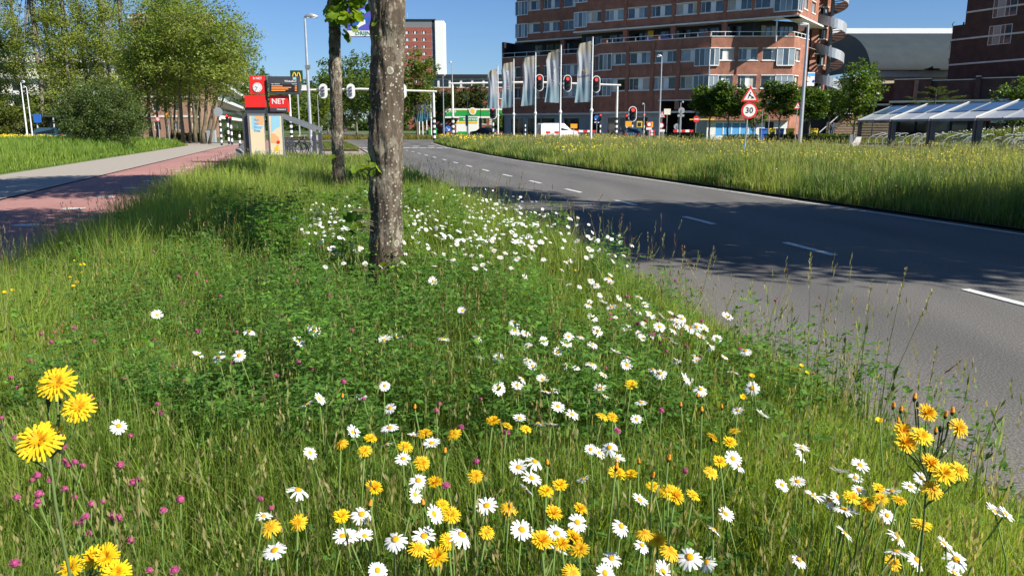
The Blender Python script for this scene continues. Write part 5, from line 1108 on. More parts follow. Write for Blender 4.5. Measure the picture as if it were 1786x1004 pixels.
flag('rightmost and largest of the five pale banner flags', 1031, 66, 56.8, 4.15, 1.12, 1); flag('fourth banner flag, bulging, second from the right', 977, 80, 62.7, 4.1, 1.15, 2, bulge=.5, txt=2)
flag('middle of the five pale banner flags', 933.5, 93, 69, 4.1, 1.15, 3, bulge=.5, txt=0); flag('second banner flag from the left with teal foot', 896, 104, 74.7, 4.1, 1.15, 4, bulge=.4, txt=2); flag('leftmost pale banner flag against the sky', 868.5, 115, 82, 4.1, 1.05, 5, bulge=.4, txt=False)
for px, pyt, Y, lb in ((731, 175, 112, 'leftmost pole of the distant violet flags'), (737, 172, 110, 'second distant violet flag'), (744, 170, 108, 'third distant teal and violet flag'), (752, 168, 106, 'rightmost distant violet flag')):
    flag(lb, px, pyt, Y, 2.9, .62, int(px), 'flag_violet', False, .2, 'distant violet flags')
# ---- road signs
def sign_tri(root, F, w_, z):
    h_ = w_ * .87; MB().prism([(-w_ / 2, z), (w_ / 2, z), (0, z + h_)], 'y', -.02, .0).build('red_triangle', 'sign_red', root, F); i_ = .70
    c = z + h_ / 3; MB().prism([(-w_ / 2 * i_, c - h_ / 3 * i_), (w_ / 2 * i_, c - h_ / 3 * i_), (0, c + h_ * 2 / 3 * i_)], 'y', -.026, -.0205).build('white_triangle', 'white', root, F)
    m = MB(); m.prism([(.02 * w_, z + .17 * w_), (.26 * w_, z + .17 * w_), (.14 * w_, z + .30 * w_)], 'y', -.031, -.0265); m.prism([(-.14 * w_, z + .16 * w_), (-.09 * w_, z + .16 * w_), (.02 * w_, z + .42 * w_), (-.05 * w_, z + .44 * w_)], 'y', -.031, -.0265); m.prism([(-.05 * w_, z + .34 * w_), (.12 * w_, z + .24 * w_), (.12 * w_, z + .28 * w_), (-.03 * w_, z + .40 * w_)], 'y', -.034, -.0312); m.disc((0.01 * w_, -.031, z + .49 * w_), .035 * w_, th=.004, n=10); m.build('pictogram', 'black', root, F)
B = Vector((X(1301, 33), 33, .1)); sg = thing('road_sign', 'speed limit 30 sign under a road works triangle in the meadow', 'road sign', B); F = T(B)
zc = at(1306, 193, 33).z - .1; MB().tube([(0, .035, 0), (.1, .035, zc + 1.0)], .03, 8).build('pole', 'galv', sg, F); F2 = T(B + Vector((.1, 0, 0)))
MB().disc((0, -.02, zc), .335, th=.02, n=36).build('red_ring', 'sign_red', sg, F2); MB().disc((0, -.026, zc), .255, th=.0055, n=32).build('white_disc', 'white', sg, F2); text('30', .33, F2 @ T((0, -.031, zc)), 'black', sg, 'numerals'); sign_tri(sg, F2, .74, zc + .36)
MB().tube([(0, .03, 0), (0, .03, .75)], .034, 8).build('sleeve', 'pale_blue', sg, F)
def post_sign(label, px, pyc, Y, build, r=.03, zb=0.0):
    z = at(px, pyc, Y).z; B = Vector((X(px, Y), Y, zb)); root = thing('road_sign', label, 'road sign', B); MB().tube([(0, .03, 0), (0, .03, z + .1)], r, 8).build('pole', 'galv', root, T(B)); build(root, T(B), z); return root
post_sign('small red warning triangle left of the leaning mast', 1389, 186, 72, lambda r, F, z: sign_tri(r, F, .68, z - .2)); post_sign('road works triangle beside the grey facade mast', 1154, 200, 82, lambda r, F, z: (sign_tri(r, F, .75, z - .3), MB().disc((-.05, -.02, z - 1.1), .3, th=.02).build('red_ring', 'sign_red', r, F), MB().disc((-.05, -.026, z - 1.1), .22, th=.005).build('white_disc', 'white', r, F), MB().box(-.35, .35, -.02, 0, z - 1.75, z - 1.5).build('sub_plate', 'white', r, F)))
post_sign('round blue sign struck through beside the gantry foot', 1041, 206, 91, lambda r, F, z: (MB().disc((0, -.02, z), .33, th=.02).build('disc', 'blue', r, F), MB().prism([(-.25, z - .19), (-.19, z - .25), (.25, z + .19), (.19, z + .25)], 'y', -.026, -.0205).build('stripe', 'white', r, F), MB().box(-.28, .28, -.02, 0, z - .55, z - .42).build('sub_plate', 'white', r, F)))
post_sign('back of a round sign on the pole beside the passage', 1188, 193, 83, lambda r, F, z: (MB().disc((0, .06, z), .33, th=.02).build('disc', 'galv', r, F), MB().box(-.4, .3, .06, .08, z - .62, z - .4).build('sub_plate', 'galv', r, F)))
post_sign('low round sign back before the dark passage', 1181, 221, 84, lambda r, F, z: MB().disc((0, .06, z), .32, th=.02).build('disc', 'galv', r, F)); post_sign('square yellow-edged sign back beside the passage', 1163, 195, 84, lambda r, F, z: MB().box(-.35, .35, -.02, 0, z - .3, z + .3).build('panel', 'cream', r, F)); post_sign('red no entry sign beside the passage', 1214, 208, 88, lambda r, F, z: (MB().disc((0, -.02, z), .36, th=.02).build('disc', 'sign_red', r, F), MB().box(-.25, .25, -.026, -.0205, z - .06, z + .06).build('bar', 'white', r, F)))
post_sign('dark blue oval sign above the bins', 1341, 176, 78, lambda r, F, z: (MB().disc((0, -.02, z), .22, th=.03, ry=.36).build('disc', 'blue', r, F), MB().box(-.14, .14, -.02, 0, z - .75, z - .52).build('sub_plate', 'galv', r, F))); post_sign('thin bare pole left of the blue oval sign', 1329, 190, 78, lambda r, F, z: MB().box(-.03, .03, -.02, .02, z - .1, z + .1).build('cap', 'galv', r, F)); post_sign('small red and white sign before the ash clump', 276, 208, 72, lambda r, F, z: (MB().disc((0, -.02, z), .22, th=.02).build('disc', 'sign_red', r, F), MB().disc((0, -.026, z), .14, th=.005).build('white_disc', 'white', r, F))); post_sign('yellow sign on a blue pole before the ash clump', 293, 201, 72, lambda r, F, z: (MB().box(-.14, .14, -.03, 0, z - .22, z + .22).build('panel', 'orange', r, F)))
def blue_arrow(r, F, z):
    MB().disc((0, -.02, z), .36, th=.03).build('disc', 'blue', r, F); m = MB(); m.tube([(-.18, -.03, z + .18), (.14, -.03, z - .14)], .035, 4); m.prism([(.2, z - .2), (.2, z + .05), (-.05, z - .2)], 'y', -.036, -.03); m.build('arrow', 'white', r, F); MB().box(-.14, .14, -.1, .1, 0, z - .42).build('bollard', 'yellow', r, F)
post_sign('round blue keep-right sign on a yellow bollard', 781, 225, 88, blue_arrow)
# poster board on the leaning mast, blue board behind the trunks, arches sign
pb = thing('poster_board', 'white poster board with a blue flower mark on the leaning mast', 'poster', (X(1417, 72.2), 72.2, at(1417, 152, 72.2).z)); a, b = at(1408, 150, 72), at(1422.5, 126, 72); MB().box(a.x, b.x, 72.1, 72.16, a.z, b.z).build('panel', 'white', pb); MB().box(a.x, b.x, 72.09, 72.0985, b.z - .32, b.z - .1).build('headline_band', 'pale_blue', pb); cflo = at(1419.5, 142, 72)
fl_ = MB()
for k in range(4): fl_.disc((cflo.x + .07 * math.cos(k * 1.571), 72.09, cflo.z + .07 * math.sin(k * 1.571)), .07, th=.008, n=10)
fl_.build('flower_mark', 'blue', pb); MB().tube([(cflo.x - .45 + .18 * math.cos(t), 72.092, cflo.z + .22 + .24 * math.sin(t)) for t in np.linspace(.5, 5.4, 14)], .02, 4).build('ring_mark', 'poster_orange', pb)
Yb = 25; bd = thing('festival_board', 'violet-blue board with a white name strip behind the two trunks', 'sign', (at(663, 300, Yb).x, Yb, 0)); pr = at(663, 60, Yb); MB().tube([(pr.x, Yb + .1, 0), (pr.x, Yb + .1, at(663, -20, Yb).z)], .055, 10).build('post', 'galv', bd)
a, b = at(606, 65, Yb), at(659, 8, Yb); MB().box(a.x, b.x, Yb - .03, Yb + .03, a.z, b.z).build('panel', 'violet_blue', bd); MB().box(a.x - .025, a.x - .001, Yb - .04, Yb + .04, a.z, b.z).build('edge', 'galv', bd); s_ = at(606, 54, Yb); MB().box(a.x + .01, b.x, Yb - .036, Yb - .0305, a.z + .02, s_.z).build('name_strip', 'white', bd)
p = at(620, 59.5, Yb); text('DRIJN 2', .16, T((p.x, Yb - .04, p.z + .01)), 'text_teal', bd, 'lettering', 'LEFT', sx=1.15)
def wave(par, pts, material, y): MB().prism([(at(x, y_, Yb).x, at(x, y_, Yb).z) for x, y_ in pts], 'y', y, y + .003).build('print', material, par)
wave(bd, [(610, 52), (618, 40), (632, 33), (645, 30), (645, 38), (634, 43), (624, 52)], 'blue', Yb - .036); wave(bd, [(618, 28), (630, 18), (645, 14), (645, 20), (634, 26), (626, 33)], 'text_blue', Yb - .0365); wave(bd, [(620, 47), (625, 44), (630, 36), (637, 35), (638, 42), (630, 46), (624, 50)], 'text_white', Yb - .037)
Ya = 105; ar = thing('arches_sign', 'dark green square sign with golden arches behind the departure board', 'sign', (X(518, Ya), Ya, 0)); a, b = at(507, 146, Ya), at(527, 123, Ya); MB().box(a.x, b.x, Ya, Ya + .2, a.z, b.z).build('panel', 'dark_green', ar); MB().tube([((a.x + b.x) / 2, Ya + .1, 0), ((a.x + b.x) / 2, Ya + .1, a.z)], .12, 8).build('post', 'galv', ar); cx_, cz_ = (a.x + b.x) / 2, a.z + .28
am = MB()
for s_ in (-1, 1): am.tube([(cx_ + s_ * (.28 + .26 * math.cos(t)), Ya - .03, cz_ + 1.1 * math.sin(t)) for t in np.linspace(0, math.pi, 14)], .07, 6)
am.build('arches', 'yellow', ar); MB().box(b.x - .15, b.x + .45, Ya - .1, Ya, a.z - .9, a.z - .2).build('small_panel', 'white', ar)
# orange signs and red-white barriers by the passage
def board(name, label, cat, px0, px1, py0, py1, Y, material, group=None, legs=True):
    a, b = at(px0, py1, Y), at(px1, py0, Y); root = thing(name, label, cat, ((a.x + b.x) / 2, Y, 0), 0, group); MB().box(a.x, b.x, Y, Y + .05, a.z, b.z).build('panel', material, root)
    if legs: MB().box((a.x + b.x) / 2 - .05, (a.x + b.x) / 2 + .05, Y + .06, Y + .14, 0, b.z - .05).build('post', 'galv', root)
    return root
board('diversion_sign', 'blank orange diversion board left of the rightmost flag', 'sign', 995, 1007, 216, 224, 90, 'orange'); o1 = board('diversion_sign', 'orange diversion board above the blue car', 'sign', 1090.5, 1102, 211.5, 221, 84, 'orange'); o2 = board('diversion_sign', 'orange board with a round red-ringed sign right of the blue car', 'sign', 1127.5, 1139.5, 212.5, 222, 84, 'orange'); pz_ = at(1132.5, 217, 83.9)
MB().disc((pz_.x, 83.96, pz_.z), .27, th=.02).build('red_ring', 'sign_red', o2); MB().disc((pz_.x, 83.95, pz_.z), .19, th=.008).build('white_disc', 'white', o2); board('diversion_sign', 'white plate under the orange board', 'sign', 1127, 1137, 222.6, 226.5, 83.8, 'white', legs=False); fy = board('frame_sign', 'yellow-framed dark board behind the blue car', 'sign', 1110.5, 1120.5, 211.5, 222.5, 88, 'yellow'); a, b = at(1112.5, 220.3, 87.98), at(1118.5, 213.7, 87.98); MB().box(a.x, b.x, 87.97, 87.995, a.z, b.z).build('inset', 'black', fy)
def barrier(label, px0, px1, pyc, Y, h_=.26, n=5):
    x0, x1 = X(px0, Y), X(px1, Y); z = at(px0, pyc, Y).z; root = thing('road_barrier', label, 'barrier', ((x0 + x1) / 2, Y, 0), 0, 'red and white road barriers'); w_ = (x1 - x0) / n
    for k in range(n): MB().box(x0 + k * w_, x0 + (k + 1) * w_ - .002, Y, Y + .04, z - h_ / 2, z + h_ / 2).build('stripe', 'sign_red' if k % 2 == 0 else 'white', root)
    for x in (x0 + .2, x1 - .2): MB().box(x - .04, x + .04, Y + .05, Y + .13, 0, z).build('leg', 'galv', root)
barrier('red and white barrier across the dark passage', 1175, 1210, 228.5, 84); barrier('upper red and white barrier right of the blue car', 1132, 1143, 229, 86, n=3); barrier('lower red and white barrier right of the blue car', 1132, 1143, 234.5, 86, n=3); barrier('red barrier end beside the road works triangle', 1155, 1160, 227.5, 84, n=1); barrier('red and white barrier behind the rightmost flag', 1002, 1040, 229, 94, n=5); barrier('red and white barrier behind the white van', 952, 975, 231, 90, n=3)
# ---- vehicles
def vehicle(name, label, cat, pos, rz, paint, L=4.1, W=1.75, H=1.46, van=False, plate='yellow'):
    pos = Vector(pos); root = thing(name, label, cat, pos, rz); F = T(pos) @ RZ(rz)      # local +y forward; the viewer sees the rear at -y
    if van: prof = [(-L / 2, .35), (-L / 2, H * .55), (-L / 2 + .08, H - .12), (-L / 2 + .3, H), (L * .12, H), (L * .30, H * .62), (L * .47, H * .52), (L / 2, .62), (L / 2, .32)]
    else: prof = [(-L / 2, .38), (-L / 2 - .02, .72), (-L / 2 + .08, .92), (-L / 2 + .42, H - .06), (-L / 2 + .8, H), (L * .06, H), (L * .22, .95), (L * .46, .80), (L / 2, .6), (L / 2, .34)]
    n = len(prof); vs = []; 
    for sx in (-1, 1):
        for (y, z) in prof: k = W / 2 * (1 - .22 * max(0, (z - .9) / (H - .9)) ** 1.2 if z > .9 else 1); vs.append((sx * k, y, z))
    MB().add(vs, [tuple(range(n)), tuple(range(2 * n - 1, n - 1, -1))] + [(i, n + i, n + (i + 1) % n, (i + 1) % n) for i in range(n)]).build('body', paint, root, F)
    wr = W * .36; z0, z1 = (.98, H - .16) if not van else (1.15, H - .25)
    if not van:
        yb = lambda z: -L / 2 + .08 + (z - .92) / (H - .98) * .34 - .012; MB().add([(-wr, yb(z0), z0), (wr, yb(z0), z0), (wr * .88, yb(z1), z1), (-wr * .88, yb(z1), z1), (-wr, yb(z0) - .01, z0), (wr, yb(z0) - .01, z0), (wr * .88, yb(z1) - .01, z1), (-wr * .88, yb(z1) - .01, z1)], [(4, 5, 6, 7), (0, 3, 2, 1), (0, 1, 5, 4), (2, 3, 7, 6), (1, 2, 6, 5), (3, 0, 4, 7)]).build('rear_window', 'glass_dark', root, F)
    for sx in (-1, 1):
        xo = W / 2 * .93 + .012; y0, y1 = (-L * .32, L * .14) if not van else (L * .02, L * .24)
        MB().add([(sx * xo, y0, z0), (sx * xo, y1, z0), (sx * xo * .89, y1 - .25, z1), (sx * xo * .89, y0 + .12, z1)], [(0, 1, 2, 3)]).build('side_window', 'glass_dark', root, F)
        MB().box(*sorted((sx * W * .36, sx * W * .49)), -L / 2 - .045, -L / 2 - .021, .66, .90).build('tail_light', 'red', root, F)
        for wy in (-L * .31, L * .31):
            wl_ = MB(); wl_.tube([(sx * (W / 2 - .2), wy, .31), (sx * (W / 2 + .015), wy, .31)], .31, 16); wo = wl_.build('wheel', 'rubber', root, F); MB().tube([(sx * (W / 2 + .016), wy, .31), (sx * (W / 2 + .024), wy, .31)], .19, 12).build('rim', 'galv', wo, F)
    MB().box(-.26, .26, -L / 2 - .05, -L / 2 - .022, .50, .62).build('number_plate', plate, root, F); MB().box(-W / 2 * .98, W / 2 * .98, -L / 2 - .018, -L / 2 + .1, .30, .46).build('bumper', 'steel_grey', root, F); return root
Yc = 85; vehicle('parked_car', 'blue-grey hatchback seen from behind at the junction', 'car', (X(1107, Yc), Yc, 0), -.25, 'car_blue', 3.7, 1.66, 1.5)
vehicle('parked_van', 'white panel van behind the banner flags', 'van', (X(972, 93), 93, 0), -1.25, 'car_white', 4.7, 1.85, 1.95, True); vehicle('far_car', 'left dark car far down the road', 'car', (-67, 300, 0), .27, 'car_dark'); vehicle('far_car', 'right dark car far down the road', 'car', (-59.5, 280, 0), .27, 'car_dark')
vehicle('parked_car', 'dark car parked at the petrol station', 'car', (X(843, 128), 128, 0), 1.2, 'car_dark'); vehicle('parked_car', 'blue car under the bus shelter roof beyond the field', 'car', (X(78, 74), 74, 0), 1.5, 'car_blue')
# shelter with blue panel beyond the yellow field
bs_ = thing('field_shelter', 'small dark shelter with a blue panel beyond the yellow field', 'shelter', (X(80, 76), 76, 0)); a, b = at(63, 238, 76), at(95, 201, 76); MB().box(a.x, b.x, 76, 78, b.z - .15, b.z).build('roof', 'anthracite', bs_); MB().box(a.x + .1, b.x, 77.9, 77.95, .5, b.z - .16).build('back_panel', 'glass_dark', bs_); MB().box(a.x, a.x + .7, 75.9, 75.99, b.z - .7, b.z + .1).build('blue_panel', 'blue', bs_)
for x in (a.x + .2, b.x - .2): MB().box(x - .04, x + .04, 76.05, 76.12, 0, b.z - .16).build('post', 'alu_white', bs_)
ub = thing('utility_box', 'grey utility cabinet at the foot of the ash clump', 'cabinet', (X(366, 80), 80, 0)); x = X(366, 80); MB().box(x - .42, x + .42, 80, 80.4, 0, 1.25).build('body', 'steel_light', ub); MB().box(x - .46, x + .46, 79.96, 80.44, 1.252, 1.32).build('lid', 'steel_grey', ub); MB().box(x - .01, x + .01, 79.99, 79.998, .05, 1.2).build('door_gap', 'black', ub)
# ---- petrol station
Yp = 165; ps = thing('petrol_station', 'petrol station with a green and white canopy beyond the junction', 'building', (X(830, Yp), Yp, 0)); xl, xr = X(773, Yp), X(894, Yp); zb_, zt_ = at(830, 206, Yp).z, at(830, 189.5, Yp).z; MB().box(xl, xr, Yp, Yp + 9, zb_, zt_).build('canopy', 'white', ps); MB().box(xl + .05, xr, Yp - .06, Yp - .002, zb_ + .45, zt_ - .35).build('green_band', 'green', ps); MB().box(xl - .02, xr, Yp - .1, Yp - .062, zt_ - .34, zt_ - .25).build('yellow_line', 'yellow', ps)
for px in (786, 836, 878): MB().box(X(px, Yp), X(px, Yp) + .4, Yp + 2, Yp + 2.4, 0, zb_).build('column', 'dark_green', ps)
rc = at(824.5, 194, Yp); rs_ = MB().disc((rc.x, Yp - .16, rc.z), .75, th=.09, n=24).build('roundel', 'white', ps)
sun_ = MB()
for k in range(12): t = k * .5236; sun_.prism([(rc.x + .62 * math.cos(t), rc.z + .62 * math.sin(t)), (rc.x + .28 * math.cos(t + .4), rc.z + .28 * math.sin(t + .4)), (rc.x, rc.z), (rc.x + .28 * math.cos(t - .4), rc.z + .28 * math.sin(t - .4))], 'y', Yp - .18 - .001 * k, Yp - .165)
sun_.build('sunburst', 'yellow', rs_); p = at(784, 194, Yp); text('express', .9, T((p.x, Yp - .08, p.z)), 'text_white', ps, 'lettering')
Yq = 150; a, b = at(796, 234, Yq), at(833, 204, Yq); MB().prism([(a.x, 0), (b.x, 0), (b.x, b.z), (a.x + .9, b.z), (a.x, b.z - 1.0)], 'y', Yq, Yq + 4).build('shop', 'white', ps); z1 = at(800, 211, Yq).z; z2 = at(800, 216, Yq).z; MB().box(a.x + .6, b.x, Yq - .05, Yq - .002, z1, b.z - .05).build('green_sign', 'green', ps); MB().box(a.x + .05, b.x, Yq - .05, Yq - .002, z2 + .1, z1 - .12).build('yellow_sign', 'yellow', ps); p = at(820, 207.5, Yq); text('express', .85, T((p.x, Yq - .07, p.z)), 'text_white', ps, 'lettering')
for px in (846, 857): MB().box(X(px, Yq), X(px, Yq) + 1.0, Yq, Yq + .5, 0, 1.7).build('fuel_pump', 'dark_green', ps)
MB().box(a.x + .3, a.x + 2, Yq - .2, Yq - .1, .1, .7).build('green_skirt', 'green', ps)
board('price_board', 'blue board between gantry pole and petrol station', 'sign', 766.5, 776, 200.5, 216, 130, 'text_blue'); pd_ = board('price_totem', 'green and yellow totem left of the gantry pole', 'sign', 753.5, 758.5, 200, 214, 120, 'green'); a, b = at(753.8, 208, 119.97), at(758.2, 204, 119.97); MB().box(a.x, b.x, 119.94, 119.99, a.z, b.z).build('yellow_panel', 'yellow', pd_); board('grey_column', 'dark grey column sign before the petrol station shop', 'sign', 812, 816.5, 201, 220, 118, 'steel_grey')
for px, c_, lb in ((752, 'green', 'left green wheeled bin left of the gantry foot'), (757, 'green', 'right green wheeled bin left of the gantry foot'), (1332, 'blue', 'left blue bin behind the limes'), (1361, 'blue', 'right blue bin behind the limes'), (1346, 'yellow', 'left yellow bin behind the hedge'), (1379, 'yellow', 'middle yellow bin behind the hedge'), (1420, 'yellow', 'right yellow bin near the walking person')):
    Y = 108 if px < 800 else 86; x = X(px, Y); root = thing('waste_bin', lb, 'bin', (x, Y, 0)); h_ = 1.25; MB().prism([(x - .3, .12), (x + .3, .12), (x + .36, h_), (x - .36, h_)], 'y', Y - .3, Y + .3).build('body', c_, root); MB().prism([(x - .4, h_ + .002), (x + .4, h_ + .002), (x + .3, h_ + .14), (x - .3, h_ + .14)], 'y', Y - .36, Y + .36).build('lid', c_, root); 
    for s_ in (-.25, .25): MB().tube([(x + s_ - .04, Y + .2, .12), (x + s_ + .04, Y + .2, .12)], .12, 10).build('wheel', 'rubber', root)
    if c_ == 'yellow': MB().box(x - .2, x + .2, Y - .315, Y - .302, .6, 1.0).build('slot_panel', 'black', root)
# ---- bicycle shelter on the right
b0, b1 = Vector((28.9, 66.2, 0)), Vector((31.75, 42.8, 0)); dsh = (b1 - b0).normalized(); Fs = frame2(b0.x, b0.y, dsh.x, dsh.y); bay = 4.71      # local x toward the viewer, local y to the right (away from the road)
shl = thing('bicycle_shelter', 'grey steel bicycle shelter with sloping glass roof bays', 'shelter', tuple(b0.lerp(b1, .4)))
ze, zr_, wd = 2.02, 3.15, 2.75
for k in range(5):
    x0, x1 = k * bay + .10, (k + 1) * bay - .10
    for y0, y1, z0, z1, mt, nm in ((0.02, wd * .46, ze, ze + (zr_ - ze) * .46, 'poly_pale', 'lower_pane'), (wd * .48, wd, ze + (zr_ - ze) * .50, zr_ + .02, 'glass_sky', 'upper_pane')):
        for h_ in (0, 1):
            xa, xb_ = x0 + (x1 - x0) * h_ / 2 + .05, x0 + (x1 - x0) * (h_ + 1) / 2 - .05; MB().add([(xa, y0, z0), (xb_, y0, z0), (xb_, y1, z1), (xa, y1, z1), (xa, y0, z0 + .03), (xb_, y0, z0 + .03), (xb_, y1, z1 + .03), (xa, y1, z1 + .03)], [(0, 3, 2, 1), (4, 5, 6, 7), (0, 1, 5, 4), (1, 2, 6, 5), (2, 3, 7, 6), (3, 0, 4, 7)]).build(nm, mt, shl, Fs)
    for xx in (x0, (x0 + x1) / 2, x1):
        MB().prism([(-.05, ze - .06), (wd + .1, zr_ - .03), (wd + .1, zr_ + .12), (-.05, ze + .10)], 'x', xx - .05, xx + .05).build('rafter', 'steel_light', shl, Fs)
    MB().box(x0, x1, -.10, .0, ze - .10, ze + .06).build('eave_beam', 'steel_grey', shl, Fs); MB().box(x0, x1, wd * .46, wd * .48, ze + (zr_ - ze) * .44, ze + (zr_ - ze) * .52).build('cross_beam', 'anthracite', shl, Fs); MB().box(x0, x1, wd + .0, wd + .1, zr_ - .06, zr_ + .1).build('ridge_beam', 'steel_light', shl, Fs)
    MB().box(x0 - .04, x0 + .2, .02, .26, 0, ze).build('post', 'anthracite', shl, Fs); MB().box(x1 - .2, x1 + .04, .02, .26, 0, ze).build('post', 'anthracite', shl, Fs)
    MB().prism([(-.12, ze - .10), (wd + .1, zr_ - .06), (wd + .1, zr_ + .17), (-.12, ze + .16)], 'x', (k + 1) * bay - .045, (k + 1) * bay + .045).build('end_beam', 'stone_white', shl, Fs)
    rk = thing('bicycle_rack', ['farthest', 'second farthest', 'middle', 'second nearest', 'nearest'][k] + ' tubular bicycle rack under the shelter roof', 'rack', tuple((Fs @ Vector((x0 + 2, 1.4, 0)))), 0)
    for j in range(4): xx = x0 + .6 + j * 1.0; MB().tube([(xx, .7, 0), (xx, .7, .55), (xx, 1.0, .8), (xx, 1.9, 1.05), (xx, 2.2, 1.0)], .03, 6).build('hoop', 'galv', rk, Fs)
    MB().box(x0 + .3, x1 - .3, .62, .70, .02, .12).build('rail', 'galv', rk, Fs)
names = ['bicycle leaning in the farthest rack bay', 'bicycle in the second rack bay near its left post', 'bicycle in the second rack bay near its right post', 'bicycle in the third rack bay, left one', 'bicycle in the third rack bay, right one', 'dark bicycle in the fourth rack bay, left one', 'dark bicycle in the fourth rack bay, middle one', 'dark bicycle in the fourth rack bay with crate', 'bicycle at the right edge of the picture', 'second bicycle at the right edge']
for k, (xx, lb) in enumerate(zip((3.4, 7.0, 8.4, 11.3, 12.8, 15.3, 16.3, 17.4, 18.6, 19.6), names)):
    P = Fs @ Vector((xx, 1.35, .01)); bicycle(lb, P, math.atan2(dsh.y, dsh.x) + math.pi / 2 + random.uniform(-.25, .25), random.choice(['black', 'steel_light', 'car_blue', 'black']), k == 7)
# low white block and post at the near end
wb_ = thing('concrete_block', 'low white concrete wedge left of the bicycle shelter', 'block', (X(1494, 62), 62, 0)); x = X(1494, 62); MB().prism([(x - .35, 0), (x + .35, 0), (x + .5, .75), (x + .1, .75)], 'y', 62, 62.5).build('block', 'stone_white', wb_); MB().box(X(1487, 61) - .12, X(1487, 61) + .12, 61, 61.2, 0, .95).build('post', 'steel_grey', wb_)
# ---- people
def person(label, pos, rz, H, top, bottom, stride=.12):
    pos = Vector(pos); root = thing('person', label, 'person', pos, rz); s = H / 1.75
    J = {'pel': (0, 0, .95), 'ches': (0, .02, 1.3), 'neck': (0, .01, 1.48), 'head': (0, .03, 1.62), 'crown': (0, .02, 1.72), 'ls': (-.19, 0, 1.40), 'le': (-.24, -.06, 1.12), 'lh': (-.22, .08, .88), 'rs': (.19, 0, 1.40), 're': (.24, .02, 1.12), 'rh': (.22, .16, .90), 'lk': (-.10, .08, .50), 'la': (-.10, stride, .08), 'lt': (-.10, stride + .16, .03), 'rk': (.10, .04, .50), 'ra': (.10, -stride, .09), 'rt': (.10, -stride + .16, .03), 'lhip': (-.10, 0, .90), 'rhip': (.10, 0, .90)}
    E_ = [('pel', 'ches'), ('ches', 'neck'), ('neck', 'head'), ('head', 'crown'), ('ches', 'ls'), ('ls', 'le'), ('le', 'lh'), ('ches', 'rs'), ('rs', 're'), ('re', 'rh'), ('pel', 'lhip'), ('lhip', 'lk'), ('lk', 'la'), ('la', 'lt'), ('pel', 'rhip'), ('rhip', 'rk'), ('rk', 'ra'), ('ra', 'rt')]
    rad = {'pel': .15, 'ches': .16, 'neck': .06, 'head': .095, 'crown': .07, 'ls': .075, 'rs': .075, 'le': .05, 're': .05, 'lh': .04, 'rh': .04, 'lhip': .10, 'rhip': .10, 'lk': .065, 'rk': .065, 'la': .045, 'ra': .045, 'lt': .035, 'rt': .035}
    ks = list(J); me = bpy.data.meshes.new('body'); me.from_pydata([tuple(c * s for c in J[k]) for k in ks], [(ks.index(a), ks.index(b)) for a, b in E_], []); o = bpy.data.objects.new('body', me); C.objects.link(o); me.materials.append(M[top]); put(o, root, T(pos) @ RZ(rz))
    md = o.modifiers.new('skin', 'SKIN')
    for i, k in enumerate(ks): me.skin_vertices[0].data[i].radius = (rad[k] * s,) * 2; me.skin_vertices[0].data[i].use_root = (k == 'pel')
    o.modifiers.new('smooth', 'SUBSURF').levels = 1
    tr = MB()
    for sd, (h_, kn, an) in (('l', ('lhip', 'lk', 'la')), ('r', ('rhip', 'rk', 'ra'))): tr.tube([tuple(c * s for c in J[h_]), tuple(c * s for c in J[kn]), tuple(c * s for c in J[an])], [.125 * s, .085 * s, .065 * s], 8)
    tr.build('trousers', bottom, root, T(pos) @ RZ(rz), True); hm = MB(); hm.tube([(0, .025 * s, 1.53 * s), (0, .04 * s, 1.62 * s), (0, .03 * s, 1.71 * s)], [.07 * s, .098 * s, .06 * s], 8); hm.build('face', 'skin', root, T(pos) @ RZ(rz), True); ha = MB(); ha.tube([(0, -.005 * s, 1.57 * s), (0, .0, 1.67 * s), (0, .02 * s, 1.755 * s)], [.085 * s, .104 * s, .06 * s], 8); ha.build('hair', 'black', root, T(pos) @ RZ(rz), True)
person('person in dark navy clothes walking behind the hedge', (X(1452, 84), 84, 0.25), .2, 1.78, 'navy', 'navy'); person('worker in an orange vest beside the white van', (X(943, 92), 92, .0), 2.6, 1.78, 'orange', 'navy')
# ================================================================ meadow
def blades(P, h, w_, col, lean=0.35, tipcol=None):
    """curved blades of grass: P (n,3), h (n), w (n), col (n,3)"""
    n = len(P); a = rng.uniform(0, 2 * np.pi, n); b = rng.uniform(0, 2 * np.pi, n)
    side = np.stack([np.cos(a), np.sin(a), np.zeros(n)], 1) * (w_ / 2)[:, None]
    le = np.abs(rng.normal(0, lean, n)) * h; dr = np.stack([np.cos(b), np.sin(b), np.zeros(n)], 1)
    mid = P + dr * (le * .3)[:, None] + np.stack([np.zeros(n), np.zeros(n), h * .55], 1)
    tip = P + dr * le[:, None] + np.stack([np.zeros(n), np.zeros(n), h * (1 - .25 * np.minimum(le / h, 1))], 1)
    V = np.stack([P - side, P + side, mid + side * .8, mid - side * .8, tip], 1).reshape(-1, 3)
    i = np.arange(n)[:, None] * 5; q = i + np.array([[0, 1, 2, 3]]); t = i + np.array([[3, 2, 4]])
    tc = col if tipcol is None else tipcol
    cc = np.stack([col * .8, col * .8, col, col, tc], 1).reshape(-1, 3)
    return V, q, t, cc
class Mass:
    def __init__(s): s.V = []; s.Q = []; s.T = []; s.C = []; s.n = 0
    def add(s, V, q, t, c):
        s.V.append(V); s.C.append(c)
        if q is not None and len(q): s.Q.append(q + s.n)
        if t is not None and len(t): s.T.append(t + s.n)
        s.n += len(V)
    def build(s, name, label, cat, material):
        me = np_mesh(name, np.concatenate(s.V), np.concatenate(s.Q) if s.Q else None, np.concatenate(s.T) if s.T else None, np.concatenate(s.C))
        o = obj(name, me, material); return props(o, label, cat, kind='stuff')
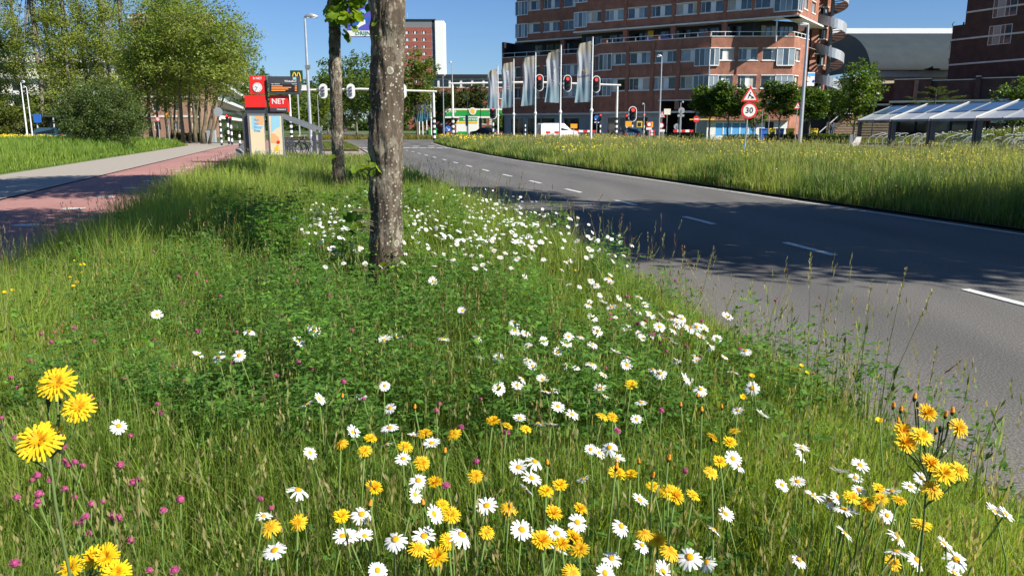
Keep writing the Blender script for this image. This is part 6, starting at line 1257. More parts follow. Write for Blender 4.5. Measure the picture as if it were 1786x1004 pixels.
def seed_heads(P, h, col, hl, hw, lean=.18):
    """thin stalk and a loose spike at its tip"""
    n = len(P); V, q, t, c = blades(P, h, np.maximum(.0022, P[:, 1] * .00045), col * .9, lean)
    tip = V.reshape(n, 5, 3)[:, 4]; mid = V.reshape(n, 5, 3)[:, 2]; ax = tip - mid; ax /= np.linalg.norm(ax, axis=1, keepdims=True)
    VV = []; QQ = []; CC = []; m = 0
    for k in range(5):
        o = tip + ax * (hl * (k / 5.0 - .25))[:, None] + rng.normal(0, 1, (n, 3)) * (hw * .45)[:, None]
        s = rng.normal(0, 1, (n, 3)); s -= ax * (s * ax).sum(1, keepdims=True); s /= np.linalg.norm(s, axis=1, keepdims=True)
        e = ax * (hl * .17)[:, None]; f_ = s * (hw * .5)[:, None]
        VV.append(np.stack([o - e, o + f_, o + e, o - f_], 1).reshape(-1, 3)); QQ.append(np.arange(n * 4).reshape(n, 4) + m); m += 4 * n; CC.append(np.repeat(col, 4, axis=0))
    return (V, q, t, c), (np.concatenate(VV), np.concatenate(QQ), None, np.concatenate(CC))
def sample_y(n, y0, y1, k):
    """density falling with distance like y**-k"""
    u = rng.random(n); e = 1 - k if abs(1 - k) > 1e-3 else 1e-3
    return (y0 ** e + u * (y1 ** e - y0 ** e)) ** (1 / e)
LIGHT = np.array([.29, .385, .065]); MIDG = np.array([.15, .235, .035]); DEEP = np.array([.075, .15, .026]); STRAW = np.array([.34, .30, .13]); RUST = np.array([.26, .13, .07])
def vnoise(x, y, s, seed=0):
    r_ = np.random.default_rng(seed); o = 0
    for k in range(6):
        a = r_.uniform(0, 6.28); f_ = s * r_.uniform(.6, 1.9); o = o + np.sin((x * np.cos(a) + y * np.sin(a)) * f_ + r_.uniform(0, 6.28))
    return o / 6
# ---- verge grass
gm = Mass(); n = 210000
Y = sample_y(n, 1.05, 36, 1.75); L_ = bc(Y) + 1.8; Rr = kx(Y) - .08
u = rng.random(n); Xp = L_ + u * (Rr - L_)
vis = np.abs(Xp) < Y * .72 + .6; Y, Xp, u = Y[vis], Xp[vis], u[vis]; n = len(Y)
clov = np.clip(1.4 - np.abs(u - .52) * 4.2 + vnoise(Xp, Y, 1.3, 1) * .9, 0, 1) * np.clip((10.5 - Y) / 3, 0, 1) * np.clip((Y - 2.6) / 1.5, .25, 1)   # where broad-leaved plants crowd the grass out
keep = rng.random(n) > clov * .72 * np.clip((Y - 1.6) / 2, .15, 1); Y, Xp, u, clov = Y[keep], Xp[keep], u[keep], clov[keep]; n = len(Y)
k1 = np.clip(.62 + .6 * vnoise(Xp, Y, .9, 2) + .3 * (u < .35) + .15 * (u > .8) + rng.normal(0, .22, n), 0, 1)[:, None]
col = (DEEP * (1 - k1) + LIGHT * k1) * rng.uniform(.75, 1.2, (n, 1)); dry = rng.random(n) < .05; col[dry] = STRAW * rng.uniform(.6, 1, (dry.sum(), 1))
edge = np.clip(np.minimum(u, 1 - u) * 9, .35, 1)
h = (.30 + .18 * rng.random(n) + .12 * vnoise(Xp, Y, .7, 3) + .15 * np.clip(1.6 - u * 4, 0, 1)) * np.where(u < .5, np.clip(u * 30, .6, 1), edge)
tuft = np.clip(vnoise(Xp, Y, 5.0, 71) * 1.3, -1, 1); h *= (1.0 + .34 * tuft) * np.clip(.78 + Y * .05, .78, 1.12) * np.where(Y > 24, .78, 1.0) * (1 - .28 * np.exp(-((Xp + .75) ** 2 / 1.2 + (Y - 5.4) ** 2 / 1.4))) * (1 - .5 * np.exp(-((Xp + 3.4) ** 2 / 1.0 + (Y - 15.3) ** 2 / 3.0)))
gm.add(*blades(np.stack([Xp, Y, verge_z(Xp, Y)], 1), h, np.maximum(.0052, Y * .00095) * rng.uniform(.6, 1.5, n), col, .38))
for (nn, c_, hh, y0, kk, hl_, hw_) in ((2600, STRAW, .50, 1.3, 1.6, .07, .012), (350, RUST, .56, 3.0, 1.4, .07, .013), (1500, np.array([.22, .27, .08]), .55, 2.0, 1.3, .10, .012)):
    Y = sample_y(nn, y0, 30, kk); L_ = bc(Y) + 1.8; Rr = kx(Y) - .08; u = rng.random(nn); Xp = L_ + u * (Rr - L_)
    P = np.stack([Xp, Y, verge_z(Xp, Y)], 1); hh_ = hh * rng.uniform(.7, 1.15, nn) * np.clip(.8 + Y * .03, .8, 1.1)
    for part in seed_heads(P, hh_, np.tile(c_, (nn, 1)) * rng.uniform(.7, 1.2, (nn, 1)), np.full(nn, hl_) * rng.uniform(.7, 1.3, nn), np.maximum(hw_ * .6, Y * .0007)): gm.add(*part)
# taller stalks along both edges of the verge
for side_ in (0, 1):
    nn = 60 if side_ else 420; Y = sample_y(nn, 3.0, 30, 1.1); Xp = (kx(Y) - rng.uniform(.05, .5, nn)) if side_ else (bc(Y) + 1.9 + rng.uniform(0, .7, nn))
    P = np.stack([Xp, Y, verge_z(Xp, Y)], 1); c_ = np.where(rng.random((nn, 1)) < .65, np.array([.24, .23, .11]), np.array([.22, .13, .09]))
    for part in seed_heads(P, rng.uniform(.4, .75, nn), c_, rng.uniform(.06, .14, nn), np.maximum(.006, Y * .0009)): gm.add(*part)
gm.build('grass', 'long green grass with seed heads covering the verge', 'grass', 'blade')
# ---- broad-leaved clover and lucerne between the grass
cl = Mass(); n = 84000
Y = sample_y(n, 1.2, 13, 1.55); L_ = bc(Y) + 1.9; Rr = kx(Y) - .1; u = rng.random(n); Xp = L_ + u * (Rr - L_)
dens = np.clip(1.5 - np.abs(u - .52) * 3.9 + vnoise(Xp, Y, 1.3, 1) * 1.0, .05, 1) * np.clip((12.5 - Y) / 4, 0, 1) * np.clip((Y - 1.0) / 2.0, .35, 1)
dens = np.maximum(dens * np.clip(.35 + (Y - 2.2) * .45, .35, 1), .22 * (u < .75) * (Y < 3.2)) * np.clip(.75 + .9 * vnoise(Xp, Y, 2.2, 44), .15, 1)
keep = (rng.random(n) < dens) & (np.abs(Xp) < Y * .72 + .6); Xp, Y, u = Xp[keep], Y[keep], u[keep]; n = len(Y)
hz_ = (.06 + .30 * rng.random(n) ** .8) * (1 + .2 * vnoise(Xp, Y, 1.6, 5)) * np.clip(.7 + Y * .05, .7, 1.1)
nc_ = 260; cy_ = sample_y(nc_, 2.6, 11, 1.2); cu_ = np.clip(rng.normal(.53, .2, nc_), .12, .95); cx_ = bc(cy_) + 1.9 + cu_ * (kx(cy_) - .1 - bc(cy_) - 1.9); cR_ = rng.uniform(.13, .30, nc_); cH_ = rng.uniform(.38, .72, nc_)
ci_ = rng.integers(0, nc_, 36000); dd_ = np.sqrt(rng.random(36000)); aa_ = rng.uniform(0, 6.28, 36000)
mx_, my_ = cx_[ci_] + dd_ * cR_[ci_] * np.cos(aa_), cy_[ci_] + dd_ * cR_[ci_] * np.sin(aa_); mh_ = cH_[ci_] * np.sqrt(np.clip(1.05 - dd_ ** 2, 0, 1)) * rng.uniform(.55, 1.05, 36000)
tr_ = np.exp(-((mx_ + .95) ** 2 / .5 + (my_ - 5.6) ** 2 / .9)); mh_ = mh_ * (1 - .35 * tr_)
okm = (np.abs(mx_) < my_ * .72 + .6) & (mx_ < kx(my_) - .12); Xp = np.concatenate([Xp, mx_[okm]]); Y = np.concatenate([Y, my_[okm]]); hz_ = np.concatenate([hz_, mh_[okm]]); n = len(Y)
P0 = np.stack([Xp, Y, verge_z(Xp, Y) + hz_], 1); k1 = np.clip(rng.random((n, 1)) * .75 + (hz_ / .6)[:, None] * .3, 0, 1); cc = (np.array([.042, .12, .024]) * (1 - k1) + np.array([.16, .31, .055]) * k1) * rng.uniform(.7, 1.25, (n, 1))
ll = np.maximum(.023, Y * .0045) * rng.uniform(.6, 1.5, n); az = rng.uniform(0, 6.28, n); tl = rng.uniform(-.5, .6, n)
for k in range(3):
    a = az + k * 2.1; d = np.stack([np.cos(a) * np.cos(tl), np.sin(a) * np.cos(tl), np.sin(tl) + .15], 1); s = np.stack([-np.sin(a), np.cos(a), rng.uniform(-.4, .4, n)], 1)
    A = P0; B = P0 + d * (ll * .55)[:, None] + s * (ll * .30)[:, None]; Cc = P0 + d * ll[:, None]; D = P0 + d * (ll * .55)[:, None] - s * (ll * .30)[:, None]
    cl.add(np.stack([A, B, Cc, D], 1).reshape(-1, 3), np.arange(n * 4).reshape(n, 4), None, np.repeat(cc, 4, axis=0))
st_ = rng.random(n) < .3; nb = st_.sum(); PB = np.stack([Xp[st_], Y[st_], verge_z(Xp[st_], Y[st_])], 1)
cl.add(*blades(PB, hz_[st_] * 1.02, np.full(nb, .0035), np.tile(np.array([.08, .13, .03]), (nb, 1)), .06))
cl.build('clover_leaves', 'dark green clover and lucerne leaves crowding the verge', 'ground cover', 'leaf')
# ---- meadow of the median
mm = Mass(); n = 125000
Y = sample_y(n, 9, 78, 1.35); o_ = rng.random(n) ** 1.35 * 18.2 + .25; Xp = rx(Y) + o_; vis = np.abs(Xp) < Y * .70 + 1; Y, Xp, o_ = Y[vis], Xp[vis], o_[vis]; n = len(Y)
k1 = np.clip(.52 + .75 * vnoise(Xp, Y, .7, 8) + .4 * vnoise(Xp, Y, 2.2, 13) + rng.normal(0, .22, n), 0, 1)[:, None]
col = (np.array([.065, .145, .03]) * (1 - k1) + np.array([.31, .375, .085]) * k1) * rng.uniform(.75, 1.2, (n, 1)); dry = rng.random(n) < .09; col[dry] = np.array([.40, .34, .18]) * rng.uniform(.6, 1, (dry.sum(), 1))
h = (.42 + .30 * rng.random(n) ** 1.4 + .26 * np.clip(vnoise(Xp, Y, .8, 9), -.6, 1) + .10 * vnoise(Xp, Y, 2.6, 12)) * np.clip(o_ / .8, .5, 1)
mm.add(*blades(np.stack([Xp, Y, median_z(Xp, Y)], 1), h, np.maximum(.008, Y * .00085) * rng.uniform(.7, 1.4, n), col, .3))
nn = 8000; Y = sample_y(nn, 10, 78, 1.1); Xp = rx(Y) + rng.uniform(.5, 18, nn); P = np.stack([Xp, Y, median_z(Xp, Y)], 1)
for part in seed_heads(P, rng.uniform(.5, .85, nn), np.tile(np.array([.36, .34, .17]), (nn, 1)) * rng.uniform(.6, 1.2, (nn, 1)), np.full(nn, .13), np.maximum(.012, Y * .0007)): mm.add(*part)
mm.build('meadow_grass', 'tall pale meadow grass filling the median', 'grass', 'blade')
# ---- grass of the bank on the left, the mound and the strips
bk = Mass(); n = 64000
Y = sample_y(n, 14, 66, 1.3); d_ = rng.random(n) ** 1.6 * 36 + .1; Xp = bc(Y) - 5.3 - d_; vis = np.abs(Xp) < Y * .70 + 1; Y, Xp, d_ = Y[vis], Xp[vis], d_[vis]; n = len(Y)
k1 = np.clip(.5 + .5 * vnoise(Xp, Y, .4, 18) + rng.normal(0, .25, n), 0, 1)[:, None]
col = (np.array([.10, .19, .028]) * (1 - k1) + np.array([.24, .335, .055]) * k1) * rng.uniform(.8, 1.2, (n, 1))
h = (.30 + .22 * rng.random(n) + .14 * vnoise(Xp, Y, .5, 19)) * np.clip(d_ / .8, .3, 1)
bk.add(*blades(np.stack([Xp, Y, bank_z(Xp, Y)], 1), h, np.maximum(.012, Y * .0010) * rng.uniform(.7, 1.4, n), col, .3))
bk.build('bank_grass', 'long bright grass on the bank left of the footpath', 'grass', 'blade')
fg = Mass()
n = 16000; Xp = rng.uniform(31.5, 56, n); Y = rng.uniform(50, 79, n)
fg.add(*blades(np.stack([Xp, Y, mound_z(Xp, Y)], 1), rng.uniform(.25, .5, n), np.full(n, .05), np.array([.13, .17, .04]) * rng.uniform(.7, 1.3, (n, 1)), .3))
n = 4000; Y = sample_y(n, 25, 82, 1.2); Xp = rx(Y) + rng.uniform(26, 30, n)
fg.add(*blades(np.stack([Xp, Y, 0 * Y], 1), rng.uniform(.1, .3, n), np.full(n, .05), np.array([.16, .19, .045]) * rng.uniform(.7, 1.3, (n, 1)), .3))
n = 7000; Xp = rng.uniform(-28, 3, n); Y = rng.uniform(96, 112, n); ok = ((Y - 92) > (Xp + 24) * .42 + 3)
Xp, Y = Xp[ok], Y[ok]; n = len(Y)
fg.add(*blades(np.stack([Xp, Y, 0 * Y], 1), rng.uniform(.3, .7, n), np.full(n, .09), np.array([.19, .17, .04]) * rng.uniform(.7, 1.3, (n, 1)), .3))
n = 2500; Y = rng.uniform(50, 76, n); Xp = kx(Y) - rng.uniform(.3, 2.7, n)
fg.add(*blades(np.stack([Xp, Y, .1 + 0 * Y], 1), rng.uniform(.05, .16, n), np.full(n, .05), np.array([.15, .18, .04]) * rng.uniform(.7, 1.3, (n, 1)), .3))
fg.build('rough_grass', 'rough grass on the mound and the far verges', 'grass', 'blade')
n = 3200; Y = sample_y(n, 2.2, 34, 1.3); Xp = kx(Y) + np.abs(rng.normal(0, .13, n)) - .06; az = rng.uniform(0, 6.28, n); ll_ = rng.uniform(.008, .03, n) * np.clip(Y * .12, 1, 3); d_ = np.stack([np.cos(az), np.sin(az), 0 * az], 1) * ll_[:, None]; s_ = np.stack([-np.sin(az), np.cos(az), 0 * az], 1) * (ll_ * .18)[:, None]
P = np.stack([Xp, Y, np.where(Xp < kx(Y) + .045, .078, .006) + rng.random(n) * .008], 1); cc = np.where(rng.random((n, 1)) < .6, np.array([.30, .24, .13]), np.array([.14, .10, .055])) * rng.uniform(.6, 1.3, (n, 1))
V = np.stack([P - d_, P + s_ + np.array([0, 0, .004]), P + d_, P - s_], 1).reshape(-1, 3)
props(obj('kerb_litter', np_mesh('kerb_litter', V, quads=np.arange(n * 4).reshape(n, 4), col=np.repeat(cc, 4, axis=0)), 'petal'), 'dry grass bits and dirt lying along the kerb', 'litter', kind='stuff')
# ---- far flowers nobody could count
def dots(P, r_, col, name, label):
    n = len(P); nrm = np.tile(np.array([.25, -.45, 1.0]), (n, 1)) + rng.normal(0, .35, (n, 3)); nrm /= np.linalg.norm(nrm, axis=1, keepdims=True)
    u = np.cross(nrm, [0, 1, 0]); u /= np.linalg.norm(u, axis=1, keepdims=True); v = np.cross(nrm, u); V = []
    for k in range(5): V.append(P + (u * math.cos(k * 1.2566) + v * math.sin(k * 1.2566)) * r_[:, None] * rng.uniform(.8, 1.15, (n, 1)))
    V = np.stack([P + nrm * (r_ * .3)[:, None]] + V, 1).reshape(-1, 3); i = np.arange(n)[:, None] * 6
    t = np.concatenate([i + np.array([[0, 1 + k, 1 + (k + 1) % 5]]) for k in range(5)])
    o = obj(name, np_mesh(name, V, tris=t, col=np.repeat(col, 6, axis=0)), 'petal'); return props(o, label, 'flowers', kind='stuff')
n = 11000; Y = sample_y(n, 12, 78, 1.0); Xp = rx(Y) + .7 + rng.random(n) * 17; k = vnoise(Xp, Y, .5, 30) + rng.normal(0, .08, n) > .22; Y, Xp = Y[k], Xp[k]; n = len(Y)
dots(np.stack([Xp, Y, rng.uniform(.50, .85, n)], 1), np.maximum(.014, Y * .00085), np.array([.85, .62, .02]) * rng.uniform(.8, 1.1, (n, 1)), 'meadow_buttercups', 'countless small yellow flowers dotting the median meadow')
n = 420; Y = sample_y(n, 14, 78, 1.0); Xp = rx(Y) + .5 + rng.random(n) * 17
dots(np.stack([Xp, Y, rng.uniform(.35, .6, n)], 1), np.maximum(.016, Y * .0009), np.tile(np.array([.8, .8, .76]), (n, 1)), 'meadow_daisies', 'small white flowers scattered over the median meadow')
n = 3000; Y = rng.uniform(46, 66, n); Xp = bc(Y) - 14 - rng.random(n) * 24; 
dots(np.stack([Xp, Y, bank_z(Xp, Y) + rng.uniform(.3, .5, n)], 1), np.full(n, .045), np.array([.82, .60, .02]) * rng.uniform(.8, 1.1, (n, 1)), 'field_buttercups', 'sheet of yellow flowers in the field at left')
n = 700; Y = rng.uniform(52, 79, n); Xp = rng.uniform(36, 56, n)
dots(np.stack([Xp, Y, mound_z(Xp, Y) + rng.uniform(.3, .5, n)], 1), np.full(n, .05), np.tile(np.array([.75, .75, .68]), (n, 1)), 'mound_flowers', 'white flowers on the mound behind the bicycles')
# ---------------------------------------------------------------- flowers one can count
def petals_mesh(name, layers, cols, droop):
    V = []; Q = []; Cc = []
    for (n, r0, r1, w_, z0, z1, ci, jit) in layers:
        gap = random.random() * 6.28
        for k in range(n):
            if n > 15 and random.random() < .06: continue
            a = 2 * math.pi * (k + random.uniform(-.25, .25)) / n; l = r1 * random.uniform(1 - jit, 1); ca, sa = math.cos(a), math.sin(a)
            tw = random.uniform(-.25, .25)
            def pt(r_, s, z): return (ca * r_ - sa * s, sa * r_ + ca * s, z + s * tw)
            m_ = (r0 + l) / 2; zz = z1 + random.uniform(-.12, .12) * r1; b = len(V)
            V += [pt(r0, -w_ * .35, z0), pt(r0, w_ * .35, z0), pt(m_ * 1.1, w_ * .55, z0 + (zz - z0) * .6 + r1 * .06), pt(m_ * 1.1, -w_ * .55, z0 + (zz - z0) * .6 + r1 * .06), pt(l, w_ * .3, zz), pt(l, -w_ * .3, zz)]
            Q += [(b, b + 1, b + 2, b + 3), (b + 3, b + 2, b + 4, b + 5)]; c = np.array(cols[ci]) * random.uniform(.9, 1.05); Cc += [c] * 6
    return np_mesh(name, V, quads=Q, col=np.array(Cc))
def dome_mesh(name, r_, h_, col, n=10, rings=4, z=0, bumpy=0.0):
    V = [(0, 0, z + h_)]; Tt = []; Qq = []
    for j in range(1, rings + 1):
        p = j / rings * math.pi / 2
        for k in range(n):
            a = 2 * math.pi * (k + .5 * (j % 2)) / n; rr = r_ * math.sin(p) * (1 + random.uniform(-bumpy, bumpy)); V.append((rr * math.cos(a), rr * math.sin(a), z + h_ * math.cos(p) * (1 + random.uniform(-bumpy, bumpy))))
    Tt = [(0, 1 + k, 1 + (k + 1) % n) for k in range(n)]
    for j in range(rings - 1):
        for k in range(n): a = 1 + j * n + k; b = 1 + j * n + (k + 1) % n; Qq.append((a, a + n, b + n, b))
    c = np.tile(np.array(col), (len(V), 1)) * rng.uniform(.8, 1.15, (len(V), 1)); return np_mesh(name, V, Qq, Tt, c)
WHITE = (.80, .80, .78); YEL = (.86, .60, .012); YEL2 = (.84, .47, .008)
DP = [petals_mesh('petals', [(random.choice([19, 21, 23]), .20, 1.0, .20, .02, z1, 0, .12)], [WHITE], 0) for z1 in (-.05, .02, -.22, .14, -.02, -.35, .3, .06)]
DD = dome_mesh('disc', .29, .13, (.80, .40, .01), 12, 4, .0, .06)
HP = [petals_mesh('petals', [(26, .08, 1.0, .15, .02, z1, 0, .15), (20, .06, .74, .13, .06, z1 + .18, 0, .2), (14, .03, .45, .10, .08, z1 + .30, 1, .25)], [YEL, YEL2], 0) for z1, YEL, YEL2 in ((.0, (.80, .55, .02), (.72, .36, .01)), (.12, (.86, .60, .015), (.80, .42, .01)), (-.16, (.84, .56, .03), (.75, .38, .01)), (.05, (.78, .50, .02), (.70, .33, .01)), (.25, (.82, .52, .015), (.74, .34, .01)), (-.30, (.80, .50, .03), (.66, .30, .01)), (.02, (.88, .64, .03), (.80, .45, .01)))]
HC = dome_mesh('bract_cup', .26, -.62, (.045, .065, .03), 8, 4, .02, .1)
BUD = dome_mesh('bud', .30, .85, (.78, .33, .03), 8, 5, 0, .12); BUDG = dome_mesh('bud', .30, .7, (.06, .07, .035), 8, 4, 0, .1)
def clover_head_mesh():
    V = []; Q = []; Cc = []
    for k in range(80):
        d = unit(1)[0]; d[2] = abs(d[2]) * 1.1 - .25; d /= np.linalg.norm(d); s = np.cross(d, [0.3, .2, 1]); s /= np.linalg.norm(s); e = d + np.array([0, 0, .35]); e /= np.linalg.norm(e)
        o = d * .62; b = len(V); V += [tuple(o - s * .12), tuple(o + s * .12), tuple(o + e * .48 + s * .08), tuple(o + e * .48 - s * .08)]; Q.append((b, b + 1, b + 2, b + 3))
        t = (d[2] + .4) / 1.4; c = np.array([.60, .30, .38]) * (1 - t) + np.array([.42, .09, .20]) * t; Cc += [c * random.uniform(.8, 1.15)] * 4
    for j in range(4):
        for k in range(8):
            a0, a1 = k * math.pi / 4, (k + 1) * math.pi / 4; p0, p1 = j * .7, (j + 1) * .7; b = len(V)
            V += [(.78 * math.sin(p) * math.cos(a), .78 * math.sin(p) * math.sin(a), .2 + .72 * math.cos(p)) for p, a in ((p0, a0), (p1, a0), (p1, a1), (p0, a1))]; Q.append((b, b + 1, b + 2, b + 3)); Cc += [np.array([.46, .09, .22]) * random.uniform(.75, 1.2)] * 4
    return np_mesh('head', V, quads=Q, col=np.array(Cc))
CH = [clover_head_mesh() for _ in range(3)]
BC = petals_mesh('petals', [(5, .05, 1.0, .95, .0, .35, 0, .06), (5, .05, .9, .8, .02, .42, 0, .06)], [(.88, .55, .01)], 0)
def stem_mesh(bend, r_=.0021):
    m = MB(); m.tube([(bend * (t * t - t), .4 * bend * math.sin(t * 3.1), t) for t in (0, .25, .5, .75, 1)], r_, 5); me = m.mesh('stem', True)
    n_ = len(me.vertices); a = me.color_attributes.new('Col', 'FLOAT_COLOR', 'POINT'); a.data.foreach_set('color', np.tile(np.array([.16, .25, .06, 1], dtype=np.float32), n_)); return me
STEMS = [stem_mesh(b) for b in (.05, -.06, .12, -.10)]; THICK = [stem_mesh(b, .0026) for b in (.04, -.06)]
def aim(n):
    n = Vector(n).normalized(); return n.to_track_quat('Z', 'Y').to_matrix().to_4x4() @ RZ(random.uniform(0, 6.28))
def flower(name, label, cat, group, P, heads, base=None, stems=STEMS, parts=None):
    """heads: list of (material mesh list) placed at P with radius r and normal n"""
    P = Vector(P); gz = float(verge_z(P.x, P.y)); b = Vector((P.x + random.uniform(-.04, .04), P.y + random.uniform(-.03, .05), gz - .01)) if base is None else Vector(base)
    root = thing(name, label, cat, b, 0, group); d = P - b; L = d.length
    obj('stem', random.choice(stems), 'petal', root, T(b) @ d.to_track_quat('Z', 'Y').to_matrix().to_4x4() @ RZ(random.uniform(0, 6.28)) @ Matrix.Diagonal((1, 1, L, 1)))
    for (pn, me, r_, nrm, off_) in heads: obj(pn, me, 'petal', root, T(P + Vector(off_)) @ aim(nrm) @ Matrix.Scale(r_, 4))
    return root
def tilt(): return (.34 + random.gauss(0, .42), -.30 + random.gauss(0, .42), 1)
def head_point(px, py, h_):
    """flower head seen at this place in the photograph, standing h_ above the verge"""
    z = .35 + h_ - .25
    for _ in range(4):
        P = G(px, py, z); z = float(verge_z(P.x, P.y)) + h_
    P = G(px, py, z); return P
def daisy(px, py, label, group, h_=None, r_=None):
    h_ = h_ or random.uniform(.40, .52); P = head_point(px, py, h_); n_ = tilt(); r_ = r_ or random.uniform(.021, .029) * (1.0 if P.y < 2.2 else min(1.3, 1 + (P.y - 2.2) * .15))
    return flower('daisy', label, 'daisy', group, P, [('petals', random.choice(DP), r_, n_, (0, 0, 0)), ('disc', DD, r_, n_, (0, 0, .002))])
fr = [(671,673),(629,691),(680,712),(680,746),(615,754),(906,729),(973,709),(998,723),(961,740),(938,738),(1110,731),(1118,702),(1053,654),(1047,677),(1053,692),(969,681),(952,683),(946,662),(912,661),(929,638),(919,629),(988,637),(1005,641),(1032,635),(1093,637),(1152,651),(1194,662),(870,677),(902,672),(933,805),(904,815),(927,834),(917,853),(1017,836),(849,882),(730,838),(724,863),(753,773),(722,760),(675,775),(703,800),(1030,784),(1045,790),(1063,781),(1076,800),(1116,872),(1007,911),(971,930),(971,960),(910,924),(1084,918),(1120,951),(1067,974),(1156,997),(1055,1000),(690,941),(636,935),(606,934),(659,995),(740,935),(631,897),(806,933),(757,897),
      (536,705),(557,696),(460,900),(479,960),(541,790),(521,855),(598,935)]
rt = [(1197,664),(1278,649),(1312,677),(1287,716),(1327,723),(1222,679),(1398,781),(1400,792),(1287,813),(1278,800),(1364,846),(1391,840),(1463,823),(1500,811),(1492,833),(1498,854),(1419,865),(1446,872),(1461,867),(1471,888),(1482,893),(1266,897),(1245,924),(1203,972),(1232,981),(1473,930),(1394,976),(1565,935),(1607,834),(1588,849),(1555,857),(1547,899),(1647,949),(1668,976),(1599,977),(1563,962),(1643,781),(1754,897),(1733,891),(1664,1000)]
md = [(806,542),(755,491),(834,591),(670,593),(692,587),(773,591),(898,563),(898,577),(917,582),(948,595),(919,604),(992,587),(1014,587),(1033,602),(987,599),(972,614),(920,628),(1072,614),(1095,623),(1033,555),(1042,578),(1066,536),(1092,571),(869,623),(839,626),(1062,486),(1068,457)]
lf = [(435,578),(548,576),(521,595),(346,618),(381,623),(417,620),(274,550),(207,743)]
kb = [(1135,548),(1152,551),(1170,557),(1190,556),(1203,572),(1215,570),(1268,552),(1150,570),(1175,575),(1185,560),(1228,573),(1300,612),(1250,590)]
ORD = ['lowest', 'second lowest', 'third lowest', 'fourth lowest', 'fifth lowest', 'sixth lowest', 'seventh lowest', 'eighth lowest', 'ninth lowest', 'tenth lowest', 'eleventh lowest', 'twelfth lowest', 'thirteenth lowest', 'fourteenth lowest', 'fifteenth lowest', 'sixteenth lowest', 'seventeenth lowest', 'eighteenth lowest', 'nineteenth lowest', 'twentieth lowest']
def ranked(pts, what, zones):
    out = []
    for (a, b, where) in zones:
        zs = sorted([p for p in pts if a <= p[0] < b], key=lambda p: -p[1])
        for i, p in enumerate(zs): out.append((p, (ORD[i] + ' ' + what + ' ' + where) if i < 20 else what + ' high up ' + where))
    return out
for p, lb in ranked(fr, 'white daisy', [(0, 640, 'in the front left of the stout trunk'), (640, 760, 'in the front straight below the stout trunk'), (760, 960, 'in the front just right of the stout trunk'), (960, 1040, 'in the front below the daisy drift'), (1040, 1200, 'in the front left of the kerb clover')]): daisy(*p, lb, 'daisies in the front of the verge', r_=random.uniform(.019, .031))
for p, lb in ranked(rt, 'white daisy', [(1100, 1340, 'at the lower right, left of the tall kerb stalks'), (1340, 1520, 'at the lower right under the tall kerb stalks'), (1520, 1620, 'at the lower right left of the many-headed yellow plant'), (1620, 1800, 'at the lower right beyond the many-headed yellow plant')]): daisy(*p, lb, 'daisies at the lower right')
for p, lb in ranked(md, 'white daisy', [(600, 860, 'in the clover close right of the stout trunk'), (860, 980, 'in the clover midway from trunk to kerb'), (980, 1110, 'in the clover toward the kerb')]): daisy(*p, lb, 'daisies in the clover right of the trunk')
for (px, py), lb in zip(lf, ['wide white daisy in the clover left of the stout trunk', 'upright white daisy facing the viewer left of the stout trunk', 'small white daisy below the upright one left of the trunk',
      'leftmost of three white daisies in a row in the clover', 'middle of three white daisies in a row in the clover', 'rightmost of three white daisies in a row in the clover', 'white daisy touching a pink clover head at left', 'lone white daisy right of the big yellow flowers']):
    daisy(px, py, lb, 'daisies left of the trunk', r_=random.uniform(.028, .035))
for p, lb in ranked(kb, 'white daisy', [(1100, 1200, 'crowding the kerb, left part'), (1200, 1320, 'crowding the kerb, right part')]): daisy(*p, lb, 'daisies along the kerb')
for _ in range(46):
    t_ = random.random(); px = 985 + 300 * t_ - abs(random.gauss(0, 55)); py = 440 + 190 * t_ + random.gauss(0, 14)
    P_ = head_point(px, py, .4)
    if P_.x < kx(P_.y) - .05: daisy(px, py, 'white daisy in the straggling line beside the kerb', 'daisies straggling along the kerb', r_=random.uniform(.018, .028))
nfar = 0; far_pts = []
while nfar < 560:
    if random.random() < .72: px = random.gauss(845, 120); py = random.gauss(400, 36)
    elif random.random() < .6: px = random.uniform(520, 640); py = random.gauss(388, 26)
    else: px = random.uniform(705, 930); py = random.uniform(318, 380)
    if not (330 < py < 470): continue
    P = head_point(px, py, random.uniform(.36, .48))
    if not (bc(P.y) + 2.6 < P.x < kx(P.y) - .1) or (610 < px < 720 and P.y > 6.5 and P.y < 7.4): continue
    far_pts.append((px, py, P)); nfar += 1
far_pts.sort(key=lambda t: t[2].y)
for (px, py, P) in far_pts[:80]:
    n_ = tilt(); r_ = random.uniform(.019, .029)
    flower('daisy', 'white daisy in the thick drift right of the stout trunk' if px > 668 else 'white daisy in the drift between the two trunks', 'daisy', 'daisies in the drift beyond the trunk' if px > 668 else 'daisies between the trunks', P, [('petals', random.choice(DP), r_, n_, (0, 0, 0)), ('disc', DD, r_, n_, (0, 0, .002))])
Pf = np.array([tuple(p[2]) for p in far_pts[80:]]); dots(Pf, rng.uniform(.015, .026, len(Pf)), np.tile(np.array(WHITE), (len(Pf), 1)), 'far_daisies', 'distant white daisies thinning out along the verge')
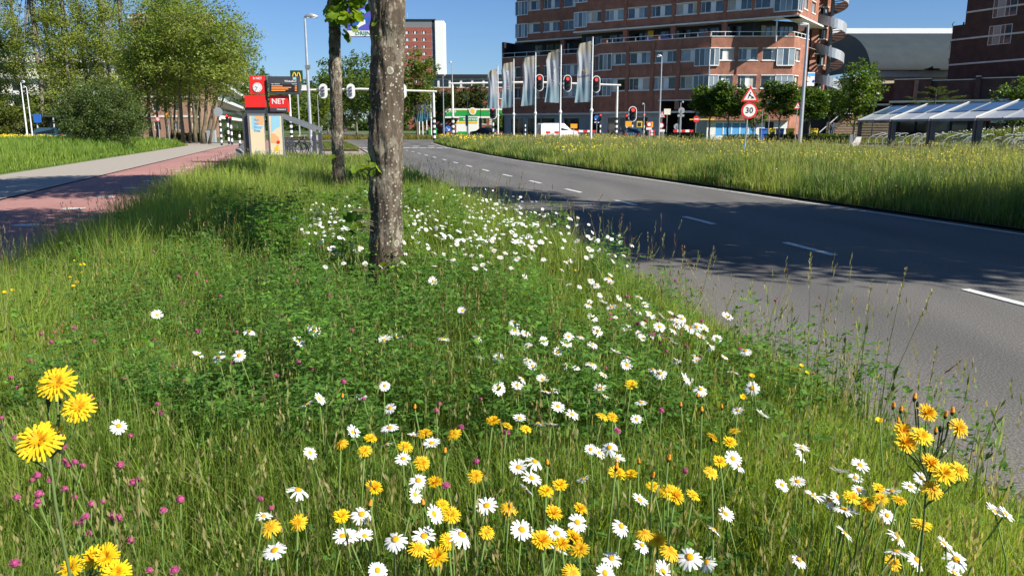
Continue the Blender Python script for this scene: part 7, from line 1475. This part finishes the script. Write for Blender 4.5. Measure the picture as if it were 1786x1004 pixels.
# yellow hawksbeard: single heads
def hawk(px, py, label, group, h_=None, r_=None):
    h_ = h_ or random.uniform(.42, .56); P = head_point(px, py, h_); n_ = (.15 + random.gauss(0, .25), -.42 + random.gauss(0, .25), 1); r_ = r_ or random.uniform(.020, .027)
    return flower('hawksbeard', label, 'yellow flower', group, P, [('petals', random.choice(HP), r_, n_, (0, 0, 0)), ('bract_cup', HC, r_, n_, (0, 0, -.001))], stems=THICK)
yf = [(741,756),(791,756),(707,779),(646,765),(595,772),(636,786),(736,807),(759,842),(829,830),(860,735),(885,742),(917,748),(1068,727),(1051,725),(952,857),(977,846),(965,895),(1011,888),(944,943),(1011,958),(889,884),(849,928),(787,897),(772,880),(762,972),(730,956),(782,943),(979,949),(1000,939),(1000,998),(652,851),(472,918),(520,910),(596,900)]
ym = [(1124,928),(1170,960),(1147,941),(1139,849),(1166,857),(1177,865),(1099,828),(1076,826),(1243,763),(1280,752),(1272,771),(1255,805),(1241,823),(1209,863)]
yr = [(1486,867),(1534,853),(1536,869),(1513,880),(1568,872),(1607,914),(1557,981)]
for p, lb in ranked(yf, 'yellow hawksbeard flower', [(0, 640, 'in the front left of the stout trunk'), (640, 770, 'in the front straight below the stout trunk'), (770, 940, 'in the front just right of the stout trunk'), (940, 1060, 'in the front below the daisy drift'), (1060, 1200, 'high in the front among daisies')]): hawk(*p, lb, 'yellow flowers in the front of the verge')
for p, lb in ranked(ym, 'yellow hawksbeard flower', [(1060, 1190, 'right of the middle in the front'), (1190, 1300, 'left of the tall kerb stalks')]): hawk(*p, lb, 'yellow flowers right of the middle')
for p, lb in ranked(yr, 'yellow hawksbeard flower', [(1400, 1700, 'beside the stem of the many-headed yellow plant')]): hawk(*p, lb, 'yellow flowers low at the right')
hawk(1101, 670, 'single large yellow flower standing above the daisies in the middle', None, .5, .026)
def bud(px, py, label, group):
    h_ = random.uniform(.42, .55); P = head_point(px, py, h_); n_ = (random.gauss(0, .15), random.gauss(0, .15), 1)
    return flower('flower_bud', label, 'bud', group, P, [('bud', BUD, .017, n_, (0, 0, 0)), ('bract_cup', HC, .019, n_, (0, 0, 0))], stems=THICK)
for p, lb in ranked([(597,692),(723,711),(1217,691),(1259,710),(1224,716),(1075,815),(1114,805),(645,880),(776,788),(955,808),(1187,707),(738,878),(1166,800),(1138,830)], 'closed orange flower bud', [(0, 900, 'below the stout trunk'), (900, 1170, 'right of the middle front'), (1170, 1400, 'left of the kerb stalks')]): bud(*p, lb, 'orange buds in the verge')
# branching plants near the lens
def plant(name, label, base, node, heads, cat='yellow flower'):
    """heads: (px, py, Y, radius, kind)"""
    base = Vector(base); node = Vector(node); root = thing(name, label, cat, base); m = MB()
    hp = [at(h_[0], h_[1], h_[2]) for h_ in heads]; cen = sum(hp, Vector()) / len(hp); tz = max(p.z for p in hp); top = Vector((node.x * .6 + cen.x * .4, node.y, node.z + (tz - node.z) * .62))
    m.tube([base, base.lerp(node, .5) + Vector((.006, 0, 0)), node, top], [.0030, .0026, .0022, .0016], 7)
    for (px, py, Y, r_, kind) in heads:
        P = at(px, py, Y); t_ = min(1.0, max(0.0, ((P.z - node.z) / max(.02, tz - node.z)) * .95 + random.uniform(-.35, -.02))); s_ = node.lerp(top, t_); mid = s_.lerp(P, .55) + Vector(((P.x - s_.x) * .22, 0, -.006)); m.tube([s_, mid, P], [.0017, .0015, .0013], 6)
        n_ = Vector((.10 + random.gauss(0, .15), -.75 + random.gauss(0, .12), .8)) if r_ > .02 else Vector((.15, -.5, 1))
        if kind == 'f': obj('petals', random.choice(HP), 'petal', root, T(P) @ aim(n_) @ Matrix.Scale(r_, 4)); obj('bract_cup', HC, 'petal', root, T(P) @ aim(n_) @ Matrix.Scale(r_ * .8, 4))
        else: obj('bud', BUD if kind == 'o' else BUDG, 'petal', root, T(P) @ aim((random.gauss(0, .2), random.gauss(0, .2), 1)) @ Matrix.Scale(r_, 4)); obj('bract_cup', HC, 'petal', root, T(P) @ Matrix.Scale(r_ * 1.1, 4))
    me = m.mesh('stem', True); n_ = len(me.vertices); a = me.color_attributes.new('Col', 'FLOAT_COLOR', 'POINT'); a.data.foreach_set('color', np.tile(np.array([.15, .21, .07, 1], dtype=np.float32), n_))
    obj('stem', me, 'petal', root)
    return root
nd = at(97, 880, .98); bs = Vector((nd.x + .05, .98, float(verge_z(nd.x, .98))))
plant('hawksbeard', 'tall branching yellow hawksbeard close to the lens at left', bs, nd, [(100, 668, .98, .027, 'f'), (138, 710, .98, .024, 'f'), (70, 768, .97, .032, 'f'), (84, 700, 1.0, .011, 'g'), (104, 700, 1.0, .010, 'g'), (106, 785, 1.0, .011, 'g'), (2, 745, 1.0, .009, 'g')])
nd = at(150, 1040, 1.15); bs = Vector((nd.x, 1.17, float(verge_z(nd.x, 1.17))))
plant('hawksbeard', 'cluster of yellow hawksbeard heads at the bottom left corner', bs, nd, [(125, 990, 1.15, .022, 'f'), (163, 972, 1.16, .022, 'f'), (186, 970, 1.14, .024, 'f'), (204, 998, 1.13, .024, 'f')])
nd = at(1612, 900, 1.42); bs = Vector((nd.x + .02, 1.45, float(verge_z(nd.x, 1.45)) - .02))
plant('hawksbeard', 'tall many-headed yellow hawksbeard against the road at right', bs, nd, [(1616, 721, 1.42, .021, 'f'), (1672, 746, 1.42, .022, 'f'), (1574, 752, 1.42, .021, 'f'), (1607, 760, 1.40, .024, 'f'), (1578, 773, 1.40, .024, 'f'), (1622, 809, 1.40, .022, 'f'), (1645, 826, 1.38, .025, 'f'), (1672, 821, 1.40, .022, 'f'), (1626, 853, 1.38, .022, 'f'),
      (1558, 708, 1.43, .012, 'o'), (1571, 715, 1.43, .012, 'o'), (1595, 694, 1.43, .013, 'o'), (1566, 735, 1.43, .012, 'o'), (1649, 724, 1.43, .013, 'o'), (1661, 718, 1.43, .013, 'o'), (1640, 748, 1.43, .012, 'g'), (1654, 740, 1.43, .011, 'g'), (1632, 752, 1.42, .012, 'o'), (1600, 705, 1.43, .010, 'g')])
# pink clover heads
def clover(px, py, label, group):
    P = head_point(px, py, random.uniform(.34, .46)); r_ = random.uniform(.0085, .014)
    return flower('red_clover', label, 'clover', group, P, [('head', random.choice(CH), r_, (random.gauss(0, .2), random.gauss(0, .2), 1), (0, 0, 0))])
pts_l = [(18,660),(30,675),(55,630),(90,597),(95,580),(165,596),(120,812),(112,805),(130,806),(145,812),(180,875),(240,838),(232,842),(228,942),(150,900),(142,912),(65,830),(290,605),(268,592),(300,640),(275,705),(325,665),(160,880),(315,872),(210,812),(228,760),(66,875),(25,765),(110,780),(305,995),(260,995),(285,890),(205,905),(155,930)]
for _ in range(24): pts_l.append((min(440, abs(random.gauss(120, 130))), random.uniform(545, 1000)))
for p in pts_l: clover(*p, 'pink clover head in the left front of the verge', 'clover heads in the left front')
for _ in range(30): clover(random.gauss(1150, 75), random.gauss(560, 50), 'pink clover head near the kerb right of the trunk', 'clover heads near the kerb')
for _ in range(36): clover(random.uniform(240, 640), random.gauss(480, 60), 'pink clover head in the clover left of the stout trunk', 'clover heads left of the trunk')
for _ in range(20): clover(random.uniform(440, 1250), random.uniform(600, 900), 'pink clover head scattered among the daisies', 'clover heads among the daisies')
# small buttercups
def butter(px, py, label, group, h_=None):
    P = head_point(px, py, h_ or random.uniform(.42, .6)); flower('buttercup', label, 'buttercup', group, P, [('petals', BC, max(.011, P.y * .0012), tilt(), (0, 0, 0))])
for p in [(8,510),(22,506),(36,507),(130,455),(140,462),(146,461),(122,484),(128,499),(134,492),(143,476),(181,466),(225,425),(236,421),(320,325),(322,330),(318,328),(186,372),(192,376),(260,360),(283,372),(201,345),(207,348),(350,388),(214,352)]: butter(*p, 'small yellow buttercup in the grass by the bicycle path', 'buttercups by the bicycle path')
for p, lb in ranked([(1406,650),(1418,652),(1392,645),(1397,638),(1533,733),(1311,656),(1295,692)], 'small yellow buttercup', [(1200, 1350, 'left of the kerb stalks'), (1350, 1600, 'at the kerb of the road')]): butter(*p, lb, 'buttercups at the kerb')
for p in [(952,388),(700,420),(727,432),(717,425),(743,415),(618,448),(628,446),(583,373),(590,378),(574,375),(1003,472)]: butter(*p, 'small yellow buttercup near the stout trunk', 'buttercups near the trunk', .35)
# tall stalks standing out against the road
def stalk(px0, py0, px1, py1, label, kind='seed'):
    b = G(px0, py0, .15); b.x = min(b.x, float(kx(b.y)) - .03); b.z = float(verge_z(b.x, b.y)); tip = at(px1, py1, b.y + .05); root = thing('grass_stalk', label, 'grass', b, 0, 'tall stalks along the kerb')
    m = MB(); mid = b.lerp(tip, .55) + Vector((random.uniform(-.02, .02), 0, .01)); m.tube([b, mid, tip], [.0024, .0018, .0012], 5); me = m.mesh('stem'); 
    def colr(me, c): a = me.color_attributes.new('Col', 'FLOAT_COLOR', 'POINT'); a.data.foreach_set('color', np.tile(np.array([*c, 1], dtype=np.float32), len(me.vertices)))
    colr(me, (.19, .22, .08)); obj('stem', me, 'blade', root)
    ax = (tip - mid).normalized(); V = []; Q = []; nn = 34 if kind == 'seed' else 20
    for k in range(nn):
        t_ = random.random(); o = (tip - ax * (.17 * t_)) if kind == 'seed' else b.lerp(tip, .15 + .8 * t_); s = Vector((random.gauss(0, 1), random.gauss(0, 1), random.uniform(.2, 1))).normalized()
        l_ = random.uniform(.010, .02) if kind == 'seed' else random.uniform(.03, .055); wv = s.cross(ax).normalized() * l_ * (.22 if kind == 'seed' else .14); d = (s * .6 + ax * .8).normalized() * l_
        o = o + s * (.006 * t_); i_ = len(V); V += [tuple(o), tuple(o + d * .5 + wv), tuple(o + d), tuple(o + d * .5 - wv)]; Q.append((i_, i_ + 1, i_ + 2, i_ + 3))
    c = np.array([.33, .31, .16]) if kind == 'seed' else np.array([.09, .15, .04])
    obj('seed_head' if kind == 'seed' else 'leaves', np_mesh('seed_head', V, quads=Q, col=np.tile(c, (len(V), 1)) * rng.uniform(.7, 1.2, (len(V), 1))), 'blade', root)
for (a_, b_, c_, d_, lb, kd) in [(1408, 735, 1414, 442, 'tallest straight grass stalk standing against the road', 'seed'), (1496, 745, 1520, 490, 'grass stalk with a pale loose head right of the tallest', 'seed'), (1530, 760, 1580, 468, 'slanting grass stalk with a loose pale head over the road', 'seed'),
      (1520, 770, 1626, 508, 'rightmost long slanting grass stalk over the road', 'seed'), (1380, 730, 1382, 526, 'leafy nodding stalk left of the tallest stalk', 'leaf'), (1470, 750, 1515, 553, 'leafy upright stalk in the kerb thicket', 'leaf'), (1612, 800, 1634, 602, 'short pale-headed stalk beside the yellow plant', 'seed'),
      (1440, 745, 1436, 545, 'brown-headed stalk close to the tallest stalk', 'seed'), (1200, 575, 1245, 432, 'thin slanting stalk before the tree shadow', 'seed'), (1180, 555, 1192, 440, 'thin stalk at the edge of the tree shadow', 'seed'), (1250, 600, 1285, 492, 'thin stalk left of the kerb daisies', 'seed'),
      (1075, 470, 1085, 380, 'pale-headed stalk in front of the road shadow', 'seed'), (1045, 460, 1048, 378, 'second pale-headed stalk in front of the road shadow', 'seed'), (985, 420, 990, 350, 'stalk at the left end of the road shadow', 'seed'), (910, 372, 913, 296, 'dark branching dock stalk left of the road shadow', 'leaf'),
      (1450, 760, 1475, 580, 'leafy stalk in the middle of the kerb thicket', 'leaf'), (1490, 780, 1500, 610, 'low leafy stalk right in the kerb thicket', 'leaf'), (1420, 750, 1428, 600, 'low leafy stalk left in the kerb thicket', 'leaf'), (1540, 800, 1560, 640, 'leafy stalk behind the orange buds', 'leaf'), (1690, 880, 1745, 700, 'curved thin stalk at the right edge over the road', 'leaf')]:
    stalk(a_, b_, c_, d_, lb, kd)
